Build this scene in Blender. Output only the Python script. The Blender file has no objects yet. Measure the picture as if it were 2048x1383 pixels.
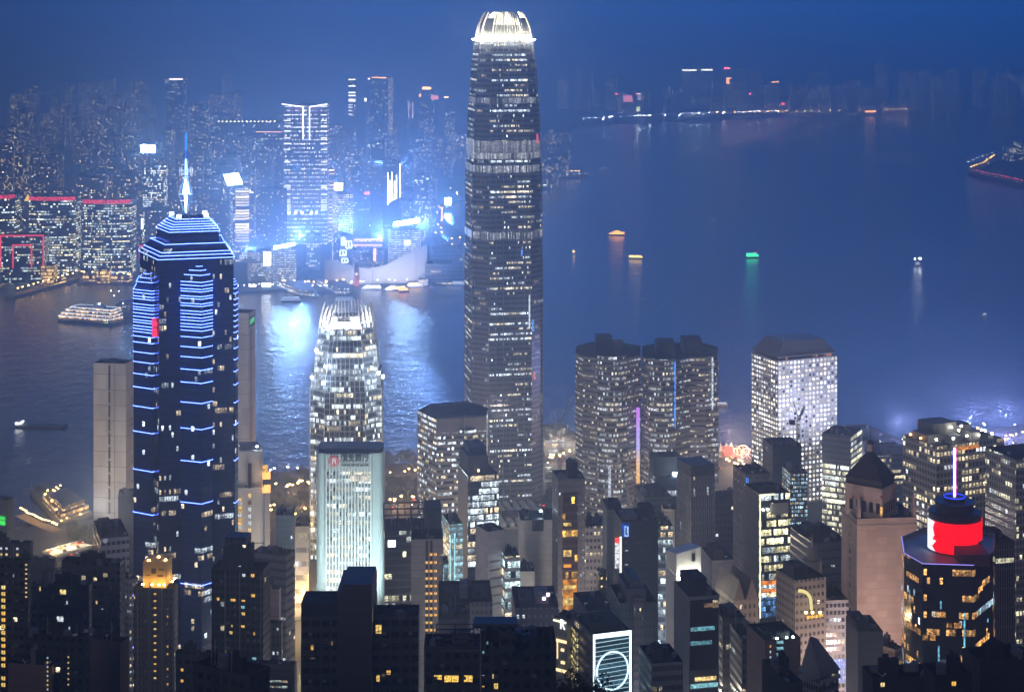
import bpy, math, random
from mathutils import Vector
R = math.radians
rnd = random.Random(7)
# ---------------------------------------------------------------- camera, world, exposure
# The camera is level (the photograph's verticals are parallel) with a vertical lens shift.
F, H, HY = 3466.0, 400.0, 30.0            # focal length in photo pixels, camera height, horizon row
scene = bpy.context.scene
col = scene.collection
cam_d = bpy.data.cameras.new('camera'); cam = bpy.data.objects.new('camera', cam_d); col.objects.link(cam)
cam.location = (0, 0, H); cam.rotation_euler = (R(90), 0, 0)
cam_d.sensor_width = 36; cam_d.lens = 36*F/2048
cam_d.shift_y = -(1383/2-HY)/2048
cam_d.clip_start = 1; cam_d.clip_end = 40000
scene.camera = cam
scene.view_settings.view_transform = 'Standard'; scene.view_settings.look = 'None'
scene.view_settings.exposure = 0; scene.view_settings.gamma = 1
scene.render.engine = 'CYCLES'
cy = scene.cycles
cy.use_denoising = True
try: cy.denoiser = 'OPENIMAGEDENOISE'
except Exception: pass
cy.max_bounces = 4; cy.diffuse_bounces = 1; cy.glossy_bounces = 2; cy.transmission_bounces = 2
cy.volume_bounces = 0; cy.transparent_max_bounces = 8
cy.sample_clamp_indirect = 3; cy.sample_clamp_direct = 0
cy.caustics_reflective = False; cy.caustics_refractive = False
cy.use_light_tree = True

w = bpy.data.worlds.new('World'); scene.world = w; w.use_nodes = True
nt = w.node_tree; nt.nodes.clear()
def wn(t, **k):
    n = nt.nodes.new(t)
    for a, b in k.items(): setattr(n, a, b)
    return n
SKY_STRENGTH = 0.1
sky = wn('ShaderNodeTexSky', sky_type='NISHITA', sun_disc=False)
sky.sun_elevation = R(-4.5); sky.sun_rotation = R(10); sky.altitude = 100
# night sky: deep blue all over (city glow), brighter low over the harbour, dimmer to the west (left)
tc = wn('ShaderNodeTexCoord')
dotn = wn('ShaderNodeVectorMath', operation='DOT_PRODUCT'); nt.links.new(tc.outputs['Generated'], dotn.inputs[0])
dotn.inputs[1].default_value = (math.sin(R(9))*math.cos(R(16)), math.cos(R(9))*math.cos(R(16)), math.sin(R(16)))
ramp = wn('ShaderNodeValToRGB'); nt.links.new(dotn.outputs['Value'], ramp.inputs[0])
e = ramp.color_ramp.elements
e[0].position = 0.0; e[0].color = (0.05, 0.07, 0.20, 1)
e[1].position = 1.0; e[1].color = (0.02, 1.3, 5.4, 1)
for pos, c in ((0.70, (0.05, 0.08, 0.26, 1)), (0.88, (0.06, 0.18, 0.66, 1)), (0.955, (0.02, 0.78, 3.1, 1))):
    q = e.new(pos); q.color = c
# the lit air above the city is brighter a little way up than right at the horizon
spx = wn('ShaderNodeSeparateXYZ'); nt.links.new(tc.outputs['Generated'], spx.inputs[0])
lowr = wn('ShaderNodeMapRange', interpolation_type='SMOOTHSTEP'); nt.links.new(spx.outputs[2], lowr.inputs[0])
for k, x in ((1, -.02), (2, .20), (3, .06), (4, 2.85)): lowr.inputs[k].default_value = x
gain = wn('ShaderNodeVectorMath', operation='SCALE'); nt.links.new(lowr.outputs[0], gain.inputs['Scale'])
nt.links.new(ramp.outputs[0], gain.inputs[0])
addc = wn('ShaderNodeMixRGB', blend_type='ADD'); addc.inputs[0].default_value = 0.35
nt.links.new(gain.outputs[0], addc.inputs[1]); nt.links.new(sky.outputs[0], addc.inputs[2])
bg = wn('ShaderNodeBackground'); nt.links.new(addc.outputs[0], bg.inputs[0]); bg.inputs[1].default_value = SKY_STRENGTH
wo = wn('ShaderNodeOutputWorld'); nt.links.new(bg.outputs[0], wo.inputs[0])
# moon: added fill for walls facing the camera, weak, broad, from behind it; the hill under the camera shades the nearest blocks
sd = bpy.data.lights.new('fill_sun', 'SUN'); sd.energy = 0.42; sd.angle = R(12); sd.color = (1.0, 0.93, 0.9)
so = bpy.data.objects.new('fill_sun', sd); col.objects.link(so); so.rotation_euler = (R(68), 0, R(-24))

# ---------------------------------------------------------------- helpers
def PX(px, Y): return (px-1024)*Y/F
def PZ(py, Y): return H-(py-HY)*Y/F
def at(px, py, Y): return Vector((PX(px, Y), Y, PZ(py, Y)))
def on_plane(px, py, z=0.0):
    Y = F*(H-z)/(py-HY); return Vector((PX(px, Y), Y, z))
LOC = {}
class MB:
    def __init__(s): s.v = []; s.f = []; s.uv = []; s.m = []
    def face(s, pts, uv=None, m=0):
        b = len(s.v); s.v += [tuple(p) for p in pts]; s.f.append(tuple(range(b, b+len(pts))))
        s.uv.append(uv or [(0, 0)]*len(pts)); s.m.append(m)
    def quad(s, a, b, c, d, m=0):
        a, b, c, d = map(Vector, (a, b, c, d)); w_ = (b-a).length; h_ = (d-a).length
        s.face((a, b, c, d), [(0, 0), (w_, 0), (w_, h_), (0, h_)], m)
    def loft(s, secs, m=0, cap=True, capm=None, u0=0.0, closed=True, bottom=False):
        """secs: [(z, [(x,y)...])], points counter-clockwise seen from above; uv in metres"""
        n = len(secs[0][1]); base = max(range(len(secs)), key=lambda i: 0)
        P0 = secs[0][1]; us = [u0]
        for i in range(n):
            a, b = P0[i], P0[(i+1) % n]; us.append(us[-1]+math.hypot(b[0]-a[0], b[1]-a[1]))
        for (z0, A), (z1, B) in zip(secs, secs[1:]):
            for i in range(n if closed else n-1):
                j = (i+1) % n
                s.face(((*A[i], z0), (*A[j], z0), (*B[j], z1), (*B[i], z1)),
                       [(us[i], z0), (us[i+1], z0), (us[i+1], z1), (us[i], z1)], m)
        if cap: s.face([(*p, secs[-1][0]) for p in secs[-1][1]], None, m if capm is None else capm)
        if bottom: s.face([(*p, secs[0][0]) for p in reversed(secs[0][1])], None, m)
    def prism(s, pts, z0, z1, m=0, cap=True, capm=None, bottom=False): s.loft([(z0, pts), (z1, pts)], m, cap, capm, bottom=bottom)
    def box(s, x0, x1, y0, y1, z0, z1, m=0): s.prism([(x0, y0), (x1, y0), (x1, y1), (x0, y1)], z0, z1, m, bottom=True)
    def bar(s, p, q, r, n=4, m=0, r2=None):
        p, q = Vector(p), Vector(q); d = q-p
        if d.length < 1e-6: return
        d.normalize(); a = d.orthogonal().normalized(); b = d.cross(a); r2 = r if r2 is None else r2
        A = [p+(a*math.cos(t)+b*math.sin(t))*r for t in [2*math.pi*(i+.5)/n for i in range(n)]]
        B = [q+(a*math.cos(t)+b*math.sin(t))*r2 for t in [2*math.pi*(i+.5)/n for i in range(n)]]
        for i in range(n):
            j = (i+1) % n; s.quad(A[i], A[j], B[j], B[i], m)
        s.face(list(reversed(A)), None, m); s.face(B, None, m)
    def build(s, name, mats, parent=None, **props):
        if not isinstance(mats, (list, tuple)): mats = [mats]
        o0 = LOC.get(parent.name, Vector((0, 0, 0))) if parent else Vector((0, 0, 0))
        if parent is None and s.v:
            xs = [p[0] for p in s.v]; ys = [p[1] for p in s.v]
            o0 = Vector(((min(xs)+max(xs))/2, (min(ys)+max(ys))/2, min(p[2] for p in s.v)))
        me = bpy.data.meshes.new(name)
        me.from_pydata([(p[0]-o0[0], p[1]-o0[1], p[2]-o0[2]) for p in s.v], [], s.f)
        ul = me.uv_layers.new(name='UVMap'); flat = []
        for u in s.uv:
            for a in u: flat += [a[0], a[1]]
        ul.data.foreach_set('uv', flat)
        for m_ in mats: me.materials.append(m_)
        me.polygons.foreach_set('material_index', s.m); me.update()
        o = bpy.data.objects.new(name, me); col.objects.link(o)
        LOC[o.name] = o0
        if parent: o.parent = parent
        else: o.location = o0
        for k, x in props.items(): o[k] = x
        return o
def thing(name, label, cat, loc, group=None):
    o = bpy.data.objects.new(name, None); col.objects.link(o); o.location = loc; LOC[o.name] = Vector(loc)
    o.empty_display_size = 5; o['label'] = label; o['category'] = cat
    if group: o['group'] = group
    return o
def tag(o, label, cat, group=None):
    o['label'] = label; o['category'] = cat
    if group: o['group'] = group
    return o
def rb(l, c, r, Y, th, b=None, a=None):
    """plan of a rectangular block from the pixel columns of its left, nearest and right corner; CCW: C, R, back, L"""
    t = R(th); Cx, Cy = PX(c, Y), Y; kr = (r-1024)/F; kl = (l-1024)/F
    if a is None: a = (kr*Cy-Cx)/(math.cos(t)-kr*math.sin(t))
    if b is None: b = (Cx-kl*Cy)/(math.sin(t)+kl*math.cos(t))
    rx, ry = a*math.cos(t), a*math.sin(t); lx, ly = -b*math.sin(t), b*math.cos(t)
    return [(Cx, Cy), (Cx+rx, Cy+ry), (Cx+rx+lx, Cy+ry+ly), (Cx+lx, Cy+ly)]
def cen(pts): return (sum(p[0] for p in pts)/len(pts), sum(p[1] for p in pts)/len(pts))
def inset(pts, d):
    c = cen(pts); out = []
    for p in pts:
        L = math.hypot(p[0]-c[0], p[1]-c[1]); k = max(.05, (L-d*1.3)/L); out.append((c[0]+(p[0]-c[0])*k, c[1]+(p[1]-c[1])*k))
    return out
def lerp2(q, s, t):
    a = [q[0][i]*(1-s)+q[1][i]*s for i in (0, 1)]; b = [q[3][i]*(1-s)+q[2][i]*s for i in (0, 1)]
    return (a[0]*(1-t)+b[0]*t, a[1]*(1-t)+b[1]*t)
def sub(q, s0, s1, t0, t1): return [lerp2(q, s0, t0), lerp2(q, s1, t0), lerp2(q, s1, t1), lerp2(q, s0, t1)]
def gz(Y):
    """street level of the hillside at distance Y from the camera"""
    K = [(-600, 200), (-60, 452), (-20, 392), (100, 290), (400, 160), (600, 110), (800, 50), (960, 12), (1150, 5), (1600, 3)]  # unseen crest behind the camera is raised to shade the nearest blocks
    if Y <= K[0][0]: return K[0][1]
    for (a, za), (b, zb) in zip(K, K[1:]):
        if Y <= b: return za+(zb-za)*(Y-a)/(b-a)
    return 3.0
# ---------------------------------------------------------------- materials
def newmat(name):
    m = bpy.data.materials.new(name); m.use_nodes = True; m.node_tree.nodes.clear(); return m, m.node_tree
def surf(name, c, rough=.6, var=.25, scale=.08, metal=0.0, bump=0.0, spec=.4):
    m, t = newmat(name); N = t.nodes.new; L = t.links.new
    p = N('ShaderNodeBsdfPrincipled'); o = N('ShaderNodeOutputMaterial'); L(p.outputs[0], o.inputs[0])
    g = N('ShaderNodeTexCoord'); z = N('ShaderNodeTexNoise'); z.inputs['Scale'].default_value = scale; z.inputs['Detail'].default_value = 5
    mp = N('ShaderNodeMapping'); mp.inputs['Scale'].default_value = (1, 1, .35); L(g.outputs['Object'], mp.inputs[0]); L(mp.outputs[0], z.inputs['Vector'])
    r = N('ShaderNodeMapRange'); r.inputs[1].default_value = .3; r.inputs[2].default_value = .7; r.inputs[3].default_value = 1-var; r.inputs[4].default_value = 1+var*.5
    L(z.outputs['Fac'], r.inputs[0])
    x = N('ShaderNodeVectorMath'); x.operation = 'SCALE'; x.inputs[0].default_value = c; L(r.outputs[0], x.inputs['Scale'])
    L(x.outputs[0], p.inputs['Base Color']); p.inputs['Roughness'].default_value = rough; p.inputs['Metallic'].default_value = metal
    p.inputs['Specular IOR Level'].default_value = spec
    return m
def glow(name, c, s, sample=False, var=0.0, back=(0.02, 0.02, 0.02)):
    m, t = newmat(name); N = t.nodes.new; L = t.links.new
    p = N('ShaderNodeBsdfPrincipled'); o = N('ShaderNodeOutputMaterial'); L(p.outputs[0], o.inputs[0])
    p.inputs['Base Color'].default_value = (*back, 1); p.inputs['Emission Color'].default_value = (*c, 1); p.inputs['Emission Strength'].default_value = s
    if var:
        g = N('ShaderNodeTexCoord'); z = N('ShaderNodeTexNoise'); z.inputs['Scale'].default_value = var; L(g.outputs['Object'], z.inputs['Vector'])
        r = N('ShaderNodeMapRange'); r.inputs[1].default_value = .35; r.inputs[2].default_value = .76; r.inputs[3].default_value = s*.25; r.inputs[4].default_value = s*1.5
        L(z.outputs['Fac'], r.inputs[0]); L(r.outputs[0], p.inputs['Emission Strength'])
    p.inputs['Specular IOR Level'].default_value = 0.0
    m.cycles.emission_sampling = 'FRONT' if sample else 'NONE'
    return m
# --- one shared node group: rows of windows, some of them lit, in a wall (uv in metres)
def make_group():
    g = bpy.data.node_groups.new('window_wall', 'ShaderNodeTree'); I = g.interface
    def inp(n, t, d):
        s = I.new_socket(n, in_out='INPUT', socket_type=t); s.default_value = d
    for n in ('Wall', 'Glass', 'Cool', 'Warm'): inp(n, 'NodeSocketColor', (0.3, 0.3, 0.3, 1))
    for n, d in (('CW', 3), ('FH', 4), ('MU', .1), ('V0', .3), ('V1', .85), ('Lit', .3), ('Run', 4), ('Str', 2), ('WarmFrac', .5), ('Seed', 0),
                 ('Round', 0), ('Rough', .2), ('WallRough', .6), ('Solo', .15), ('Fin', 0), ('Busy', 1.0)): inp(n, 'NodeSocketFloat', d)
    I.new_socket('BSDF', in_out='OUTPUT', socket_type='NodeSocketShader')
    gi = g.nodes.new('NodeGroupInput'); go = g.nodes.new('NodeGroupOutput'); i = gi.outputs; L = g.links.new
    def M(op, *a):
        n = g.nodes.new('ShaderNodeMath'); n.operation = op
        for k, x in enumerate(a):
            if isinstance(x, (int, float)): n.inputs[k].default_value = x
            else: L(x, n.inputs[k])
        return n.outputs[0]
    def comb(x, y, z):
        n = g.nodes.new('ShaderNodeCombineXYZ')
        for k, q in enumerate((x, y, z)):
            if isinstance(q, (int, float)): n.inputs[k].default_value = q
            else: L(q, n.inputs[k])
        return n.outputs[0]
    def white(v):
        n = g.nodes.new('ShaderNodeTexWhiteNoise'); n.noise_dimensions = '3D'; L(v, n.inputs['Vector']); return n
    def mix(f, a, b):
        n = g.nodes.new('ShaderNodeMix'); n.data_type = 'RGBA'; L(f, n.inputs[0])
        for k, q in ((6, a), (7, b)):
            L(q, n.inputs[k])
        return n.outputs[2]
    uvn = g.nodes.new('ShaderNodeUVMap'); uvn.uv_map = 'UVMap'
    sp = g.nodes.new('ShaderNodeSeparateXYZ'); L(uvn.outputs[0], sp.inputs[0]); u, v = sp.outputs[0], sp.outputs[1]
    U, V = M('DIVIDE', u, i['CW']), M('DIVIDE', v, i['FH'])
    iu, iv, fu, fv = M('FLOOR', U), M('FLOOR', V), M('FRACT', U), M('FRACT', V)
    rect = M('MULTIPLY', M('MULTIPLY', M('GREATER_THAN', fu, i['MU']), M('LESS_THAN', fu, M('SUBTRACT', 1, i['MU']))),
             M('MULTIPLY', M('GREATER_THAN', fv, i['V0']), M('LESS_THAN', fv, i['V1'])))
    du, dv = M('SUBTRACT', fu, .5), M('SUBTRACT', fv, .5)
    disc = M('LESS_THAN', M('SQRT', M('ADD', M('MULTIPLY', du, du), M('MULTIPLY', dv, dv))), i['MU'])
    mask = M('ADD', M('MULTIPLY', rect, M('SUBTRACT', 1, i['Round'])), M('MULTIPLY', disc, i['Round']))
    w1 = white(comb(iu, iv, i['Seed'])); s1 = g.nodes.new('ShaderNodeSeparateColor'); L(w1.outputs['Color'], s1.inputs[0])
    wf = white(comb(iv, 3.7, M('ADD', i['Seed'], 5.3)))
    ru = M('FLOOR', M('ADD', M('DIVIDE', iu, i['Run']), M('MULTIPLY', wf.outputs['Value'], 9.0)))
    wr = white(comb(ru, M('ADD', iv, .5), M('ADD', i['Seed'], 11.1))); s2 = g.nodes.new('ShaderNodeSeparateColor'); L(wr.outputs['Color'], s2.inputs[0])
    fl = M('POWER', wf.outputs['Value'], i['Busy'])
    p = M('MULTIPLY', i['Lit'], M('ADD', .15, M('MULTIPLY', fl, 2.2)))
    lit = M('MAXIMUM', M('MULTIPLY', M('LESS_THAN', wr.outputs['Value'], p), M('LESS_THAN', s1.outputs[0], .82)), M('LESS_THAN', s1.outputs[1], M('MULTIPLY', i['Lit'], i['Solo'])))
    nz = g.nodes.new('ShaderNodeTexNoise'); nz.noise_dimensions = '3D'; nz.inputs['Scale'].default_value = 1.0; nz.inputs['Detail'].default_value = 2
    L(comb(M('MULTIPLY', u, .9), M('MULTIPLY', v, 1.6), i['Seed']), nz.inputs['Vector'])
    mr = g.nodes.new('ShaderNodeMapRange'); L(nz.outputs['Fac'], mr.inputs[0])
    for k, q in ((1, .36), (2, .66), (3, .12), (4, 1.5)): mr.inputs[k].default_value = q
    inter = M('MULTIPLY', mr.outputs[0], M('ADD', .45, M('MULTIPLY', fv, .8)))
    b = M('ADD', .15, M('MULTIPLY', M('POWER', M('ADD', M('MULTIPLY', s1.outputs[2], .5), M('MULTIPLY', s2.outputs[0], .5)), 2.0), 2.2))
    es = M('MULTIPLY', M('MULTIPLY', M('MULTIPLY', lit, mask), i['Str']), M('MULTIPLY', b, inter))
    ec = mix(M('LESS_THAN', s2.outputs[1], i['WarmFrac']), i['Cool'], i['Warm'])
    bn = g.nodes.new('ShaderNodeTexNoise'); bn.inputs['Scale'].default_value = .05; bn.inputs['Detail'].default_value = 4; L(comb(u, M('MULTIPLY', v, .3), i['Seed']), bn.inputs['Vector'])
    bm = g.nodes.new('ShaderNodeMapRange'); L(bn.outputs['Fac'], bm.inputs[0])
    for k, q in ((1, .3), (2, .7), (3, .72), (4, 1.12)): bm.inputs[k].default_value = q
    pan = M('ADD', .9, M('MULTIPLY', .2, s1.outputs[0]))
    vs = g.nodes.new('ShaderNodeVectorMath'); vs.operation = 'SCALE'; L(i['Wall'], vs.inputs[0]); L(M('MULTIPLY', bm.outputs[0], pan), vs.inputs['Scale'])
    base = mix(mask, vs.outputs[0], i['Glass'])
    fin = M('MULTIPLY', M('LESS_THAN', M('ABSOLUTE', M('SUBTRACT', M('FRACT', M('MULTIPLY', U, 2.0)), .5)), .09), i['Fin'])
    base2 = mix(fin, base, i['Wall'])
    bs = g.nodes.new('ShaderNodeBsdfPrincipled'); L(base2, bs.inputs['Base Color'])
    ro = M('ADD', i['WallRough'], M('MULTIPLY', mask, M('SUBTRACT', i['Rough'], i['WallRough']))); L(ro, bs.inputs['Roughness'])
    L(ec, bs.inputs['Emission Color']); L(M('MULTIPLY', es, M('SUBTRACT', 1, M('MULTIPLY', fin, .6))), bs.inputs['Emission Strength'])
    L(bs.outputs[0], go.inputs[0]); return g
GROUP = make_group()
_seed = [0]
def wall(name, wall=(.3, .3, .3), glass=(.02, .025, .035), cw=3, fh=4, mu=.1, v=(.3, .85), lit=.25, run=4, s=2.0, warm=.4, rough=.2, wrough=.6,
         cool=(.85, .95, 1.0), warmc=(1.0, .82, .5), rd=0, solo=.15, fin=0, busy=1.6):
    if not rd and cw < 5 and lit > 0: cw *= .66; run = round(run*1.5+.4)
    m, t = newmat(name); g = t.nodes.new('ShaderNodeGroup'); g.node_tree = GROUP; o = t.nodes.new('ShaderNodeOutputMaterial'); t.links.new(g.outputs[0], o.inputs[0])
    _seed[0] += 1
    for k, x in (('Wall', (*wall, 1)), ('Glass', (*glass, 1)), ('Cool', (*cool, 1)), ('Warm', (*warmc, 1)), ('CW', cw), ('FH', fh), ('MU', mu), ('V0', v[0]), ('V1', v[1]), ('Lit', lit), ('Run', run),
                 ('Str', s*1.65), ('WarmFrac', warm), ('Seed', _seed[0]*3.17), ('Round', rd), ('Rough', rough), ('WallRough', wrough), ('Solo', solo), ('Fin', fin), ('Busy', busy)):
        g.inputs[k].default_value = x
    m.cycles.emission_sampling = 'NONE'
    return m
def plain(name, c, cw=5.0, fh=3.6, v0=.93):
    """a rendered or tiled wall: storey joints, panels of slightly different tone, streaks"""
    return wall(name, c, tuple(x*.55 for x in c), cw, fh, .0, (v0, 1.0), 0, 4, 0, rough=.7, wrough=.7)
HAZE_D = 3.3e-4
hb = MB(); hb.box(-9000, 9000, -700, 13000, -2, 458)
hm, ht = newmat('haze_air'); pv = ht.nodes.new('ShaderNodeVolumePrincipled'); ho = ht.nodes.new('ShaderNodeOutputMaterial'); ht.links.new(pv.outputs[0], ho.inputs['Volume'])
pv.inputs['Density'].default_value = HAZE_D; pv.inputs['Color'].default_value = (.74, .87, 1, 1); pv.inputs['Anisotropy'].default_value = .76
haze = hb.build('haze', hm); haze['kind'] = 'stuff'
# ---------------------------------------------------------------- ground, water, hills, roads
def structure(o): o['kind'] = 'structure'; return o
wm, wt = newmat('harbour_water'); N = wt.nodes.new; L = wt.links.new
p = N('ShaderNodeBsdfPrincipled'); o = N('ShaderNodeOutputMaterial'); L(p.outputs[0], o.inputs[0])
p.inputs['Base Color'].default_value = (.006, .016, .045, 1); p.inputs['Roughness'].default_value = .12; p.inputs['IOR'].default_value = 1.33
g = N('ShaderNodeTexCoord'); mp = N('ShaderNodeMapping'); mp.inputs['Scale'].default_value = (.055, .034, 1); mp.inputs['Rotation'].default_value = (0, 0, .25); L(g.outputs['Object'], mp.inputs[0])
z1 = N('ShaderNodeTexNoise'); z1.inputs['Scale'].default_value = 1.0; z1.inputs['Detail'].default_value = 6; z1.inputs['Roughness'].default_value = .62; L(mp.outputs[0], z1.inputs['Vector'])
z2 = N('ShaderNodeTexNoise'); z2.inputs['Scale'].default_value = .06; z2.inputs['Detail'].default_value = 2; L(mp.outputs[0], z2.inputs['Vector'])
bst = N('ShaderNodeMapRange'); L(z2.outputs['Fac'], bst.inputs[0])
for k, x in ((1, .3), (2, .7), (3, .45), (4, .9)): bst.inputs[k].default_value = x
bp = N('ShaderNodeBump'); bp.inputs['Distance'].default_value = 2.6; L(bst.outputs[0], bp.inputs['Strength']); L(z1.outputs['Fac'], bp.inputs['Height']); L(bp.outputs[0], p.inputs['Normal'])
b = MB(); b.face([(-8900, 1250, 0), (8900, 1250, 0), (8900, 12900, 0), (-8900, 12900, 0)]); wobj = structure(b.build('water', wm))
WATER = wobj
asphalt = surf('city_ground', (.06, .06, .065), .8, .5, .02)
roadm = surf('asphalt', (.045, .045, .048), .75, .3, .05)
grass = surf('park_ground', (.035, .05, .03), .9, .5, .03)
conc = surf('concrete', (.28, .28, .28), .7)
def gp(px, py, z=3): q = on_plane(px, py, z); return (q.x, q.y)
shore = [(-900, 1100), (0, 1062), (60, 1052), (180, 1037), (300, 985), (540, 945), (640, 935), (835, 925), (925, 900), (1085, 868), (1150, 862), (1440, 890), (1500, 893),
         (1690, 890), (1830, 880), (2048, 848), (2900, 800)]
b = MB(); S = [gp(*q) for q in shore]
b.face([(-2500, 1150, 3), (2500, 1150, 3)]+[(*q, 3) for q in reversed(S)])
for a, c in zip(S, S[1:]): b.quad((*c, -1), (*a, -1), (*a, 3), (*c, 3))
Ys = [1150, 960, 800, 600, 400, 100, -20, -60, -600]
for ya, yb in zip(Ys, Ys[1:]): b.quad((2500, ya, gz(ya)-.02), (-2500, ya, gz(ya)-.02), (-2500, yb, gz(yb)-.02), (2500, yb, gz(yb)-.02))
structure(b.build('ground', asphalt))
far = [(-2500, 560), (-300, 566), (150, 556), (270, 566), (470, 583), (560, 578), (650, 582), (725, 572), (860, 566), (928, 548), (915, 500), (880, 470), (868, 430), (880, 408), (930, 398), (1085, 381), (1118, 356),
       (1180, 354), (1182, 349), (1140, 342), (1135, 318), (1105, 290), (1150, 256), (1240, 247), (1500, 236), (1700, 226), (2100, 217), (3000, 207)]
b = MB(); Q = [gp(*q) for q in far]
b.face([(*q, 3) for q in Q]+[(8800, 12800, 3), (-8800, 12800, 3)])
for a, c in zip(Q, Q[1:]): b.quad((*a, -1), (*c, -1), (*c, 3), (*a, 3))
structure(b.build('far_shore_land', asphalt))
isl = [(1934, 346), (1960, 354), (2048, 374), (2600, 430), (2600, 240), (2048, 296), (1985, 312), (1945, 330)]
b = MB(); Q = [gp(*q) for q in isl]; b.prism(Q, -1, 3.2); structure(b.build('island_land', asphalt))
hr = random.Random(3); b = MB(); nx = 60
def hz(x, r):
    return [0, .55, 1, .8][r]*(190+80*math.sin(x*.0011+1)+60*math.sin(x*.0031+2)+35*math.sin(x*.009))
xs = [-8600+i*17200/nx for i in range(nx+1)]; rows = [8600, 9300, 10200, 11500]
for i in range(nx):
    for r in range(3):
        b.face([(xs[i], rows[r], hz(xs[i], r)+3.2), (xs[i+1], rows[r], hz(xs[i+1], r)+3.2), (xs[i+1], rows[r+1], hz(xs[i+1], r+1)+3.2), (xs[i], rows[r+1], hz(xs[i], r+1)+3.2)])
structure(b.build('hills', grass))
def strip(name, pts, wid, mat, lift=.03, z=3):
    b = MB()
    P = [Vector((*gp(px, py, z), z+lift)) for px, py in pts]
    for a, c in zip(P, P[1:]):
        d = (c-a).normalized(); n = Vector((-d.y, d.x, 0))*wid/2
        b.quad(a-n, c-n, c+n, a+n)
    return structure(b.build(name, mat)), P
ROADS = {}
for nm, pts, wd in (('harbour_road', [(440, 1010), (560, 985), (640, 972), (770, 962), (840, 948), (925, 940), (1085, 925), (1160, 915), (1440, 935), (1500, 938), (1700, 930), (1830, 915), (2048, 880)], 18),
                    ('tower_road', [(470, 1075), (560, 1050), (620, 1040), (770, 1025), (840, 1000), (925, 985), (1085, 1005), (1200, 1060)], 16),
                    ('ferry_road', [(-60, 1110), (60, 1080), (180, 1062), (260, 1050)], 12),
                    ('shore_road_far', [(640, 540), (700, 545), (880, 530), (915, 470), (880, 440), (850, 405), (905, 380), (950, 370)], 22),
                    ('avenue', [(575, 1383), (600, 1240), (608, 1120), (600, 1040)], 16)):
    ROADS[nm] = strip(nm, pts, wd, roadm)[1]
for nm, pts in (('park', [(520, 965), (640, 950), (640, 1030), (540, 1045), (480, 1030)]), ('quay_park', [(775, 940), (905, 915), (905, 935), (775, 958)]), ('tower_park', [(775, 970), (840, 955), (840, 990), (775, 1015)]),
                ('ferry_park', [(140, 1068), (260, 1056), (265, 1100), (150, 1110)])):
    b = MB(); b.face([(*gp(*q), 3.012) for q in reversed(pts)]); structure(b.build(nm, grass))
# ---------------------------------------------------------------- building builder
roof_dark = surf('roof_dark', (.028, .028, .032), .95, .5, .1, spec=.05)
roof_grey = surf('roof_grey', (.16, .16, .17), .85, .5, .1)
plant_m = surf('plant_grey', (.2, .2, .21), .7, .4, .2)
plant_d = surf('plant_dark', (.045, .045, .05), .8, .4, .2, spec=.1)
steel = surf('steel', (.35, .36, .38), .4, .2, .5, .6)
white_p = surf('white_paint', (.75, .75, .74), .5, .15, .1)
_rb = {}
def roof_bit(root, kind, pos, rot, sc):
    if not _rb:
        m = MB(); m.box(-1.3, 1.3, -.8, .8, .25, 1.7); m.box(-1.0, -.1, -.6, .6, 1.7, 1.85); m.box(.1, 1.0, -.6, .6, 1.7, 1.85); m.box(-1.2, -1, -.7, .7, 0, .25); m.box(1, 1.2, -.7, .7, 0, .25); o = m.build('cooling_unit', plant_m); _rb['cooling_unit'] = o.data; bpy.data.objects.remove(o)
        m = MB(); A = [(1.2*math.cos(k*.524), 1.2*math.sin(k*.524)) for k in range(12)]; m.loft([(.5, A), (2.6, A), (2.9, [(a*.5, b*.5) for a, b in A])], bottom=True)
        for a in (.7, 2.3, 3.9, 5.5): m.bar((math.cos(a), math.sin(a), 0), (math.cos(a), math.sin(a), .5), .1)
        o = m.build('water_tank', plant_m); _rb['water_tank'] = o.data; bpy.data.objects.remove(o)
        m = MB(); m.bar((0, 0, 0), (0, 0, 5.5), .09, 5); [m.bar((-.6+.1*k, 0, 3.2+k*.6), (.6-.1*k, 0, 3.2+k*.6), .05) for k in range(4)]; o = m.build('antenna', steel); _rb['antenna'] = o.data; bpy.data.objects.remove(o)
        m = MB(); m.bar((0, 0, 0), (0, 0, 1.1), .1, 5); m.loft([(1.1, [(.15*math.cos(k*.524), .15*math.sin(k*.524)-.1) for k in range(12)]), (1.3, [(.6*math.cos(k*.524), .6*math.sin(k*.524)-.2) for k in range(12)]), (1.7, [(.9*math.cos(k*.524), .9*math.sin(k*.524)-.4) for k in range(12)])], cap=False); o = m.build('dish', white_p); _rb['dish'] = o.data; bpy.data.objects.remove(o)
    o = bpy.data.objects.new(kind, _rb[kind]); col.objects.link(o); o.parent = root; o.location = Vector(pos)-LOC[root.name]; o.rotation_euler = (0, 0, rot); o.scale = (sc,)*3
BY = {}
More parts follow.
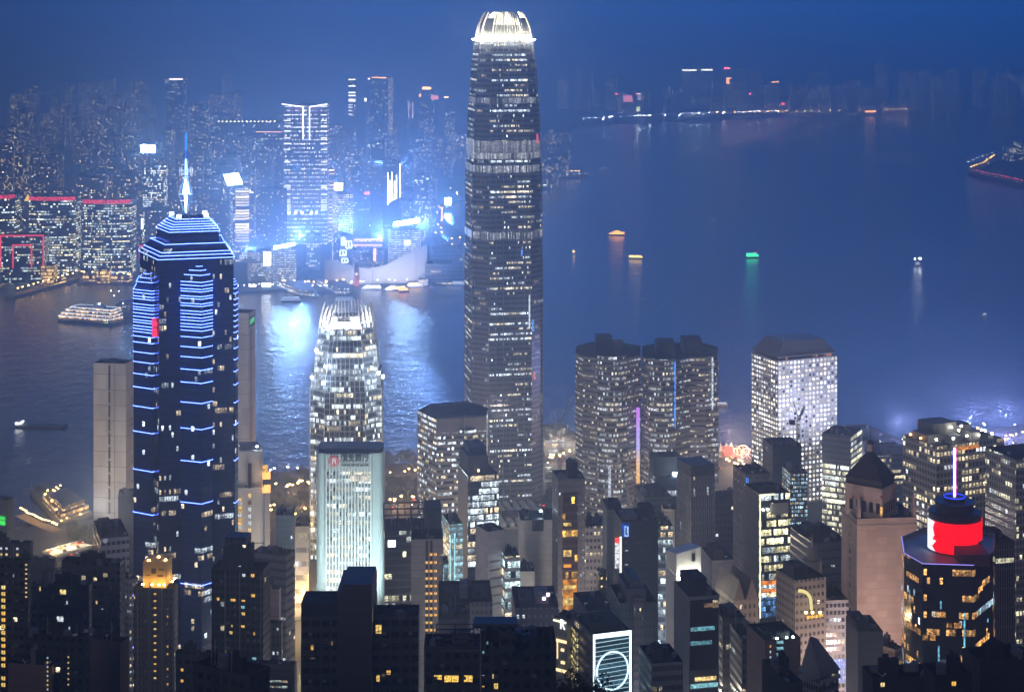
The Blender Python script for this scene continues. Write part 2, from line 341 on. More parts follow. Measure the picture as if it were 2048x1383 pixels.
def bld(name, label, foot, ytop, mat, cat='building', z0=None, group=None, roofm=None, plants=None, par=1.3, ztop=None, yref=None, seed=None, clutter=True):
    Y = yref or foot[0][1]; z1 = PZ(ytop, Y) if ztop is None else ztop
    if z0 is None: z0 = gz(sum(p[1] for p in foot)/len(foot))-.5
    c = cen(foot); root = thing(name, label, cat, (c[0], c[1], z0), group)
    m = MB(); m.prism(foot, z0, z1, cap=False); fc = m.build('facade', mat, root)
    r = MB(); ins = inset(foot, .6); n = len(foot)
    for i in range(n):
        j = (i+1) % n
        r.face([(*foot[i], z1), (*foot[j], z1), (*ins[j], z1), (*ins[i], z1)])
        r.face([(*ins[j], z1-par), (*ins[i], z1-par), (*ins[i], z1), (*ins[j], z1)])
    r.face([(*p, z1-par) for p in ins]); r.build('roof', roofm or roof_dark, root)
    if plants is None:
        q = random.Random(seed if seed is not None else hash(name) % 1 + len(label)+int(foot[0][0])); plants = []
        for k in range(q.randint(1, 3)):
            s0 = q.uniform(.08, .6); t0 = q.uniform(.15, .6); plants.append((s0, s0+q.uniform(.15, .32), t0, t0+q.uniform(.15, .3), q.uniform(2.5, 6)))
    if n == 4:
        used = []
        for k, (s0, s1, t0, t1, h) in enumerate(plants):
            if any(s0 < u[1] and u[0] < s1 and t0 < u[3] and u[2] < t1 for u in used): continue
            used.append((s0, s1, t0, t1))
            b = MB(); b.prism(sub(foot, s0, s1, t0, t1), z1-par, z1-par+h); b.prism(sub(foot, s0+(s1-s0)*.2, s0+(s1-s0)*.5, t0+(t1-t0)*.3, t0+(t1-t0)*.7), z1-par+h+.003, z1-par+h+1.2)
            b.build('plant_room', plant_m if k % 2 else plant_d, root)
    if n == 4 and clutter:
        q = random.Random(int(foot[0][0]*7+z1)); W_ = math.hypot(foot[1][0]-foot[0][0], foot[1][1]-foot[0][1])
        for k in range(q.randint(4, 8)):
            s, t = q.uniform(.08, .92), q.uniform(.1, .9)
            if any(u[0]-.06 < s < u[1]+.06 and u[2]-.06 < t < u[3]+.06 for u in plants): continue
            roof_bit(root, q.choice(['cooling_unit', 'cooling_unit', 'water_tank', 'antenna', 'dish']), (*lerp2(foot, s, t), z1-par), q.uniform(0, 3.1), q.uniform(.8, 1.3))
    BY[label] = dict(root=root, foot=foot, z0=z0, z1=z1, par=par, facade=fc); return BY[label]
def facepos(B, i, s, z, out=.06):
    """point on facade face i (edge i -> i+1) at fraction s and height z, with its outward normal"""
    p, q = B['foot'][i], B['foot'][(i+1) % len(B['foot'])]
    dx, dy = q[0]-p[0], q[1]-p[1]; L_ = math.hypot(dx, dy); n = (dy/L_, -dx/L_)
    return Vector((p[0]+dx*s+n[0]*out, p[1]+dy*s+n[1]*out, z)), Vector((dx/L_, dy/L_, 0)), Vector((*n, 0)), L_
def panel(B, i, s0, s1, z0, z1, mat, name, out=.25, parent=None, **k):
    """a slim box fixed to face i, from s0..s1 of its width and z0..z1"""
    a, d, n, L_ = facepos(B, i, s0, z0, 0); c, _, _, _ = facepos(B, i, s1, z0, 0)
    m = MB(); m.prism([tuple((a+n*out)[:2]), tuple((c+n*out)[:2]), tuple((c+n*.004)[:2]), tuple((a+n*.004)[:2])], z0, z1, bottom=True)
    o = m.build(name, mat, parent or B['root'])
    for q, x in k.items(): o[q] = x
    return o
def winmesh(w_, h_, mats):
    b = MB(); b.box(-w_/2, w_/2, -.12, .02, -h_/2, h_/2, 0); b.quad((-w_/2+.15, -.13, -h_/2+.15), (w_/2-.15, -.13, -h_/2+.15), (w_/2-.15, -.13, h_/2-.15), (-w_/2+.15, -.13, h_/2-.15), 1)
    b.box(-.05, .05, -.16, -.125, -h_/2+.1, h_/2-.1, 0)
    me = b.build('window', mats); d = me.data; bpy.data.objects.remove(me); return d
framem = surf('window_frame', (.12, .12, .12), .5)
W_WARM = glow('lit_window_amber', (1, .55, .10), 1.6, var=.9); W_YEL = glow('lit_window_yellow', (1, .72, .28), 1.7, var=.9); W_COOL = glow('lit_window_white', (.85, .95, 1), 1.3, var=.9); W_CY = glow('lit_window_cyan', (.4, .9, 1), .9, var=.9)
W_DIM = glow('dim_window', (1, .6, .3), .22, var=.9); W_OFF = surf('dark_window', (.02, .025, .03), .15)
_wm = {}
def windows(B, i, cols, rows, w_, h_, mats, prob=1.0, seed=1, name='window'):
    q = random.Random(seed)
    for s in cols:
        for z in rows:
            if q.random() > prob: continue
            mt = q.choice(mats); key = (round(w_, 2), round(h_, 2), mt.name)
            if key not in _wm: _wm[key] = winmesh(w_, h_, [framem, mt])
            P, d, n, _ = facepos(B, i, s, z, .02)
            o = bpy.data.objects.new(name, _wm[key]); col.objects.link(o); o.parent = B['root']
            o.location = P-LOC[B['root'].name]; o.rotation_euler = (0, 0, math.atan2(d.y, d.x))
def frange(a, b, st):
    out = []
    while a < b: out.append(a); a += st
    return out
def text(body, size, pos, rotz, mat, parent, name='lettering', ext=.15, sx=1.0, align='CENTER'):
    c = bpy.data.curves.new(name, 'FONT'); c.body = body; c.size = size; c.extrude = ext; c.align_x = align; c.align_y = 'CENTER'
    t_ = bpy.data.objects.new(name, c); me = bpy.data.meshes.new_from_object(t_); me.materials.clear(); me.materials.append(mat)
    for p_ in me.polygons: p_.material_index = 0
    bpy.data.objects.remove(t_)
    o = bpy.data.objects.new(name, me); col.objects.link(o); o.parent = parent; o.rotation_euler = (R(90), 0, rotz); o.scale = (sx, 1, 1)
    o.location = Vector(pos)-LOC[parent.name]; return o
_fx = {}
def fixtures(name, pts, size, mat, parent):
    """one small lamp box per point, each an object of its own sharing one mesh"""
    key = (name, size, mat.name)
    if key not in _fx:
        b = MB(); b.box(-size[0]/2, size[0]/2, -size[1]/2, size[1]/2, 0, size[2]); o = b.build(name, mat); _fx[key] = o.data; bpy.data.objects.remove(o)
    for q in pts:
        o = bpy.data.objects.new(name, _fx[key]); col.objects.link(o); o.parent = parent; o.location = Vector(q)-LOC[parent.name]
def lamp(name, pos, energy, color, size=2.0, kind='POINT', target=None, blend=.6, angle=100):
    d = bpy.data.lights.new(name, kind); d.energy = energy; d.color = color
    if kind == 'POINT': d.shadow_soft_size = size
    elif kind == 'SPOT': d.shadow_soft_size = size; d.spot_size = R(angle); d.spot_blend = blend
    else: d.size = size
    o = bpy.data.objects.new(name, d); col.objects.link(o); o.location = pos
    if target is not None: o.rotation_euler = (Vector(target)-Vector(pos)).to_track_quat('-Z', 'Y').to_euler()
    return o
# ---------------------------------------------------------------- the landmark towers
# tall tower with the lit crown
def notched(cx, cy_, W, th, kf=.60, kn=.94):
    pts = []
    t = R(th)
    for k in range(4):
        for (x, y) in ((-kf, -1), (kf, -1), (kf, -kn), (kn, -kf)):
            a = k*math.pi/2
            X_, Y_ = x*math.cos(a)-y*math.sin(a), x*math.sin(a)+y*math.cos(a)
            pts.append((cx+W*(X_*math.cos(t)-Y_*math.sin(t)), cy_+W*(X_*math.sin(t)+Y_*math.cos(t))))
    return pts
Y0 = 1400; cx, cyy = PX(1007, 1432), 1432
TH = 11
root = thing('skyscraper', 'tallest tower of silver glass, in the middle, with a floodlit white crown of curved fins', 'skyscraper', (cx, cyy, 3))
mpp = 1432/F
prof = [(1015, 160), (520, 160), (520, 157), (340, 156), (330, 153), (330, 150), (250, 148), (205, 144), (205, 141), (120, 131), (120, 128), (84, 120)]
m_if = wall('silver_curtain_wall', (.19, .21, .26), (.025, .034, .058), 1.6, 4.1, .16, (.42, .82), .52, 7, 1.8, .5, .12, .35, (.82, .93, 1), (1, .86, .6), busy=2.3, solo=.1)
m_ch = wall('silver_corner_wall', (.24, .25, .29), (.045, .05, .07), 1.1, 4.1, .2, (.25, .75), .10, 6, 1.2, .4, .2, .35)
kx = 156/2/67.5/1.0
secs = [(PZ(y, 1405) if y < 1000 else 3, notched(cx, cyy, w_/2*mpp*.895, TH)) for y, w_ in prof]
b = MB(); b.loft(secs, 0, True)
for fi in range(len(b.f)-1): b.m[fi] = 0 if fi % 16 % 4 in (0,) else 1
b.build('facade', [m_if, m_ch], root)
# mullion ribs that stand proud of the four main faces
for k in range(4):
    b = MB()
    for s in (.02, .17, .34, .5, .66, .83, .98):
        for (za, A), (zb, B_) in zip(secs, secs[1:]):
            if zb-za < 1: continue
            i = k*4; pa = [A[i][q]*(1-s)+A[i+1][q]*s for q in (0, 1)]; pb = [B_[i][q]*(1-s)+B_[i+1][q]*s for q in (0, 1)]
            b.bar((*pa, za), (*pb, zb), .28, 4)
    b.build('mullion', steel, root)
m_band = wall('lit_louvre_wall', (.3, .3, .32), (.1, .1, .1), 1.7, 18, .22, (.0, 1.0), 5, 50, .36, 0, .3, .4, (.95, .96, 1), busy=.1)  # uplight on the louvres is put in as emission
m_bnd2 = wall('dim_louvre_wall', (.25, .25, .27), (.06, .06, .07), 1.7, 14, .25, (.0, 1.0), 1.0, 3, .5, 0, .3, .4, (.9, .93, 1), busy=.1)
def ring(name, ya, yb, wpx, mat, k=1.004):
    za, zb = PZ(ya, 1405), PZ(yb, 1405); b = MB(); A = notched(cx, cyy, wpx/2*mpp*.895*k, TH)
    b.loft([(za, A), (zb, A)], 0, False); o_ = b.build(name, mat, root); return o_
ring('louvre_band', 318, 282, 151, m_band, 1.012)
ring('louvre_band', 207, 196, 144.5, m_bnd2, 1.012)
ring('louvre_band', 478, 462, 158, m_bnd2, 1.012)
ring('louvre_band', 345, 331, 156, m_bnd2, 1.012)
ring('ledge', 84.5, 79, 121, steel, 1.01)
# crown: curved fins lit by a ring of floodlights at their feet
finm = surf('crown_white', (.82, .80, .72), .45, .05)
cz = lambda y: PZ(y, 1405)
cprof = [(79, 118), (62, 113), (48, 105), (36, 94), (28, 83), (24, 76)]
for k in range(8):
    b = MB(); base = notched(0, 0, 1, TH)
    i0 = [0, 1, 4, 5, 8, 9, 12, 13][k]; main = k % 2 == 0
    A0, B0 = (base[i0], base[i0+1]) if main else (base[i0+1], base[(i0+2) % 16])
    n = 11 if main else 6
    for q in range(n):
        s = (q+.5)/n; px_, py_ = A0[0]*(1-s)+B0[0]*s, A0[1]*(1-s)+B0[1]*s
        top = 6 if (main and abs(s-.5) < .42) else 5
        if not main: top = 4
        rr = math.hypot(px_, py_)
        P = [Vector((cx+px_*w_/2*mpp*.895, cyy+py_*w_/2*mpp*.895, cz(y))) for y, w_ in cprof[:top]]
        tn = Vector((-(py_)/rr, px_/rr, 0)); on = Vector((px_/rr, py_/rr, 0))
        hw = .5 if main else .65
        for p0, p1 in zip(P, P[1:]):
            b.quad(p0-tn*hw, p0+tn*hw, p1+tn*hw, p1-tn*hw); b.quad(p0+tn*hw-on*1.2, p0-tn*hw-on*1.2, p1-tn*hw-on*1.2, p1+tn*hw-on*1.2)
            b.quad(p0+tn*hw, p0+tn*hw-on*1.2, p1+tn*hw-on*1.2, p1+tn*hw); b.quad(p0-tn*hw-on*1.2, p0-tn*hw, p1-tn*hw, p1-tn*hw-on*1.2)
    b.build('crown_fin', finm, root)
b = MB(); core = notched(cx, cyy, 70/2*mpp*.895, TH); b.loft([(cz(83), core), (cz(50), [(cx+(p_[0]-cx)*.8, cyy+(p_[1]-cyy)*.8) for p_ in core])], 0); b.build('crown_core', surf('crown_core_grey', (.12, .12, .11), .6), root)
for y in (74, 69, 64): ring('crown_hoop', y+.9, y, 119-(79-y)*.28, finm, 1.0)
floodm = glow('floodlight_warm_white', (1, .95, .74), 520, True)
A2 = notched(cx, cyy, 128/2*mpp*.895, TH); pts = []
for i in range(16):
    n_ = (6, 1, 3, 1)[i % 4]
    for q in range(n_):
        t = (q+.5)/n_; j = (i+1) % 16; pts.append((A2[i][0]*(1-t)+A2[j][0]*t, A2[i][1]*(1-t)+A2[j][1]*t, cz(80.5)))
fixtures('floodlight', pts, (.7, .5, .4), floodm, root)
b = MB(); b.loft([(cz(82), notched(cx, cyy, 96/2*mpp*.895, TH)), (cz(79.5), notched(cx, cyy, 96/2*mpp*.895, TH))], 0); b.build('floodlight', glow('floodlight_inner', (1, .95, .72), 90, True), root)
b = MB()
b.bar((cx, cyy, cz(50)), (cx, cyy, cz(20)), .5, 6); b.build('antenna', steel, root)
# coloured reflections of screens painted in as glowing strips, small lit tenant signs
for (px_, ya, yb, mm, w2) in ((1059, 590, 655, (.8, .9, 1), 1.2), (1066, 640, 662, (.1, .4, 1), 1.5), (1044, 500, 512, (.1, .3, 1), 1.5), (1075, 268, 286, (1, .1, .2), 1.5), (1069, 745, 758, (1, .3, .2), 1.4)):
    b = MB(); x = PX(px_, 1398); b.box(x-w2/2, x+w2/2, 1397.0, 1399.5, PZ(yb, 1398), PZ(ya, 1398)); b.build('light_strip', glow('reflection_and_sign', mm, 1.6, var=.8), root)
# podium and mall at its feet
B = bld('shopping_mall', 'low lit mall with a pale rounded roof at the foot of the tallest tower', rb(985, 1000, 1135, 1335, 12, a=44, b=70), 1055, wall('mall_wall', (.5, .45, .36), (.1, .08, .06), 6, 5, .06, (.3, .85), .8, 8, 1.3, .9, busy=.4), roofm=conc, z0=3)
b = MB(); f = B['foot']
for s in frange(.05, .95, .15): b.prism(sub(f, s, s+.08, .05, .9), B['z1']-1.3, B['z1']+2.2)
b.build('skylight', white_p, B['root'])

# shorter sister tower, in front to the left
Yf = 1250; cx, cyy = PX(694, 1275), 1275; mp1 = 1275/F
root = thing('skyscraper', 'white lit glass tower with an open crown of posts, behind the red emblem bank', 'skyscraper', (cx, cyy, 5))
m1 = wall('pale_grid_wall', (.28, .36, .46), (.03, .055, .10), 2.6, 4.0, .10, (.14, .86), .42, 5, 2.1, .35, .1, .4, (.85, .97, 1), (1, .86, .55), busy=1.3)
m1s = wall('pale_grid_corner', (.42, .50, .60), (.05, .085, .13), 2.4, 4.0, .12, (.16, .84), .55, 3, 1.7, .2, .15, .4, (.85, .95, 1), busy=1.0)
pr = [(1140, 152), (780, 152), (780, 146), (750, 146), (750, 136), (700, 130), (690, 124), (690, 121), (660, 116)]
secs = [(PZ(y, 1252) if y < 1100 else 5, notched(cx, cyy, w_/2*mp1*.93, 2, .56, .88)) for y, w_ in pr]
b = MB(); b.loft(secs, 0, True)
for fi in range(len(b.f)-1): b.m[fi] = 0 if fi % 16 % 4 == 0 else 1
b.build('facade', [m1, m1s], root)
for k in range(4):
    b = MB()
    for s in frange(.0, 1.01, .125):
        for (za, A), (zb, B_) in zip(secs, secs[1:]):
            if zb-za < 1: continue
            i = k*4; pa = [A[i][q]*(1-s)+A[i+1][q]*s for q in (0, 1)]; pb = [B_[i][q]*(1-s)+B_[i+1][q]*s for q in (0, 1)]
            b.bar((*pa, za), (*pb, zb), .2, 4)
    b.build('mullion', white_p, root)
b = MB(); A = notched(0, 0, 1, 2, .56, .88); z_a, z_b = PZ(662, 1252), PZ(617, 1252)
for i in range(16):
    j = (i+1) % 16; main = i % 4 == 0
    n = 9 if main else (3 if i % 4 == 2 else 0)
    for q in range(n):
        s = q/(n-1); x, y = A[i][0]*(1-s)+A[j][0]*s, A[i][1]*(1-s)+A[j][1]*s; w0 = 116/2*mp1*.93
        for za, zb, ka, kb in ((z_a, z_a+6, 1, .97), (z_a+6, z_a+11, .97, .91), (z_a+11, z_b if main else z_b-3, .91, .84)):
            b.bar((cx+x*w0*ka, cyy+y*w0*ka, za), (cx+x*w0*kb, cyy+y*w0*kb, zb), .36 if main else .8, 4)
for z_, k in ((z_a+1, 1.0), (z_a+6, .97)):
    for i in range(16):
        j = (i+1) % 16; w0 = 116/2*mp1*.93*k; b.bar((cx+A[i][0]*w0, cyy+A[i][1]*w0, z_), (cx+A[j][0]*w0, cyy+A[j][1]*w0, z_), .3, 4)
b.build('crown', white_p, root)
b = MB(); b.box(cx-11, cx+11, cyy-8, cyy+8, z_a-.5, z_a+8); b.box(cx-6, cx+4, cyy-14, cyy-9, z_a-.5, z_a+5); b.build('plant_room', white_p, root)
fl = glow('floodlight_white', (.93, .97, 1), 330, True)
w0 = 116/2*mp1*.93
pts = [(cx+A[i][0]*w0*.86, cyy+A[i][1]*w0*.86, z_a+.3) for i in range(0, 16, 2)]+[(cx-12+q*4.6, cyy-w0*.93, z_a+.3) for q in range(6)]
fixtures('floodlight', pts, (1.7, 1.0, 1.0), fl, root)
pts = [at(px_, py_, 1245.5) for px_, py_ in ((633, 703), (757, 748), (624, 757), (766, 755), (646, 768), (651, 735), (744, 738))]
fixtures('floodlight', pts, (1.5, 1.2, 1.8), glow('floodlight_facade', (.9, .96, 1), 110, True), root)

# blue neon tower with the mast
CT = 950
root = thing('skyscraper', 'dark blue tower ringed by white and blue neon bands, under a glowing mast', 'skyscraper', (PX(372, CT+22), CT+22, 14))
blueg = wall('navy_glass', (.025, .07, .26), (.016, .045, .16), 3.2, 3.9, .08, (.16, .84), .09, 4, 1.2, .45, .08, .16, (.8, .92, 1), (1, .8, .5), busy=1.8, solo=.35)
blueg2 = wall('navy_glass_grid', (.03, .055, .16), (.018, .035, .10), 2.0, 3.9, .1, (.14, .84), .13, 5, 1.0, .5, .08, .16, (.8, .92, 1), (1, .78, .5), busy=1.6, solo=.5)
neon = glow('neon_blue_white', (.10, .18, 1.0), 17, True)
def cpt(px_, Y): return (PX(px_, Y), Y)
zc = lambda y: PZ(y, CT)
main = [cpt(318, 950), cpt(467, 961), cpt(457, 1002), cpt(280, 986)]
b = MB(); b.prism(main, 14, zc(519), 0); b.build('facade', blueg2, root)
pris = {'front': [cpt(362, 951.5), cpt(403, 947), cpt(425, 953), cpt(415, 970), cpt(380, 968)],
        'left': [cpt(267, 964), cpt(305, 957), cpt(318.5, 962), cpt(312, 985), cpt(275, 990)],
        'right': [cpt(461, 967), cpt(470, 962), cpt(476, 968), cpt(470, 985), cpt(462, 985)]}
tops = {'front': [562, 549, 541, 534], 'left': [586, 570, 563, 556], 'right': [580, 576, 572, 568]}
lines = {'front': [563, 570, 577, 582, 591.5, 596.5, 606, 611, 621, 627, 634, 640, 647, 653, 660, 673, 693, 713, 738, 764, 804, 856, 921, 1004, 1167, 1333, 1341],
         'left': [586, 592, 599, 604.5, 614.7, 621, 626, 633, 640, 647, 652, 659, 665, 671, 680, 692, 712, 732, 756, 783, 822, 873, 950, 1037, 1192, 1330],
         'right': [584, 594, 606, 617, 628, 639, 650, 661, 673, 686, 705, 728, 752, 779, 815, 860, 932, 1018]}
for kname, pts in pris.items():
    b = MB(); t = tops[kname]; c = cen(pts); sc_ = lambda k: [(c[0]+(p[0]-c[0])*k, c[1]+(p[1]-c[1])*k) for p in pts]
    b.loft([(14, pts), (zc(t[0]), pts), (zc(t[0]), sc_(.78)), (zc(t[1]), sc_(.78)), (zc(t[1]), sc_(.52)), (zc(t[2]), sc_(.52)), (zc(t[2]), sc_(.28)), (zc(t[3]), sc_(.28))], 0)
    b.build('corner_bay', blueg, root)
    def loop(poly, z, r=.11, k=1.02):
        b = MB(); c = cen(poly); P = [(c[0]+(p[0]-c[0])*k, c[1]+(p[1]-c[1])*k) for p in poly]
        for i in range(len(P)):
            j = (i+1) % len(P)
            if (P[i][1]+P[j][1])/2 < c[1]+8: b.bar((*P[i], z), (*P[j], z), r, 4)
        if b.v: b.build('neon_band', neon, root)
    for y in lines[kname]: loop(pts, zc(y))
    for k, y in zip((.78, .52, .28), t[1:]): loop(sc_(k), zc(y)-.3, .11, 1.05)
# stepped roof: eaves, slope, drum, upper slope
mc = cen(main)
def msc(k): return [(mc[0]+(p[0]-mc[0])*k, mc[1]+(p[1]-mc[1])*k) for p in main]
YB = CT
def zz(y): return PZ(y, CT+6)
tiers = [(519, 1.0), (517, 1.02), (492, .80), (490, .68), (467, .66), (465, .66), (440, .36)]
b = MB(); b.loft([(zz(y), msc(k)) for y, k in tiers], 0); b.build('roof', wall('navy_roof', (.012, .03, .12), (.01, .02, .05), 3, 4, .1, (.2, .8), .05, 3, 1), root)
def neonloop(k, z, r=.12):
    b = MB(); P = msc(k)
    for i in range(4): b.bar((*P[i], z), (*P[(i+1) % 4], z), r, 4)
    b.build('neon_band', neon, root)
for y, k in ((517.5, 1.03), (511, .975), (505, .92), (490, .80), (467, .69), (462, .645), (457.5, .595), (453, .545), (448.5, .49), (443.5, .43)): neonloop(k, zz(y)+.4)
mx, my = mc; neonw = glow('mast_white_blue', (.35, .62, 1.0), 10, True); mastm = surf('mast_blue_white', (.5, .6, .8), .4)
def mz(y): return PZ(y, CT+20)
mx = PX(372, CT+20); my = CT+20
mast = MB()
for a in range(6):
    t = a*math.pi/3
    c_, s_ = math.cos(t), math.sin(t)
    for (y0, r0, y1, r1) in ((438, 7.5, 421, 1.6), (421, 1.4, 388, 4.0), (388, 4.0, 354, 1.1), (354, 1.1, 300, .7)):
        mast.bar((mx+c_*r0, my+s_*r0, mz(y0)), (mx+c_*r1, my+s_*r1, mz(y1)), .22, 4)
mb_ = mast.build('mast', mastm, root)
b = MB()
for (y0, r0, y1, r1) in ((425, .5, 392, 1.0), (388, 2.2, 357, .6), (350, .8, 318, .4)): b.bar((mx, my, mz(y0)), (mx, my, mz(y1)), r0, 6, 0, r1)
b.build('mast_light', neonw, mb_)
b = MB(); b.bar((mx, my, mz(318)), (mx, my, mz(265)), .45, 5, 0, .2)
for y in frange(270, 318, 5): b.bar((mx, my, mz(y)), (mx, my, mz(y+1.5)), .65, 6)
b.build('spire', glow('spire_blue', (.02, .2, 1), 3), mb_)
b = MB()
for a in range(8):
    t = a*math.pi/4+.2; c_, s_ = math.cos(t), math.sin(t)
    for q in (-1, 1): b.bar((mx, my, mz(343)), (mx+c_*3.4-s_*.9*q, my+s_*3.4+c_*.9*q, mz(343)+1.7*math.sin(a*2.2)), .16, 4)
    b.bar((mx+c_*3.4, my+s_*3.4, mz(343)-2.4), (mx+c_*3.4, my+s_*3.4, mz(343)+2.4), .2, 4)
b.build('mast_star', glow('star_white', (.6, .75, 1), 1.4), mb_)
mring = glow('mast_ring_light', (.4, .6, 1), 2.5)
for k_, y in ((5.4, 436), (3.4, 388), (1.3, 354)):
    b = MB()
    for a in range(10):
        t, t2 = a*math.pi/5, (a+1)*math.pi/5; b.bar((mx+k_*math.cos(t), my+k_*math.sin(t), mz(y)), (mx+k_*math.cos(t2), my+k_*math.sin(t2), mz(y)), .28, 4)
    b.build('mast_ring', mring, mb_)
fixtures('floodlight', [(*q, zz(440)) for q in msc(.37)], (2.4, 1.6, 1.9), glow('blue_glow_light', (.5, .75, 1), 5), root)
b = MB(); q = at(312, 652, CT+8); b.box(q.x-1.3, q.x+1.5, CT+3.5, CT+5, q.z-5, q.z+5); b.build('sign', glow('red_sign', (1, .04, .12), 1.8, var=.6), root)

# bank headquarters with the round red emblem
Yb = 1050; fx0, fx1 = PX(632, Yb), PX(766, Yb); zt = PZ(906, Yb); zr = PZ(897, Yb); z0 = 8
root = thing('bank_building', 'pale teal bank tower with white vertical fins and a round red emblem near its top', 'bank', ((fx0+fx1)/2, Yb+16, z0))
def rr(x0, x1, y0, y1, r, n=5):
    out = []
    for (qx, qy, a0) in ((x1-r, y0+r, -90), (x1-r, y1-r, 0), (x0+r, y1-r, 90), (x0+r, y0+r, 180)):
        for k in range(n+1):
            a = R(a0+90*k/n); out.append((qx+r*math.cos(a), qy+r*math.sin(a)))
    return out
cx0, cx1 = PX(653, Yb), PX(742, Yb)
panelm = surf('pale_teal_panel', (.56, .66, .67), .4, .10, .05)
b = MB(); body = rr(fx0, fx1, Yb, Yb+19, 3.5); z_flare = PZ(1165, Yb)
wide = rr(fx0-3.5, fx1+.5, Yb-1, Yb+20, 4)
b.loft([(z0, wide), (PZ(1215, Yb), wide), (z_flare, body), (zt, body)], 0); b.build('facade', panelm, root)
gm = wall('bank_curtain_wall', (.30, .36, .38), (.03, .07, .09), 2.75, 5.0, .02, (.34, .84), .95, 5, 1.0, .6, .1, .4, (.9, 1, 1), (1, .88, .62), busy=.5)
b = MB(); b.box(cx0, cx1, Yb-.5, Yb+.4, PZ(1215, Yb), PZ(942, Yb)); b.build('curtain_wall', gm, root)
b = MB(); n = 14
for i in range(n+1):
    x = cx0+(cx1-cx0)*i/n; b.box(x-.34, x+.34, Yb-1.3, Yb-.52, PZ(1215, Yb), zt-.3)
b.build('vertical_fin', surf('white_fin', (.88, .9, .9), .4, .05), root)
b = MB(); b.box(cx0+.3, cx1-.3, Yb-.45, Yb+.3, PZ(941.5, Yb), zt-.4); b.build('sign_wall', surf('sign_panel', (.66, .74, .76), .5, .05), root)
b = MB(); q0 = PX(700, Yb); b.box(q0, cx1-.6, Yb-.62, Yb-.5, PZ(962, Yb), PZ(950, Yb)); b.build('lit_window', glow('boardroom_light', (1, .88, .66), 1.3, var=.25), root)
b = MB(); b.prism(rr(fx0+.6, fx1-.6, Yb+.8, Yb+18.4, 4), zt+.01, zr); b.build('roof_house', surf('navy_louvre', (.02, .05, .085), .5), root)
ex, ez = PX(668, Yb-1.6), PZ(921, Yb); redm = glow('emblem_red', (.62, .03, .05), .75); wh = glow('emblem_white', (.95, .95, .97), .8)
def disc_(x, y, z, r, n=28, th=.25):
    b = MB(); A = [(x+r*math.cos(2*math.pi*k/n), z+r*math.sin(2*math.pi*k/n)) for k in range(n)]
    b.face([(p[0], y-th, p[1]) for p in A]);
    for k in range(n):
        j = (k+1) % n; b.face([(A[k][0], y, A[k][1]), (A[j][0], y, A[j][1]), (A[j][0], y-th, A[j][1]), (A[k][0], y-th, A[k][1])])
    return b
em = disc_(ex, Yb-1.35, ez, 3.05).build('emblem', redm, root)
b = MB(); yq = Yb-1.68
def poly2(pts):
    b.face([(ex+x, yq, ez+z) for x, z in pts])
poly2([(-1.5, -1.5), (-.55, -1.5), (-.2, .1), (-.55, 1.55), (-.95, 1.55)]); poly2([(.55, -1.5), (1.5, -1.5), (.95, 1.55), (.55, 1.55), (.2, .1)]); poly2([(-.55, 1.55), (-.45, .75), (.45, .75), (.55, 1.55), (.3, 1.95), (-.3, 1.95)])
n = 28
for k in range(n):
    t, t2 = 2*math.pi*k/n, 2*math.pi*(k+1)/n; poly2([(2.55*math.cos(t), 2.55*math.sin(t)), (2.55*math.cos(t2), 2.55*math.sin(t2)), (2.3*math.cos(t2), 2.3*math.sin(t2)), (2.3*math.cos(t), 2.3*math.sin(t))])
b.build('emblem_mark', wh, em)
darkl = surf('dark_letter', (.02, .03, .035), .5)
text('恒生銀行', 4.7, (PX(710, Yb), Yb-1.5, PZ(914.5, Yb)), 0, darkl, root, ext=.2, sx=.92)
text('HANG SENG BANK', 1.95, (PX(710, Yb), Yb-1.5, PZ(928.5, Yb)), 0, darkl, root, ext=.2, sx=1.02)
for px_, e_ in ((615, 230000), (785, 420000)):
    lamp('bank_floodlight', (PX(px_, 1000), 1000, 30), e_*1.1, (.72, .97, 1.0), 1.5, 'SPOT', (PX(640 if px_ < 700 else 758, Yb), Yb, 95), .8, 75)
for px_, yy in ((640, 1120), (758, 1120), (758, 1030), (640, 1030)):
    pass

# white tower with round windows
Yj = 1400; jf = rb(1502, 1556, 1674, Yj, 24)
jw = wall('white_porthole_wall', (.62, .62, .66), (.03, .035, .05), 3.62, 3.75, .30, (.3, .8), 1.5, 2, 2.1, .55, .1, .5, (.95, .97, 1), (1, .9, .7), rd=1, busy=.3)
B = bld('office_tower', 'white tower covered in round windows under a low metal hip roof', jf, 722, jw, 'office tower', roofm=roof_dark, plants=[], z0=3, yref=Yj)
r_ = MB(); c = cen(jf); k1 = [(c[0]+(p[0]-c[0])*.97, c[1]+(p[1]-c[1])*.97) for p in jf]; k2 = [(c[0]+(p[0]-c[0])*1.0, c[1]+(p[1]-c[1])*1.0) for p in jf]; k3 = [(c[0]+(p[0]-c[0])*.66, c[1]+(p[1]-c[1])*.66) for p in jf]; k4 = [(c[0]+(p[0]-c[0])*.9, c[1]+(p[1]-c[1])*.9) for p in jf]
z1 = B['z1']; b = MB(); b.loft([(z1-1.2, k4), (z1+2.4, k4)], 0, False); b.build('attic_storey', wall('attic', (.05, .05, .06), (.02, .02, .02), 4, 6, .2, (.1, .9), .12, 1, 2, 1, warmc=(1, .4, .15)), B['root'])
b = MB(); b.loft([(z1+2.4, k2), (z1+3.2, k2), (z1+3.3, k1), (z1+14, k3)], 0, True, bottom=True); hip = b.build('hip_roof', surf('grey_metal_roof', (.16, .17, .2), .5, .15), B['root'])
b = MB()
for q in k3: b.bar((*q, z1+14), (*q, z1+18), .35, 4)
b.build('antenna', steel, hip)
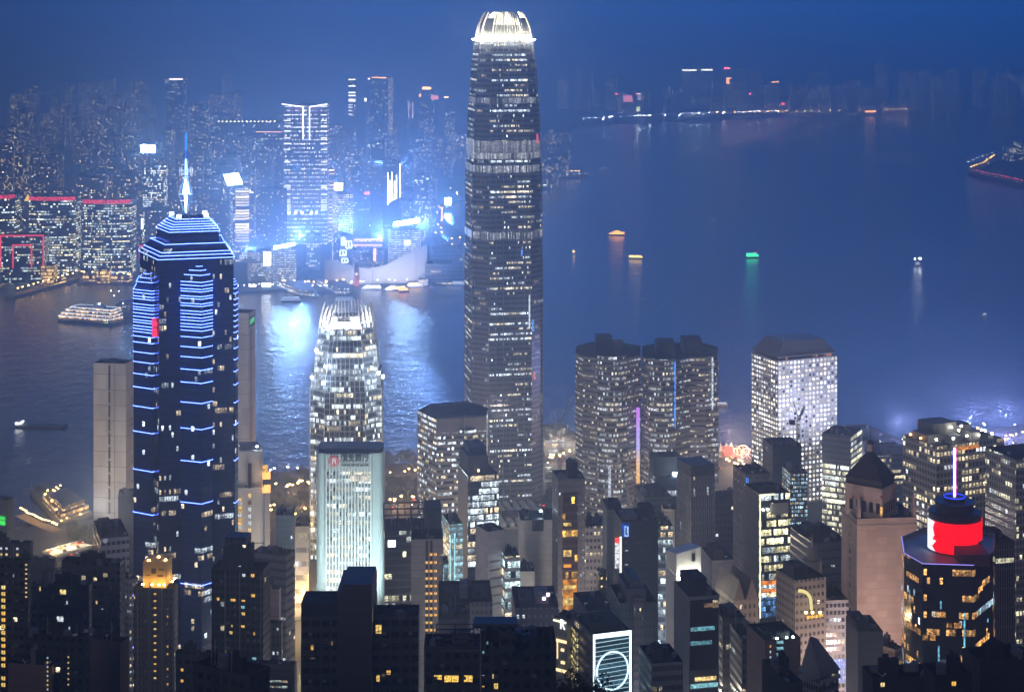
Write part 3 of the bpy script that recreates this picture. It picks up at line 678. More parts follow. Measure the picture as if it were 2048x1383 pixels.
lamp('tower_floodlight', (PX(1690, 1330), 1330, 25), 1000000, (.72, .74, 1.0), 1.5, 'SPOT', (PX(1640, 1415), 1415, 130), .9, 75)

# twin granite towers with glass bays
gran = wall('pink_granite_bands', (.25, .22, .225), (.03, .035, .045), 2.4, 3.9, .03, (.56, .92), .30, 5, .55, .55, .1, .6, (.9, .97, 1), (1, .86, .6), busy=1.0, solo=.6)
bayg = wall('glass_bay_bands', (.20, .185, .195), (.035, .04, .055), 2.0, 3.9, .06, (.42, .93), .42, 5, .62, .45, .08, .4, (.9, .97, 1), (1, .88, .65), busy=1.0, solo=.6)
def arc(cx_, cy_, r, a0, a1, n): return [(cx_+r*math.cos(R(a0+(a1-a0)*k/n)), cy_+r*math.sin(R(a0+(a1-a0)*k/n))) for k in range(n+1)]
def twin(label, corners, ytop, bays, yb, Yt, plants):
    foot = [cpt(x, Y) for x, Y in corners]
    B = bld('office_tower', label, foot, ytop, gran, 'office tower', z0=4, plants=[], yref=Yt, roofm=roof_dark, group='twin granite towers')
    for (xa, xb, Ya, bul, yt) in bays:
        xl, xr = PX(xa, Ya), PX(xb, Ya); w_ = xr-xl; rad = (w_*w_/4+bul*bul)/(2*bul); h_ = math.degrees(math.asin(min(1, w_/2/rad)))
        a = arc((xl+xr)/2, Ya-bul+rad, rad, -90-h_, -90+h_, 10)
        b = MB(); b.prism(a, 4, PZ(yt, Ya), 0, capm=1); b.build('curved_bay', [bayg, roof_dark], B['root'])
    for (xa, xb, Ya, Yc, ya, ybm) in plants:
        b = MB(); x0, x1 = PX(xa, Ya), PX(xb, Ya); b.box(x0, x1, Ya, Yc, B['z1']-1.3, PZ(ya, Ya)); b.build('plant_room', plant_d, B['root'])
    return B
BT = twin('granite twin tower with glass bays, left one of the pair beside the harbour', [(1166, 1330), (1197, 1322), (1252, 1322), (1281, 1334), (1281, 1372), (1235, 1390), (1185, 1390), (1153, 1372), (1151, 1345)], 712,
     [(1195, 1254, 1322, 5, 710)], 1010, 1330, [(1192, 1225, 1352, 1372, 676, 0), (1225, 1248, 1350, 1370, 688, 0)])
BT2 = twin('granite twin tower with glass bays, right one of the pair with two roof houses', [(1283, 1334), (1298, 1322), (1352, 1320), (1380, 1330), (1412, 1330), (1435, 1340), (1436, 1372), (1400, 1392), (1320, 1390), (1285, 1376)], 712,
     [(1297, 1353, 1321, 5, 716), (1411, 1437, 1338, 3, 716)], 1010, 1334, [(1314, 1350, 1345, 1368, 686, 0), (1366, 1404, 1350, 1372, 680, 0)])
b = MB(); x = PX(1276, 1326); b.box(PX(1272.5, 1327), PX(1279, 1327), 1324, 1327, PZ(965, 1326), PZ(815, 1326))
mm, mt_ = newmat('media_strip'); N = mt_.nodes.new; p = N('ShaderNodeBsdfPrincipled'); o = N('ShaderNodeOutputMaterial'); mt_.links.new(p.outputs[0], o.inputs[0]); u = N('ShaderNodeTexCoord'); sx = N('ShaderNodeSeparateXYZ'); mt_.links.new(u.outputs['Generated'], sx.inputs[0])
rp = N('ShaderNodeValToRGB'); mt_.links.new(sx.outputs[2], rp.inputs[0]); e = rp.color_ramp.elements; e[0].color = (1, .5, .12, 1); e[1].color = (.7, .2, 1, 1); q = e.new(.25); q.color = (1, .6, .3, 1); q = e.new(.5); q.color = (.5, .5, 1, 1)
z_ = N('ShaderNodeTexNoise'); z_.inputs['Scale'].default_value = 40; mt_.links.new(u.outputs['Generated'], z_.inputs['Vector']); mr = N('ShaderNodeMapRange'); mt_.links.new(z_.outputs['Fac'], mr.inputs[0])
for k, x_ in ((1, .4), (2, .62), (3, .3), (4, 2.4)): mr.inputs[k].default_value = x_
p.inputs['Base Color'].default_value = (.02, .02, .02, 1); p.inputs['Specular IOR Level'].default_value = 0; mt_.links.new(rp.outputs[0], p.inputs['Emission Color']); mt_.links.new(mr.outputs[0], p.inputs['Emission Strength']); mm.cycles.emission_sampling = 'NONE'
b.build('media_screen', mm, BT['root'])
b = MB(); x = PX(1350, 1318); b.box(x-.4, x+.4, 1317.2, 1318.2, PZ(855, 1318), PZ(722, 1318)); b.build('light_strip', glow('led_blue', (.08, .3, 1), 2.2, var=.6), BT2['root'])
b = MB(); x = PX(1425, 1333); b.box(x-.6, x+.6, 1332.4, 1333.4, PZ(820, 1332), PZ(715, 1332)); b.build('light_strip', glow('led_pale', (.8, .9, 1), 1.3, var=.5), BT2['root'])
b = MB(); x = PX(1219, 1317); b.box(x-1, x+1, 1315.5, 1316.5, PZ(1000, 1317), PZ(930, 1317)); b.build('light_strip', glow('led_pale2', (.85, .9, 1), 1.0, var=.5), BT['root'])
# ---------------------------------------------------------------- mid-ground buildings
def zy(B, y): return PZ(y, B['Y'])
def T(name, label, l, c, r, Y, th, ytop, mat, b=None, a=None, cat='building', **k):
    f = rb(l, c, r, Y, th, b=b, a=a); B = bld(name, label, f, ytop, mat, cat, **k); B['Y'] = Y; return B
FR = 0
cream = (.50, .47, .43); greyw = (.36, .35, .36); pinkw = (.42, .32, .29); dark = (.07, .075, .09); navy = (.03, .04, .07); brown = (.2, .16, .14)
# white slabs by the ferry pier
slab = wall('cream_slab', (.66, .64, .61), (.1, .1, .1), 6.5, 12, .0, (.97, .995), 0, 4, 0)
B = T('tower_slab', 'blank cream tower slab with one dashed dark window strip, left of the blue neon tower', 187, 252, 268, 1350, 82, 727, slab, z0=3, plants=[(.3, .6, .3, .6, 3)])
zz0, zz1 = B['z0'], B['z1']
dk = surf('slab_slot', (.07, .055, .055), .6)
for k in range(12):
    z = zz1-1.5-k*10.8-(0 if k == 0 else 9.5)
    hgt = 19 if k == 0 else 9.2
    if z-hgt > 5: panel(B, 3, .46, .52, z-hgt, z, dk, 'window_strip', .06)
panel(B, 3, .648, .662, zz0+1, zz1-1, dk, 'groove', .05)
windows(B, 0, [.75], frange(20, zz1-30, 4.1), 1.8, 2.2, [W_WARM, W_DIM, W_DIM], .8, 4)
B = T('tower_slab', 'blank cream tower slab with a green screen, right of the blue neon tower', 474, 497, 511, 1390, 80, 626, slab, z0=3, b=34, plants=[(.2, .5, .2, .8, 3)])
panel(B, 0, .15, .85, PZ(655, 1390), PZ(636, 1390), surf('screen_frame', (.05, .08, .09), .4), 'sign_board', .2)
for s in (.22, .42, .62): panel(B, 0, s, s+.14, PZ(652-s*6, 1390), PZ(642-s*6, 1390), glow('green_led', (.15, 1, .25), .9), 'sign_glyph', .3)
panel(B, 0, .30, .42, 6, PZ(660, 1390), dk, 'window_strip', .06)
panel(B, 0, .62, .66, 6, PZ(660, 1390), dk, 'groove', .06)
windows(B, 0, [.36], frange(PZ(900, 1390), PZ(790, 1390), 4), 1.3, 2.2, [W_WARM, W_DIM, W_OFF], .5, 9)
# white tower with orange lit balconies
wt = wall('white_tower_wall', (.75, .76, .77), (.1, .11, .12), 30, 50, 0, (.98, .99), 0)
B = T('apartment_tower', 'slim white tower with a column of small windows and orange lit balconies at its shoulder', 470, 476, 528, 1150, 8, 975, wt, b=18, plants=[])
top = rb(470, 478, 526, 1153, 8, b=12); m = MB(); m.prism(top, B['z1']-1.2, PZ(905, 1150)); m.build('upper_block', surf('white_render', (.75, .76, .77), .6, .15, .05), B['root'])
m = MB(); q = rb(470, 478, 516, 1156, 8, b=7); m.prism(q, PZ(905, 1150)+.01, PZ(893, 1150)); m.build('plant_room', plant_m, B['root'])
fixtures('floodlight', [at(x, 893, 1158) for x in (480, 494, 514)], (1.2, 1.2, .8), glow('roof_lamp_white', (.8, .95, 1), 60, True), B['root'])
windows(B, 0, [.45], frange(PZ(1190, 1150), PZ(985, 1150), 4.6), 2.2, 3.0, [W_COOL, W_OFF, W_DIM, W_YEL], 1, 3)
panel(B, 0, .38, .52, PZ(975, 1152), PZ(925, 1152), dk, 'window_strip', .1)
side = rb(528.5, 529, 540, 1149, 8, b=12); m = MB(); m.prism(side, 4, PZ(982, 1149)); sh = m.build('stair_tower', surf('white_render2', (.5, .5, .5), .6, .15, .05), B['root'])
am = glow('amber_soffit', (1, .5, .12), 2.2, True)
for yy in (985, 958, 945):
    m = MB(); m.prism(rb(524, 525, 541 if yy > 950 else 536, 1148.6, 8, b=9), PZ(yy, 1149), PZ(yy-9, 1149), bottom=True); m.build('lit_balcony', am if yy > 950 else W_WARM, B['root'])
for yy in range(1000, 1180, 8):
    m = MB(); x = PX(478, 1149); m.box(x-.6, x+1.6, 1148.4, 1149.3, PZ(yy, 1149), PZ(yy-4, 1149)); m.build('window', W_WARM if yy % 3 else W_COOL, B['root'])
T('office_block', 'slim dark tower with one column of small lights, between the white tower and the bank', 550, 552, 588, 1070, 5, 1030, wall('dark_slim', (.05, .065, .1), (.03, .035, .05), 3.2, 3.6, .3, (.3, .7), .02, 1, 2, solo=1), b=18)
Bx = T('office_block', 'low beige lit building below the slim dark tower', 588, 590, 618, 1130, 4, 1052, wall('beige_low', (.45, .42, .38), (.15, .15, .15), 8, 9, .05, (.5, .9), .1, 3, .6, 1), b=20)
# grey banded tower with chamfered plan and curved bay
f3 = wall('grey_band_tower', (.27, .25, .255), (.04, .05, .065), 2.4, 4.0, .02, (.5, .95), .40, 3, 1.2, .35, .12, .6, (.85, .95, 1), busy=1, solo=.7)
Y = 1240; foot = [cpt(873, Y-6), cpt(928, Y-2), cpt(973, Y+2), cpt(976, Y+30), cpt(938, Y+50), cpt(862, Y+44), cpt(835, Y+22)]
B = bld('office_tower', 'grey banded tower with a chamfered dark roof, left of the tallest tower', foot, 838, f3, 'office tower', z0=4, plants=[], yref=Y-6, par=2)
B['Y'] = Y
m = MB(); m.prism([(p[0]+(cen(foot)[0]-p[0])*-.003, p[1]-.15) for p in foot[:3]]+[cpt(973, Y+6), cpt(873, Y+4)], PZ(862, Y), B['z1']+.4, cap=False); m.build('crown_band', surf('granite_plain', (.27, .25, .255), .6, .15), B['root'])
a = arc(PX(931, Y-2), Y+4, 8.5, -170, -10, 9); m = MB(); m.prism(a, 4, PZ(857, Y), 0, capm=1); m.build('curved_bay', [f3, roof_dark], B['root'])
m = MB(); m.bar((PX(929, Y), Y-5, PZ(857, Y)), (PX(929, Y), Y-5, PZ(826, Y)), .35, 5); m.build('flag_pole', steel, B['root'])
m = MB(); m.prism(rb(905, 912, 938, Y+26, 12, b=9), B['z1']-2, B['z1']+3.5); m.build('plant_room', plant_d, B['root'])
# dark glass tower beside it
gd = wall('dark_office_glass', (.10, .11, .13), (.02, .028, .04), 2.2, 4.2, .05, (.12, .9), .75, 9, 1.6, .35, .08, .25, (.82, .95, 1), (1, .8, .5), busy=.9)
B = T('office_tower', 'dark glass tower with bright white office floors, in front of the tallest tower', 921, 936, 997, 1110, 14, 952, gd, b=30, plants=[])
m = MB(); m.prism(rb(921.5, 936.5, 976, 1113, 14, b=26), B['z1']-1.3, PZ(915, 1110)); m.prism(rb(924, 938, 972, 1120, 14, b=18), PZ(915, 1110)+.01, PZ(893, 1120)); m.build('plant_room', surf('plant_navy', (.03, .04, .055), .6), B['root'])
fixtures('roof_lamp', [at(957, 942, 1111)], (1, 1, 1), glow('roof_lamp_orange', (1, .45, .15), 22), B['root'])
panel(B, 3, .02, .98, 4, B['z1']-.5, surf('grey_side', (.26, .25, .27), .55, .2), 'side_wall', .3)
# teal lit building
tl = wall('teal_lit_wall', (.25, .42, .46), (.05, .09, .11), 1.9, 3.4, .12, (.15, .8), .5, 12, .9, .1, .2, .4, (.45, .85, 1), busy=.4)
B = T('office_block', 'pale teal lit office block with bright corner lines, squeezed beside the dark glass tower', 889, 899, 926, 1010, 14, 1048, tl, b=22)
tline = glow('teal_led', (.45, .92, 1), 1.6)
for s in (.02, .36): panel(B, 0, s, s+.05, 20, B['z1']-6, tline, 'light_strip', .3)
T('office_block', 'narrow cyan lit wall slab below the teal office block', 886, 888, 897, 960, 8, 1125, wall('cyan_slab', (.35, .5, .55), (.2, .3, .35), 3, 3, .1, (.2, .9), 2, 3, .7, 0, cool=(.5, .9, 1)), b=10, plants=[])
# building with the open roof frame
rf = wall('dark_mixed_glass', (.05, .045, .055), (.02, .02, .028), 3.0, 4.0, .05, (.12, .85), .30, 6, 1.8, .8, .1, .3, (.9, 1, .9), (1, .95, .6), busy=2.0)
B = T('office_block', 'dark glass block under an open steel roof frame with a small white screen', 760, 769, 884, 945, 5, 1062, rf, b=24, plants=[])
m = MB(); zt_ = PZ(1030, 945); f = B['foot']; m.prism(sub(f, .72, 1.0, .2, .95), B['z1']-1.3, PZ(1019, 950)); m.build('plant_room', plant_d, B['root'])
m = MB()
for s in (0, .24, .48, .71):
    for t in (0, .5, 1): p_ = lerp2(f, s, t); m.bar((*p_, B['z1']), (*p_, zt_), .35)
for t in (0, .5, 1): m.bar((*lerp2(f, 0, t), zt_), (*lerp2(f, .71, t), zt_), .45)
for s in (0, .12, .24, .36, .48, .6, .71): m.bar((*lerp2(f, s, 0), zt_), (*lerp2(f, s, 1), zt_), .35)
m.build('roof_frame', surf('dark_steel', (.09, .085, .09), .5), B['root'])
panel(B, 0, .06, .19, PZ(1093, 945), PZ(1080, 945), glow('white_screen', (.75, .85, 1), 5, True), 'screen', .4)
# blank grey slab with the orange windows
B = T('apartment_tower', 'blank grey slab with three columns of square orange windows', 821, 822, 886, 800, 3, 1078, plain('grey_render', (.42, .41, .43)), b=16, plants=[])
for s in (.50, .635): panel(B, 0, s-.045, s+.04, B['z0'], B['z1']-.6, surf('dark_slot', (.07, .06, .055), .6), 'window_strip', .05)
orw = glow('lit_window_orange', (1, .50, .12), 1.9, var=.6)
zs = [PZ(y, 800) for y in (1112, 1128, 1145, 1160, 1175, 1190, 1205, 1220, 1233, 1248, 1263, 1278)]
windows(B, 0, [.49, .625], zs, 1.5, 1.5, [orw, orw, W_WARM], .95, 2); windows(B, 0, [.765], zs, 1.5, 1.5, [orw], .9, 5); windows(B, 0, [.94], zs[:3], .7, 1.0, [orw], 1, 5)
# blank white blocks, right of centre
bl = plain('pale_render', (.62, .60, .60), v0=.96)
B = T('office_block', 'blank pale wall building with a notched roof parapet and a white roof lamp', 1038, 1041, 1109, 985, 4, 1040, bl, b=20, plants=[(.08, .3, .5, .9, 2.5)])
m = MB(); m.prism(sub(B['foot'], .34, .68, -.004, .2), PZ(1062, 985), B['z1']+.2, bottom=True); m.build('parapet_grille', surf('grille_dark', (.05, .055, .06), .5), B['root'])
m = MB(); m.prism(sub(B['foot'], .68, .98, .0, .5), B['z1']+.01, B['z1']+3.6); m.build('plant_room', plant_d, B['root'])
fixtures('roof_lamp', [(*lerp2(B['foot'], .62, .3), B['z1']+3)], (1.2, 1.2, .8), glow('roof_lamp_blue_white', (.75, .88, 1), 60, True), B['root'])
T('office_block', 'small blank pale block below the notched parapet building', 1038, 1040, 1069, 930, 3, 1142, bl, b=16)
B = T('office_block', 'blank grey tower with bright ribbon windows on its right half', 951, 976, 1010, 905, 28, 1063, bl, plants=[(.1, .4, .3, .6, 2)])
rib = wall('ribbon_glass', (.5, .53, .55), (.06, .1, .12), 2.2, 5.3, .02, (.18, .82), .7, 8, 1.3, .2, .1, .4, (.75, 1, 1), busy=.4)
T('office_block', 'lower glazed wing with bright white floor ribbons', 988, 1010, 1040, 902, 12, 1112, rib, b=14)
m = MB(); B_ = B['foot']
for k in range(6): panel(B, 0, .1, .75, PZ(1126+k*17, 905), PZ(1122+k*17, 905), surf('louvre_slot', (.2, .2, .21), .6), 'louvre', .08)
# dark roofscape between
T('low_block', 'low dark roof cluttered with plant, below the blank grey tower', 876, 878, 985, 760, 3, 1205, wall('lowdark', (.1, .1, .12), (.03, .03, .04), 3, 3.4, .2, (.3, .8), .02), b=30, plants=[(.05, .3, .2, .6, 3), (.4, .55, .3, .7, 5), (.65, .9, .1, .5, 2.5)])
T('low_block', 'grey plastered roof house with a white outline panel, right of the orange window slab', 876, 877, 940, 700, 2, 1238, plain('plaster_grey', (.2, .2, .23)), b=20, plants=[(.5, .65, .3, .6, 2), (.1, .3, .5, .8, 1.5)])
B = T('low_block', 'dark roof block with square terrace openings, under the blank pale buildings', 1028, 1030, 1118, 790, 3, 1215, wall('terr', (.1, .1, .12), (.3, .3, .35), 4, 4, .3, (.3, .7), .05), b=30, plants=[(.1, .4, .1, .6, 4), (.5, .8, .3, .8, 3)])
fixtures('roof_lamp', [at(1096, 1190, 800), at(1088, 1198, 795)], (1.4, 1, 1), glow('roof_lamp_pink', (1, .75, .85), 9), B['root'])
# brown tower with the orange lobby
br = wall('brown_grid_wall', (.16, .15, .16), (.05, .04, .04), 3, 3.8, .35, (.35, .65), .06, 1, 1.4, .3, solo=1)
B = T('office_tower', 'brown tower with a glowing orange atrium window column', 1110, 1116, 1170, 960, 8, 958, br, b=20, plants=[(.45, .8, .3, .7, 9), (.1, .4, .2, .7, 1)])
cent = wall('atrium_glass', (.10, .06, .055), (.05, .025, .025), 2.6, 4.6, .05, (.15, .9), .22, 4, 2.0, .95, .1, .3, (.7, 1, .9), (1, .55, .08), busy=1.5)
panel(B, 0, .16, .72, PZ(1240, 960), PZ(985, 960), cent, 'atrium_glazing', .4)
og = glow('lobby_orange', (1, .36, .02), .9, True, .35)
panel(B, 0, .17, .70, PZ(1222, 960), PZ(1158, 960), og, 'lit_lobby', .7)
oy = glow('lobby_yellow', (1, .66, .18), 1.5, var=.5)
for y in (1170, 1195, 1202): panel(B, 0, .19, .66, PZ(y+7, 960), PZ(y, 960), oy, 'lit_floor', .9)
for y in (1100, 1106, 1128, 1045): panel(B, 0, .2, .48, PZ(y+6, 960), PZ(y, 960), oy if y != 1128 else glow('orange_room', (1, .4, .02), 1.2), 'lit_floor', .9)
windows(B, 0, [.93], frange(PZ(1240, 960), PZ(985, 960), 4.2), .9, 1.1, [W_COOL, W_COOL, W_DIM], .9, 12)
# beige window grid
T('office_block', 'beige block with a regular grid of small square windows, behind the orange atrium tower', 1169, 1171, 1215, 1010, 4, 1052, wall('beige_grid', (.36, .31, .29), (.04, .045, .06), 3.4, 4.0, .2, (.25, .72), .12, 2, 1.5, .9), b=20)
T('office_block', 'narrow dark stair block with yellow windows in a column', 1197, 1198, 1213, 900, 3, 1150, wall('stair_y', (.07, .07, .08), (.03, .03, .03), 4.2, 4.4, .35, (.3, .6), .9, 1, 2.0, 1, warmc=(1, .75, .3)), b=12, plants=[])
T('office_block', 'tall blank grey building with roof masts, behind the navy sign building', 1212, 1214, 1246, 905, 4, 1018, plain('grey_plain', (.22, .23, .25)), b=20, plants=[(.1, .9, .2, .8, 3)])
# navy building with the blue sign
B = T('office_tower', 'navy tower with a blue outlined sign and a vertical white lit sign', 1238, 1244, 1316, 865, 8, 1042, surf('navy_metal', (.015, .022, .045), .35, .2, .08), b=22, plants=[(.6, .95, .2, .7, 6), (.1, .5, .3, .8, 2)])
panel(B, 0, .01, .19, PZ(1073, 865), PZ(1046, 865), glow('sign_blue', (.0, .10, .85), 1.0, var=.25), 'sign_board', .3)
su = glow('sign_pale_blue', (.45, .7, 1), 1.3)
for (a0, a1, y0, y1) in ((.065, .085, 1071, 1052), (.155, .175, 1071, 1052), (.065, .175, 1072, 1069.5), (.065, .115, 1053.5, 1051), (.135, .155, 1066, 1052)): panel(B, 0, a0, a1, PZ(y0, 865), PZ(y1, 865), su, 'sign_letter', .5)
for k in range(9):
    for s in (.35, .42, .49, .56, .63, .70, .77): 
        if rnd.random() < .6: panel(B, 0, s, s+.05, PZ(1092+k*15.5, 865), PZ(1090+k*15.5, 865), surf('faint_window', (.05, .06, .09), .2) if (k+int(s*100)) % 9 else W_DIM, 'window', .05) if False else None
windows(B, 0, [.12], [PZ(y, 865) for y in (1085, 1102, 1117, 1130, 1148)], 1.8, .7, [W_DIM, W_COOL], .9, 3)
windows(B, 0, [.4, .47, .54, .61, .68, .75], [PZ(y, 865) for y in (1087, 1103, 1118, 1133, 1150, 1165)], .9, .5, [W_OFF, W_DIM], .8, 8)
m = MB(); x = PX(1241, 862); m.box(x-.5, x+.5, 860.5, 862, PZ(1190, 862), PZ(1072, 862)); m.build('light_strip', glow('warm_white_led', (1, .88, .75), 1.6), B['root'])
m = MB(); x = PX(1233.5, 862); m.box(x-1, x+1, 859, 860.5, PZ(1132, 862), PZ(1082, 862)); sgn = m.build('vertical_sign', glow('vsign_white', (.95, .95, 1), 1.3, var=.8), B['root'])
m = MB(); m.box(x-1, x+1, 859, 860.5, PZ(1081.8, 862), PZ(1072, 862)); m.build('vertical_sign_cap', glow('vsign_red', (1, .08, .06), 1.4), sgn)
# blue-green building with lamps on the roof, and its neighbours
B = T('office_block', 'dark blue stepped building with white lamps on its roof terrace', 1307, 1313, 1369, 1170, 8, 955, wall('blue_louvre', (.06, .08, .12), (.03, .045, .07), 1.6, 4.4, .18, (.1, .9), .10, 6, 1.4, .3, busy=2), b=24, plants=[(.0, .98, .35, .95, 13)])
fixtures('roof_lamp', [at(x, 948, 1171) for x in (1348, 1354, 1361)], (1.3, 1.3, 1.3), glow('roof_lamp_cold', (.7, .88, 1), 90, True), B['root'])
m = MB(); m.prism(sub(B['foot'], .6, .98, .02, .3), B['z1']-1.25, B['z1']+.6); m.build('lit_terrace', surf('terrace_white', (.6, .65, .68), .5), B['root'])
T('office_block', 'dark green roofed block with a cut-away corner, left of the terrace with white lamps', 1285, 1290, 1345, 1120, 10, 995, wall('dkgreen', (.05, .075, .08), (.02, .03, .03), 3, 4, .1, (.3, .8), .03, 4, .8), b=30, plants=[(.3, .8, .2, .7, 5), (.05, .2, .3, .6, 3)])
T('office_block', 'small beige tiled block lit from below, next to the hexagon lattice tower', 1327, 1328, 1350, 1060, 3, 1018, wall('tile_lit', (.45, .40, .30), (.25, .22, .18), 1.5, 1.9, .12, (.12, .88), .2, 3, .5, 1), b=12, plants=[])
B = T('office_block', 'glass office slab of horizontal lit floors, behind the white slanted roof', 1314, 1316, 1346, 990, 4, 1052, wall('blue_floor_glass', (.16, .19, .23), (.03, .045, .065), 2.2, 4.4, .04, (.15, .8), .5, 6, 1.5, .35, .1, .3, (.75, .95, 1), (1, .75, .4), busy=.9), b=20)
# lattice tower
lat = wall('lattice_wall', (.09, .085, .105), (.03, .03, .045), 2.3, 5, .16, (.0, 1.0), .02, 2, 1.2, .3, .2, .5, solo=.4)
B = T('office_tower', 'dark tower wrapped in a pale hexagon lattice', 1368, 1382, 1429, 1080, 18, 953, lat, b=22, plants=[(.1, .4, .3, .7, 3), (.5, .9, .2, .6, 4)])
m = MB(); m.prism(B['foot'], B['z1']-.01, PZ(932, 1080)); m.build('roof_screen', surf('screen_navy', (.03, .035, .05), .6), B['root'])
lm = surf('lattice_strip', (.42, .40, .44), .5); z0l, z1l = PZ(1210, 1080), B['z1']
for fi in (0, 3):
    m = MB(); W_ = 12
    for k in range(W_+1):
        P, d, n, L_ = facepos(B, fi, k/W_, z0l, .25); m.bar(P, P+Vector((0, 0, z1l-z0l)), .13, 4)
    for k in range(W_):
        for q in range(10):
            zA = z1l-3-q*9-(k % 2)*4.5
            if zA < z0l: continue
            P, d, n, L_ = facepos(B, fi, k/W_, zA, .25); Q, _, _, _ = facepos(B, fi, (k+1)/W_, zA, .25)
            m.bar(P, Q+Vector((0, 0, 2.2 if (q+k) % 2 else -2.2)), .12, 4)
    m.build('lattice', lm, B['root'])
T('office_block', 'dark block with lamps on its cluttered roof, right of the lattice tower', 1427, 1430, 1490, 1150, 5, 1002, wall('dkblk', (.07, .075, .1), (.02, .025, .04), 4, 4.4, .2, (.3, .75), .12, 2, 1.6, .7), b=26)
B = T('office_tower', 'dark slab with a thin blue neon lattice line on its edge', 1480, 1491, 1541, 1020, 12, 948, wall('dk_slab2', (.11, .10, .12), (.03, .03, .04), 5, 5, .3, (.4, .6), .01), b=22, plants=[(.2, .6, .2, .7, 3)])
bn = glow('neon_blue', (.1, .3, 1), 1.4)
for s in (.02, .09): panel(B, 0, s, s+.025, PZ(1118, 1020), B['z1']-2, bn, 'neon_line', .35)
B = T('office_tower', 'tower outlined by a pale yellow light frame with busy lit office floors', 1503, 1519, 1580, 900, 14, 988, wall('lit_frame_glass', (.05, .06, .08), (.02, .03, .045), 2.0, 4.6, .04, (.14, .82), .70, 9, 1.8, .75, .1, .3, (.8, .95, 1), (1, .9, .5), busy=1.0), b=22, plants=[(.1, .6, .3, .7, 3)])
yl = glow('pale_yellow_led', (1, 1, .62), 1.9)
panel(B, 0, .0, .03, PZ(1235, 900), B['z1'], yl, 'light_frame', .5); panel(B, 0, .03, .48, B['z1']-.8, B['z1'], yl, 'light_frame', .5)
panel(B, 3, .0, .97, B['z0'], B['z1']-.4, surf('grey_side2', (.17, .165, .18), .6), 'side_wall', .2)
panel(B, 0, .04, .7, PZ(1170, 900), PZ(1162, 900), glow('orange_floor', (1, .28, .05), 1.4, var=.5), 'lit_floor', .3); panel(B, 0, .04, .7, PZ(1186, 900), PZ(1178, 900), glow('orange_floor2', (1, .3, .06), 1.2, var=.5), 'lit_floor', .3)
panel(B, 0, .04, .75, PZ(1235, 900), PZ(1195, 900), wall('blue_lit_glass', (.06, .12, .25), (.03, .08, .2), 2, 3, .05, (.1, .9), 1.5, 4, .7, .1, cool=(.15, .45, 1)), 'blue_lit_podium', .3)
panel(B, 0, .35, .95, PZ(1030, 900), PZ(1008, 900), surf('terrace_wall', (.5, .5, .45), .6), 'terrace_wall', .3)
fixtures('roof_lamp', [(*tuple(facepos(B, 0, s, 0, .8)[0])[:2], PZ(1020, 900)) for s in (.1, .25)], (1.0, .6, .8), glow('terrace_lamp', (1, 1, .8), 30, True), B['root'])
# tower under construction with crane
net = wall('scaffold_net', (.022, .04, .06), (.016, .03, .045), 2.4, 3.6, .04, (.05, .95), .01, 1, 1, solo=.5)
B = T('construction_tower', 'unfinished tower wrapped in dark green netting, below the tower crane', 1538, 1545, 1603, 1160, 8, 892, net, b=24, plants=[])
m = MB()
for s in frange(0, 1.01, .16):
    P, d, n, L_ = facepos(B, 0, s, B['z1'], -.5); m.bar(P-Vector((0, 0, 2)), P+Vector((0, 0, rnd.uniform(1, 5))), .15)
m.build('scaffold', steel, B['root'])
T('office_block', 'glittering narrow glass tower beside the netted unfinished tower', 1576, 1580, 1615, 1120, 6, 945, wall('glitter', (.06, .08, .11), (.04, .06, .08), 1.6, 2.6, .2, (.2, .8), .55, 1, 1.0, .25, .1, .3, (.55, .85, 1), busy=.5), b=20)
m = MB(); c_ = thing('tower_crane', 'dark lattice tower crane with a raised jib on the unfinished tower', 'crane', at(1596, 893, 1172)); p0 = at(1596, 893, 1172)
def lattice(m, a, b_, w_, n):
    a, b_ = Vector(a), Vector(b_); ax = (b_-a).normalized(); u = ax.orthogonal().normalized(); v = ax.cross(u)
    for su_, sv in ((1, 1), (1, -1), (-1, -1), (-1, 1)): m.bar(a+(u*su_+v*sv)*w_, b_+(u*su_+v*sv)*w_, .16)
    for k in range(n):
        t0, t1 = k/n, (k+1)/n
        for (s1, s2), (s3, s4) in (((1, 1), (-1, 1)), ((1, -1), (1, 1)), ((-1, -1), (1, -1)), ((-1, 1), (-1, -1))): m.bar(a.lerp(b_, t0)+(u*s1+v*s2)*w_, a.lerp(b_, t1)+(u*s3+v*s4)*w_, .1)
crm = surf('crane_paint', (.12, .10, .10), .5)
lattice(m, p0, p0+Vector((0, 0, 20)), .9, 10); m.build('mast', crm, c_)
m = MB(); e_ = at(1609, 812, 1168); lattice(m, p0+Vector((0, -1, 18)), e_, .6, 14); m.build('jib', crm, c_)
m = MB(); m.bar(p0+Vector((0, 0, 20)), p0+Vector((-3, 0, 30)), .3); m.bar(p0+Vector((-3, 0, 30)), e_, .08); m.box(p0.x-6, p0.x-2, p0.y-1, p0.y+1, p0.z+15, p0.z+18); m.build('cabin', crm, c_)
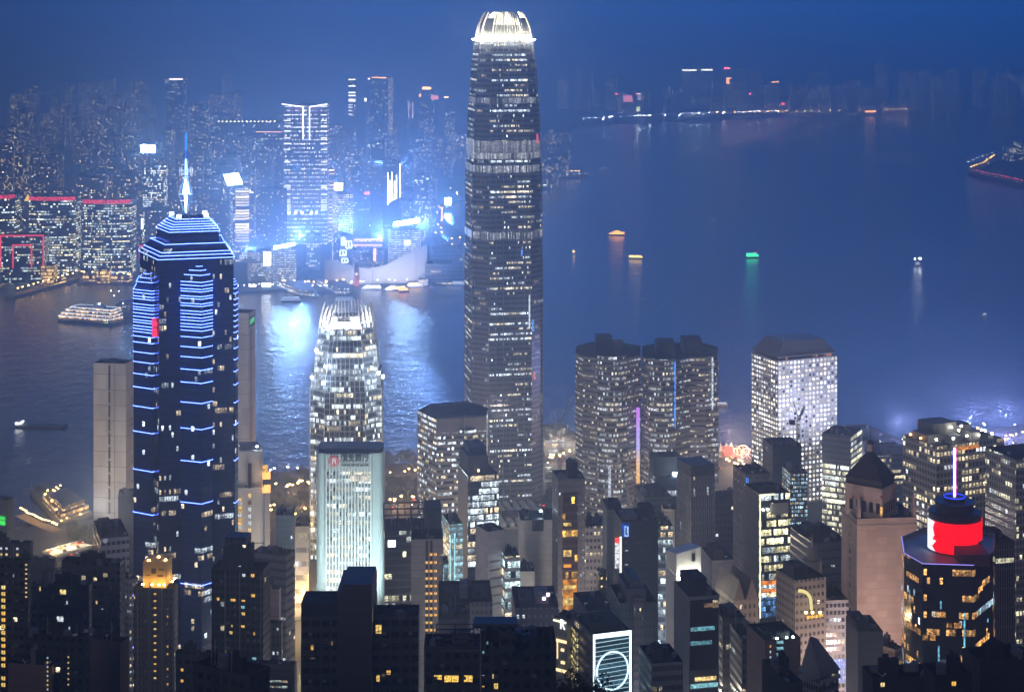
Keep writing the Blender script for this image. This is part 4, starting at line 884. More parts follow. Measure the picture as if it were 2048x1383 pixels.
# glass tower right of the porthole tower
gt = wall('olive_floor_glass', (.13, .14, .15), (.04, .05, .055), 2.0, 4.3, .04, (.2, .85), .85, 8, 1.4, .75, .1, .3, (.9, 1, .9), (1, .95, .65), busy=.8)
B = T('office_tower', 'glass tower of bright yellowish office floors, right of the porthole tower', 1644, 1701, 1724, 1290, 62, 872, gt, plants=[], par=2)
m = MB(); m.prism(inset(B['foot'], 1), B['z1']-10, B['z1']+.5, cap=False); 
panel(B, 3, .0, 1.0, PZ(930, 1290), B['z1']-.3, wall('upper_grid', (.14, .15, .18), (.06, .07, .09), 2.4, 4.2, .1, (.1, .8), .02), 'upper_screen', .2)
B = T('office_block', 'dark broad block with stepped roof plant, behind the pyramid roof tower', 1724, 1740, 1829, 1340, 10, 912, wall('blk', (.10, .105, .13), (.03, .035, .05), 2.4, 4.4, .06, (.3, .8), .35, 5, 1.5, .85), b=40, plants=[(.0, .35, .3, .9, 10), (.4, .9, .2, .5, 5)])
# concrete grid building with the lit roof
cg = wall('concrete_grid', (.37, .34, .34), (.02, .025, .04), 4.1, 4.3, .17, (.2, .80), .38, 3, 1.5, .8, .1, .6, (.9, .95, 1), (1, .82, .5), busy=1.1, solo=.5)
B = T('office_tower', 'concrete grid tower with brightly lit machinery on its roof', 1830, 1873, 2008, 1060, 24, 893, cg, b=34, plants=[])
f = B['foot']; z1 = B['z1']
for s0, s1, t0, t1, h in ((.05, .25, .35, .8, 4), (.2, .55, .5, .95, 9), (.58, .8, .55, .9, 6), (.3, .45, .15, .35, 3.5), (.62, .75, .2, .4, 4)):
    m = MB(); m.prism(sub(f, s0, s1, t0, t1), z1-1.3, z1+h); m.build('plant_room', plant_m, B['root'])
rl = glow('roof_lamp_cream', (1, .95, .75), 40, True); ro = glow('roof_lamp_amber', (1, .5, .12), 14)
fixtures('roof_lamp', [(*lerp2(f, s, t), z1+h) for s, t, h in ((.1, .2, 2), (.3, .1, 2.5), (.48, .3, 5), (.55, .2, 2), (.6, .45, 6), (.7, .15, 2), (.85, .35, 3), (.8, .6, 5), (.45, .45, 6), (.9, .15, 2))], (1.1, 1.1, .9), rl, B['root'])
fixtures('roof_lamp', [(*lerp2(f, s, t), z1+1) for s, t in ((.02, .5), (.02, .8), (.98, .5), (.98, .7), (.93, .9))], (1.2, 1.2, .9), ro, B['root'])
panel(B, 0, .28, .62, PZ(906, 1060), PZ(898, 1060), glow('top_floor_orange', (1, .35, .06), 1.0, var=.5), 'lit_floor', .15)
B = T('office_tower', 'concrete grid tower at the right picture edge, beyond the lit roof machinery', 2007, 2032, 2140, 1010, 20, 918, wall('concrete_grid_b', (.34, .31, .31), (.03, .035, .05), 3.4, 4.1, .16, (.2, .8), .30, 2, 1.4, .85, warmc=(1, .92, .6)), b=30)
T('office_block', 'low connecting block with lit windows behind the two concrete grid towers', 1980, 2006, 2040, 1100, 20, 918, wall('connect', (.25, .23, .24), (.03, .035, .05), 4, 4.3, .1, (.2, .8), .35, 3, 1.4, .9), b=20)
B = T('office_block', 'finned grey block with one lit floor, right of the red drum tower', 1960, 1975, 2030, 800, 12, 1085, wall('finned', (.22, .21, .23), (.03, .03, .045), 1.8, 9, .25, (.03, .97), .05, 8, 1.2, .8), b=24)
panel(B, 0, .3, .95, PZ(1127, 800), PZ(1118, 800), glow('floor_cream', (1, .95, .65), .9, var=.8), 'lit_floor', .2)
# tower with the pyramid roof
pk = plain('pink_stone', (.60, .45, .40), v0=.965); pk2 = surf('pink_stone_trim', (.52, .40, .36), .7, .15, .05)
B = T('stone_tower', 'pink stone tower with a dark pyramid roof, spire and a tall blank shoulder wall', 1697, 1714, 1833, 850, 6, 1037, pk, b=26, cat='tower', plants=[], yref=850)
r0 = B['root']; zs1 = B['z1']
sh = rb(1697, 1758, 1826, 853, 40, a=18, b=18); zb, zc1 = zs1-1.3, PZ(985, 850)
sh = rb(1699, 1764, 1812, 851.5, 52, a=15, b=20)
m = MB(); m.prism(sh, zb, zc1); dm = m.build('upper_block', pk, r0)
BB = dict(root=r0, foot=sh, z0=zb, z1=zc1)
m = MB(); m.prism([(cen(sh)[0]+(p[0]-cen(sh)[0])*1.06, cen(sh)[1]+(p[1]-cen(sh)[1])*1.06) for p in sh], zc1, zc1+1.4, bottom=True); m.build('cornice', pk2, r0)
c = cen(sh); sc2 = lambda k: [(c[0]+(p[0]-c[0])*k, c[1]+(p[1]-c[1])*k) for p in sh]
dr = surf('dark_slate', (.045, .035, .04), .7, .3, .1)
m = MB(); m.prism(sc2(.96), zc1+1.4, zc1+4.4); m.build('attic', surf('attic_dark', (.06, .05, .055), .7), r0)
m = MB(); m.loft([(zc1+4.4, sc2(.99)), (zc1+4.9, sc2(.99)), (PZ(905, 860), sc2(.12))], bottom=True); py = m.build('pyramid_roof', dr, r0)
m = MB(); m.prism(sc2(.13), PZ(905, 860), PZ(893, 860)); m.prism(sc2(.10), PZ(893, 860), PZ(890, 860)); m.build('lantern', pk2, r0)
def dome(m, cx_, cy_, z, r, n=12, h=1.0):
    secs = [(z+r*h*math.sin(R(a)), [(cx_+max(.02, r*math.cos(R(a)))*math.cos(2*math.pi*k/n), cy_+max(.02, r*math.cos(R(a)))*math.sin(2*math.pi*k/n)) for k in range(n)]) for a in (0, 20, 40, 60, 78, 89)]
    m.loft(secs)
m = MB(); dome(m, *c, PZ(890, 860), 1.9); m.bar((*c, PZ(884, 860)), (*c, PZ(853, 860)), .3, 6, 0, .12); m.build('spire', dr, r0)
slots = surf('slot_dark', (.015, .018, .03), .4)
for i_, ss in ((0, (.15, .32, .49, .66, .83)), (3, (.12, .30, .47, .66, .84))):
    for s in ss: panel(BB, i_, s, s+.10, zb+3, zc1-6, slots, 'tall_window', .05)
m = MB(); P, d, n, L_ = facepos(BB, 3, .99, zb+4, .3); m.box(P.x-.5, P.x+.5, P.y-.4, P.y+.2, PZ(1030, 851), PZ(1014, 851)); m.build('lit_window', W_WARM, r0)
rd_ = surf('red_diamond', (.3, .06, .05), .6)
for x_ in (1706, 1762):
    m = MB(); P = at(x_, 992, 850.6); m.face([(P.x-.9, P.y-1.2, P.z), (P.x, P.y-1.2, P.z-.9), (P.x+.9, P.y-1.2, P.z), (P.x, P.y-1.2, P.z+.9)]); m.build('ornament', rd_, r0)
m = MB()
for s, t in ((.02, .02), (.95, .02)):
    q = sub(B['foot'], s, s+.05, t, t+.12); qc = cen(q); m = MB(); m.loft([(zs1, q), (zs1+5, q), (zs1+5.1, [(qc[0]+(p[0]-qc[0])*.8, qc[1]+(p[1]-qc[1])*.8) for p in q]), (zs1+13, [(qc[0]+(p[0]-qc[0])*.2, qc[1]+(p[1]-qc[1])*.2) for p in q])]); m.build('pinnacle', pk2, r0)
m = MB(); fo = B['foot']
m.prism([(p[0]+(p[0]-cen(fo)[0])*.02, p[1]+(p[1]-cen(fo)[1])*.02) for p in fo], zs1-4, zs1-3, cap=True, bottom=True); m.build('string_course', pk2, r0)
windows(B, 3, [.55], frange(B['z0']+10, zs1-6, 4.2), 3.2, 2.6, [W_OFF], 1, 3)
B = T('office_block', 'dark blue stair block with rounded top in front of the blank pink wall', 1713, 1716, 1766, 740, 4, 1262, plain('navy_grey', (.06, .07, .11)), b=20, plants=[(.0, .5, .1, .9, 4)])
T('apartment_block', 'small pink apartment block with lit balconies beside the red drum tower', 1776, 1790, 1806, 770, 40, 1298, wall('pinksm', (.36, .28, .26), (.2, .14, .1), 9, 4.2, .05, (.35, .8), .5, 1, .6, 1, warmc=(1, .65, .35)), b=10)
# red drum tower
Y = 700
gl8 = wall('black_glass', (.010, .018, .05), (.008, .015, .04), 1.9, 3.4, .05, (.12, .86), .16, 5, 1.6, .75, .07, .12, (.6, .85, 1), (1, .52, .16), busy=1.3, solo=.25)
oct_ = [cpt(1808, Y+4), cpt(1845, Y-10), cpt(1948, Y-12), cpt(1986, Y+6), cpt(1990, Y+30), cpt(1940, Y+40), cpt(1850, Y+40), cpt(1803, Y+26)]
B = bld('office_tower', 'black glass tower carrying a round red and white screen drum and a glowing mast', oct_, 1127, gl8, 'office tower', plants=[], yref=Y-10, z0=60, roofm=surf('roof_violet_grey', (.3, .3, .36), .5))
r0 = B['root']; z1 = B['z1']; dcx, dcy = PX(1909, Y+14), Y+14; rad = (1964-1856)/2*(Y+14)/F
def cyl(m, r, za, zb, n=40, cap=True, seg=None, dx=0, dy=0):
    A = [(dcx+dx+r*math.cos(2*math.pi*k/n), dcy+dy+r*math.sin(2*math.pi*k/n)) for k in range(n)]; m.prism(A, za, zb, cap=cap)
m = MB(); cyl(m, rad-.6, z1-1.3, PZ(1040, Y)); m.build('drum', surf('drum_dark', (.03, .03, .05), .5), r0)
sm_, st_ = newmat('drum_screen'); N = st_.nodes.new; L = st_.links.new; p = N('ShaderNodeBsdfPrincipled'); o = N('ShaderNodeOutputMaterial'); L(p.outputs[0], o.inputs[0])
uv = N('ShaderNodeUVMap'); uv.uv_map = 'UVMap'; sx = N('ShaderNodeSeparateXYZ'); L(uv.outputs[0], sx.inputs[0]); nz_ = N('ShaderNodeTexNoise'); nz_.inputs['Scale'].default_value = .5; nz_.inputs['Detail'].default_value = 6; L(uv.outputs[0], nz_.inputs['Vector'])
ad = N('ShaderNodeMath'); ad.operation = 'MULTIPLY_ADD'; L(nz_.outputs['Fac'], ad.inputs[0]); ad.inputs[1].default_value = 9; L(sx.outputs[0], ad.inputs[2])
th_ = N('ShaderNodeMath'); th_.operation = 'GREATER_THAN'; L(ad.outputs[0], th_.inputs[0]); arcs = rad*math.pi; th_.inputs[1].default_value = arcs*.17+3.6
mx_ = N('ShaderNodeMix'); mx_.data_type = 'RGBA'; L(th_.outputs[0], mx_.inputs[0]); mx_.inputs[6].default_value = (.85, .88, 1, 1); mx_.inputs[7].default_value = (1, .0, .008, 1); L(mx_.outputs[2], p.inputs['Emission Color']); p.inputs['Emission Strength'].default_value = 1.5; p.inputs['Base Color'].default_value = (.01, .01, .01, 1); p.inputs['Specular IOR Level'].default_value = 0; sm_.cycles.emission_sampling = 'FRONT'
m = MB(); A = [(dcx+rad*math.cos(R(180+180*k/30)), dcy+rad*math.sin(R(180+180*k/30))) for k in range(31)]
for k in range(30):
    if 22 <= k: zlo = PZ(1092, Y)
    else: zlo = PZ(1114, Y)
    zhi = PZ(1053, Y); u0 = arcs*k/30; u1 = arcs*(k+1)/30
    m.face([(*A[k], zlo), (*A[k+1], zlo), (*A[k+1], zhi), (*A[k], zhi)], [(u0, zlo), (u1, zlo), (u1, zhi), (u0, zhi)])
m.build('curved_screen', sm_, r0)
m = MB(); x0, x1 = PX(1912, Y), PX(1968, Y); m.box(x0, x1, Y-9, Y+16, z1-1.3, PZ(1095, Y)); m.build('plant_room', surf('plant_maroon', (.10, .04, .06), .6), r0)
drk = surf('disc_navy', (.035, .035, .06), .5)
m = MB(); cyl(m, rad*.68, PZ(1040, Y), PZ(1024, Y)); cyl(m, rad*.74, PZ(1024, Y)+.01, PZ(1020, Y)); cyl(m, rad*.38, PZ(1020, Y)+.01, PZ(1012, Y)); m.build('upper_drum', drk, r0)
m = MB(); n = 24
for k in range(n):
    t, t2 = 2*math.pi*k/n, 2*math.pi*(k+1)/n; m.bar((dcx+rad*.38*math.cos(t), dcy+rad*.38*math.sin(t), PZ(1011, Y)), (dcx+rad*.38*math.cos(t2), dcy+rad*.38*math.sin(t2), PZ(1011, Y)), .2)
m.build('neon_ring', glow('neon_deep_blue', (.02, .05, 1), 2.2, True), r0)
m = MB(); m.bar((dcx, dcy, PZ(1012, Y)), (dcx, dcy, PZ(912, Y)), .42, 8); ms = m.build('mast_light', glow('mast_violet_white', (.8, .7, 1), 3.2, True), r0)
for sgn_, cc in ((-1, (.05, .05, 1)), (1, (1, .1, .75))):
    m = MB(); m.bar((dcx+sgn_*.62, dcy-.1, PZ(1010, Y)), (dcx+sgn_*.62, dcy-.1, PZ(914, Y)), .17, 6); m.build('mast_edge_light', glow('mast_edge', cc, 1.6), ms)
m = MB(); f2 = oct_
for i in (0, 1, 7):
    j = (i+1) % 8; m.bar((*f2[i], z1+.15), (*f2[j], z1+.15), .16)
m.build('parapet_light', glow('violet_led', (.35, .3, 1), 1.5, True), r0)
W_OR2 = glow('lit_floor_amber', (1, .45, .12), 1.0, var=.7)
for i, s0, s1, y in ((0, .15, .8, 1163), (1, .18, .45, 1225), (1, .43, .75, 1246), (2, .1, .8, 1290), (0, .1, .9, 1265), (1, .0, .25, 1272), (0, .1, .95, 1332), (1, .0, .22, 1339), (1, .42, .7, 1320), (2, .2, .45, 1182)):
    panel(B, i, s0, s1, PZ(y+7, Y-10), PZ(y-4, Y-10), wall('band_glass', (.02, .02, .03), (.02, .02, .03), 1.1, 30, .08, (0, 1), 4, 9, 1.0, .85, warmc=(1, .48, .13), cool=(1, .85, .6), busy=.1), 'lit_floor', .12)
cyl_ = glow('cyan_led_strip', (.25, .75, 1), 1.1, var=.8)
for i_, s_, ya_, yb_ in ((1, .30, 1290, 1330), (1, .34, 1200, 1216), (1, .80, 1222, 1300), (2, .7, 1255, 1262), (0, .3, 1195, 1215)): panel(B, i_, s_, s_+.03, PZ(yb_, 690), PZ(ya_, 690), cyl_, 'light_strip', .2)
B = T('apartment_tower', 'black hillside block filling the lower right corner of the picture', 1940, 1960, 2070, 480, 14, 1320, plain('dk_hill', (.035, .035, .04)), b=10)
# art deco stepped block
B = T('office_block', 'stepped beige block with a glowing yellow arch on its terrace', 1568, 1590, 1652, 800, 20, 1160, wall('deco', (.32, .28, .26), (.05, .05, .06), 3.4, 3.6, .25, (.3, .75), .06, 2, 1.2, .8), b=18, plants=[(.1, .55, .2, .8, 6), (.15, .4, .35, .7, 14)])
ya = glow('arch_yellow', (1, .85, .35), 1.1, True)
m = MB(); A_ = [facepos(B, 0, .10+.40*math.sin(R(t)), PZ(1222, 800)+9.5*(1-.62*(1-math.cos(R(t)))), .3)[0] for t in (0, 20, 40, 55, 70, 80, 90)]+[facepos(B, 0, .52, PZ(1222, 800), .3)[0]]
for p_, q_ in zip(A_, A_[1:]): m.bar(p_, q_, .75, 6)
m.build('lit_arch', ya, B['root'])
fixtures('terrace_lamp', [at(x, 1226, 797) for x in (1612, 1625, 1640)], (1.2, .8, 1), glow('terr_amber', (1, .7, .25), 7), B['root'])
panel(B, 0, .35, .9, PZ(1240, 800), PZ(1234, 800), W_WARM, 'lit_floor', .3)
B = T('office_block', 'grey lattice window block glowing blue at its foot, left of the blank pink wall', 1644, 1650, 1697, 830, 6, 1200, wall('lat_grey', (.36, .36, .42), (.04, .045, .06), 3, 3.5, .14, (.25, .8), .22, 3, 1.2, .8), b=20)
panel(B, 0, .1, .95, PZ(1365, 830), PZ(1318, 830), wall('blue_foot', (.2, .3, .7), (.1, .2, .5), 1.6, 3, .2, (.2, .8), 2, 2, 1.1, .2, cool=(.35, .55, 1)), 'blue_lit_foot', .3)
T('office_block', 'dark flat roofed block behind the stepped beige block', 1600, 1625, 1696, 930, 14, 1085, wall('flatdk', (.07, .075, .09), (.02, .025, .035), 4, 4.4, .1, (.4, .7), .03), b=34)
m = MB(); dt = thing('clock_turret', 'small round stone turret with a spike, in front of the flat dark roof', 'turret', at(1626, 1130, 880))
def rnd_(m, p, r0_, r1_, za, zb, n=14): m.loft([(za, [(p.x+r0_*math.cos(2*math.pi*k/n), p.y+r0_*math.sin(2*math.pi*k/n)) for k in range(n)]), (zb, [(p.x+r1_*math.cos(2*math.pi*k/n), p.y+r1_*math.sin(2*math.pi*k/n)) for k in range(n)])])
p_ = at(1624, 1130, 880); rnd_(m, p_, 5, 5, 20, PZ(1118, 880)); rnd_(m, p_, 3, 2.4, PZ(1118, 880), PZ(1094, 880)); m.build('shaft', surf('turret_stone', (.26, .23, .22), .7), dt)
m = MB(); rnd_(m, p_, .9, .1, PZ(1094, 880), PZ(1068, 880), 8); m.build('spike', pk2, dt)
# white slanted roof tower
B = T('office_tower', 'white tower with a slanted floodlit top and a bright lit stair edge', 1342, 1353, 1402, 800, 12, 1150, wall('stair_glass', (.5, .5, .46), (.12, .14, .13), 2.3, 2.7, .14, (.1, .85), 1.2, 2, 1.0, .9, .1, .4, (1, 1, .85), (1, 1, .75), busy=.3), b=16, plants=[])
f = B['foot']; m = MB(); zb = B['z1']+.02
tz = {0: PZ(1107, 800), 1: PZ(1092, 803), 2: PZ(1088, 815), 3: PZ(1100, 815)}
for i in range(4):
    j = (i+1) % 4; m.face([(*f[i], zb), (*f[j], zb), (*f[j], tz[j]), (*f[i], tz[i])])
m.face([(*f[i], tz[i]) for i in range(4)]); m.build('slanted_top', surf('white_top', (.72, .72, .68), .5, .1), B['root'])
panel(B, 3, .0, 1.0, B['z0'], B['z1']-.2, surf('white_side', (.6, .6, .6), .6), 'side_wall', .25); panel(B, 0, .28, 1.0, B['z0'], PZ(1160, 800), surf('dark_reveal', (.06, .065, .08), .5), 'dark_wall', .3)
panel(B, 0, .62, .76, zb+6, PZ(1108, 800), slots, 'tall_slot', .15)
fixtures('floodlight', [tuple(facepos(B, 0, s, B['z1']-1.5, 1.6)[0]) for s in (.1, .3, .5, .7, .9)], (1.6, .9, .6), glow('flood_cream', (1, .98, .8), 120, True), B['root'])
panel(B, 0, -.02, .03, PZ(1310, 800), B['z1']-.4, glow('stair_led', (1, 1, .85), 1.4), 'light_strip', .5)
B = T('office_block', 'dark glass facade set in a pale frame, in front of the white slanted roof tower', 1365, 1378, 1438, 690, 12, 1193, plain('pale_frame', (.30, .31, .34)), b=20, plants=[(.1, .7, .2, .8, 7)])
panel(B, 0, .03, .97, PZ(1340, 690), PZ(1200, 690), wall('dk_screen', (.015, .018, .03), (.012, .016, .025), 2.4, 5.6, .03, (.2, .75), .10, 8, .7, .2, .1, .2, (.5, .9, 1), busy=2), 'glass_front', .15)
panel(B, 0, .05, .85, PZ(1262, 690), PZ(1254, 690), glow('cyan_floor', (.3, .8, .95), .6, var=.9), 'lit_floor', .3); panel(B, 0, .05, .75, PZ(1290, 690), PZ(1282, 690), glow('cyan_floor2', (.3, .8, .95), .5, var=.9), 'lit_floor', .3)
panel(B, 0, .2, .9, PZ(1362, 690), PZ(1355, 690), W_YEL, 'lit_floor', .3); panel(B, 0, .05, .95, PZ(1376, 690), PZ(1368, 690), W_CY, 'lit_floor', .3)
panel(B, 0, .5, .95, PZ(1216, 690), PZ(1208, 690), W_DIM, 'lit_floor', .3)
# gabled beige building
B = T('office_block', 'beige building with two steep gables, left of the light framed tower', 1457, 1468, 1516, 790, 16, 1200, wall('beige_gable', (.40, .33, .28), (.05, .05, .05), 3.4, 4, .3, (.25, .75), .10, 1, 1.5, 1), b=22, plants=[])
for s0, s1 in ((0, .45), (.5, 1)):
    q = sub(B['foot'], s0, s1, 0, 1); m = MB(); z1 = B['z1']; za = z1+9
    r0_, r1_ = ((q[0][0]+q[1][0])/2, (q[0][1]+q[1][1])/2), ((q[2][0]+q[3][0])/2, (q[2][1]+q[3][1])/2)
    m.face([(*q[0], z1), (*q[1], z1), (*r0_, za)]); m.face([(*q[2], z1), (*q[3], z1), (*r1_, za)]); m.face([(*q[1], z1), (*q[2], z1), (*r1_, za), (*r0_, za)]); m.face([(*q[3], z1), (*q[0], z1), (*r0_, za), (*r1_, za)])
    m.build('gable_roof', surf('gable', (.22, .18, .16), .7), B['root'])
T('office_block', 'grey white building with cyan tinted rear, behind the beige gables', 1418, 1424, 1468, 900, 8, 1120, plain('bluegrey', (.26, .28, .33)), b=22, plants=[(.1, .6, .1, .7, 6)])
# teal deco building with the gable crown
B = T('office_block', 'dark teal building with a stepped gable crown and tiny windows', 1233, 1240, 1312, 730, 7, 1205, wall('teal_deco', (.055, .075, .095), (.03, .04, .05), 2.6, 3.6, .3, (.3, .7), .03, 1, .8, solo=1), b=24, plants=[])
f = B['foot']; m = MB(); m.prism(sub(f, .2, .72, .0, .9), B['z1']-1.25, PZ(1178, 730)); m.prism(sub(f, .32, .6, .05, .8), PZ(1178, 730)+.01, PZ(1164, 730)); m.build('stepped_crown', surf('teal_stone', (.075, .08, .10), .7), B['root'])
panel(B, 0, .36, .62, B['z0'], PZ(1195, 730), wall('teal_pier', (.12, .10, .115), (.04, .04, .05), 1.8, 3.6, .25, (.3, .75), .03, 1, .8, solo=1), 'centre_bay', .8)
# building with the white light outline and the ring on its front
B = T('office_block', 'glass front outlined by white lights with a ring of light and slanting bright lines', 1166, 1186, 1262, 640, 18, 1268, wall('cc_side', (.09, .09, .11), (.03, .035, .05), 3, 3.8, .1, (.3, .8), .10, 3, 1.2, .9), b=20, plants=[(.1, .9, .3, .9, 3)])
panel(B, 0, .0, 1.0, PZ(1400, 640), B['z1']-.5, wall('cc_glass', (.05, .09, .12), (.05, .09, .12), 60, 3.2, 0, (.0, 1.0), 5, 9, .06, 0, cool=(.25, .7, 1), busy=.1), 'glass_front', .12)
cw_ = glow('led_cold_white', (.75, .92, 1), 2.6, True); cl = glow('led_line', (.6, .9, 1), 1.1)
panel(B, 0, .0, .045, PZ(1400, 640), B['z1'], cw_, 'light_frame', .5); panel(B, 0, .955, 1.0, PZ(1400, 640), B['z1'], cw_, 'light_frame', .5); panel(B, 0, .05, .95, B['z1']-1.6, B['z1'], cw_, 'light_frame', .5)
for k in range(15):
    m = MB(); za = B['z1']-3.2-k*1.65; P, d, n, L_ = facepos(B, 0, .05, za, .35); Q, _, _, _ = facepos(B, 0, .95, za+.5, .35); m.bar(P, Q, .09 if k % 3 else .13); m.build('light_line', cl, B['root'])
m = MB(); P, d, n, L_ = facepos(B, 0, .5, B['z1']-14, .5)
for k in range(36):
    t, t2 = 2*math.pi*k/36, 2*math.pi*(k+1)/36; m.bar(P+d*6.2*math.cos(t)+Vector((0, 0, 7*math.sin(t))), P+d*6.2*math.cos(t2)+Vector((0, 0, 7*math.sin(t2))), .32)
m.build('light_ring', glow('ring_led', (.6, .85, 1), 2.2), B['root'])
# R sign building
B = T('office_block', 'grey block with a white letter sign and warm lit shelf lines', 1106, 1134, 1160, 660, 55, 1240, plain('grey_sign_wall', (.26, .27, .27)), plants=[(.1, .5, .2, .7, 3)])
panel(B, 3, .05, .95, B['z1']-1.2, B['z1']-.6, glow('sign_wash', (1, 1, .75), 1.5, True), 'light_bar', .5)
P, d, n, _ = facepos(B, 3, .72, PZ(1250, 660), .5); text('R', 5.4, P, math.atan2(d.y, d.x), glow('sign_white', (.95, 1, .95), 1.8), B['root'], sx=.75)
wl = glow('warm_shelf', (1, .74, .4), 1.7)
for y, a0, a1 in ((1283, 0, .98), (1300, .6, .8), (1325, .6, .85), (1342, .05, .98)): panel(B, 3, a0, a1, PZ(y+3, 660), PZ(y-2, 660), wl, 'light_bar', .5)
panel(B, 3, .32, .36, PZ(1320, 660), PZ(1284, 660), wl, 'light_bar', .5)
windows(B, 0, [.3, .8], [PZ(y, 660) for y in range(1262, 1383, 14)], .9, 1.2, [W_DIM, W_OFF, W_COOL], .9, 6)
T('office_block', 'narrow block with a yellow lit side, left of the ring of light', 1150, 1152, 1166, 655, 10, 1262, wall('yellow_side', (.40, .38, .25), (.12, .11, .08), 1.7, 2.2, .2, (.2, .8), 1.0, 2, .9, 1, warmc=(1, .8, .3), busy=.4), b=12, plants=[])
T('low_block', 'dark curved roof with a lettered parapet, behind the ring of light', 1163, 1175, 1232, 760, 12, 1222, surf('dk_parapet', (.06, .065, .085), .5), b=26)
T('office_block', 'white block with rows of small upright windows near the lower edge', 1293, 1303, 1366, 610, 10, 1326, wall('white_rows', (.36, .37, .38), (.05, .05, .06), 1.0, 3.5, .2, (.3, .8), .05, 6, .8, 1), b=18, seed=5)
T('office_block', 'dark glass slab with faint lit floors, right of the pale framed facade', 1437, 1445, 1490, 740, 10, 1235, wall('faint', (.04, .045, .06), (.02, .025, .035), 2.2, 4, .1, (.3, .8), .14, 3, .9, .6), b=18)
T('office_block', 'grey brown block with lit windows at its foot, under the beige gables', 1478, 1484, 1526, 680, 8, 1278, wall('grbr', (.13, .12, .125), (.03, .03, .035), 2.6, 3.8, .14, (.3, .75), .16, 3, .9, .8), b=18)
B = T('apartment_block', 'brick red block with a lit cyan window column and white roof lamps', 1512, 1530, 1601, 640, 14, 1280, plain('brick_red', (.26, .15, .13)), b=18, plants=[(.1, .35, .3, .7, 2)])
windows(B, 0, [.42], [PZ(y, 640) for y in range(1290, 1384, 12)], 3.0, 1.4, [W_CY, W_CY, W_YEL, W_COOL], 1, 7); windows(B, 0, [.15], [PZ(y, 640) for y in range(1296, 1384, 11)], .8, 1.3, [W_COOL, W_WARM], .8, 8)
panel(B, 0, .30, .55, B['z0'], B['z1']-.4, surf('slot_wall', (.05, .05, .055), .6), 'dark_wall', .04)
fixtures('roof_lamp', [tuple(facepos(B, 0, s, B['z1'], -.4)[0]) for s in (.35, .62, .8)], (.7, .7, .5), glow('roof_lamp_green_white', (.8, 1, .9), 26, True), B['root'])
# folded roof
Y = 600; m = MB(); fr = thing('folded_roof_building', 'pale building with a steep folded roof and a white balcony, near the lower right', 'building', (PX(1640, Y), Y+10, 100))
base = rb(1603, 1640, 1682, Y, 40, a=10, b=10); m.prism(base, 100, PZ(1352, Y)); m.build('facade', wall('fold_wall', (.42, .42, .42), (.04, .04, .05), 1.6, 3, .2, (.2, .8), .08, 1, .6, 1), fr)
m = MB(); z_ = PZ(1352, Y); ap = PZ(1283, Y); q = base; apx = (PX(1620, Y+6), Y+6); apx2 = (PX(1634, Y+8), Y+8)
big = [(cen(q)[0]+(p[0]-cen(q)[0])*1.12, cen(q)[1]+(p[1]-cen(q)[1])*1.12) for p in q]
m.face([(*big[3], z_-6), (*big[0], z_), (*apx, ap)]); m.face([(*big[0], z_), (*big[1], z_), (*apx2, ap-1.6), (*apx, ap)]); m.face([(*big[1], z_), (*big[2], z_), (*apx2, ap-1.6)]); m.face([(*big[2], z_), (*big[3], z_-6), (*apx, ap), (*apx2, ap-1.6)])
m.build('folded_roof', surf('fold_grey', (.30, .31, .34), .6, .2), fr)
m = MB(); Bf = dict(root=fr, foot=base, z0=100, z1=z_); panel(Bf, 0, .0, 1, z_-2.6, z_-1.4, white_p, 'balcony', .9)
windows(Bf, 0, [.2, .4, .6, .8], [z_-4.2], .8, 1.5, [W_OFF, W_DIM], 1, 3)
T('low_block', 'low dark roof at the very bottom, left of the folded roof', 1560, 1575, 1606, 520, 14, 1365, surf('lowdk', (.06, .06, .065), .8), b=20)
B = T('low_block', 'black flat roofed hillside house with one yellow window, below the blank pink wall', 1735, 1745, 1870, 470, 6, 1355, plain('hill_house', (.035, .035, .04)), b=9)
windows(B, 0, [.16], [PZ(1374, 470)], 1.4, 1.4, [W_YEL], 1)
B = T('low_block', 'black hillside house in front of the red drum tower, with one amber window', 1862, 1870, 1945, 440, 6, 1350, plain('hill_house2', (.03, .03, .036)), b=9)
windows(B, 0, [.5], [PZ(1373, 440)], 1.4, 1.4, [W_WARM], 1)
# ---------------------------------------------------------------- nearest dark blocks and the left edge
nb = wall('near_dark', (.05, .05, .06), (.012, .012, .018), 3.6, 3.1, .22, (.3, .75), .012, 1, 1.0, .8, solo=1)
B = T('apartment_tower', 'black silhouette block in front of the bank, a wide tile-clad shaft rising from its roof', 600, 602, 837, 455, 1, 1230, wall('near_black', (.055, .05, .06), (.015, .015, .02), 2.6, 3.1, .12, (.3, .8), .0), b=8, plants=[(.7, .98, .3, .9, .8)])
m = MB(); x0, x1 = PX(675, 453), PX(744, 453); m.box(x0, x1, 451.5, 470, B['z0'], PZ(1180, 453)); m.box(x0+1.2, x1-.05, 453, 468, PZ(1180, 453)+.01, PZ(1163, 455)); m.build('stair_shaft', wall('shaft_tile', (.07, .055, .06), (.05, .04, .045), 30, 3.3, .0, (.95, .99), 0), B['root'])
m = MB(); m.box(PX(602, 456), PX(674, 456), 456, 466, B['z1']-1.3, PZ(1212, 456)+.8); m.build('plant_room', plant_d, B['root'])
W_Y2 = glow('lit_room_yellow', (1, .66, .16), 1.3, var=1.6)
def w1(B, s, y, w_, h_, mt): windows(B, 0, [s], [PZ(y, B['Y'])], w_, h_, [mt], 1)
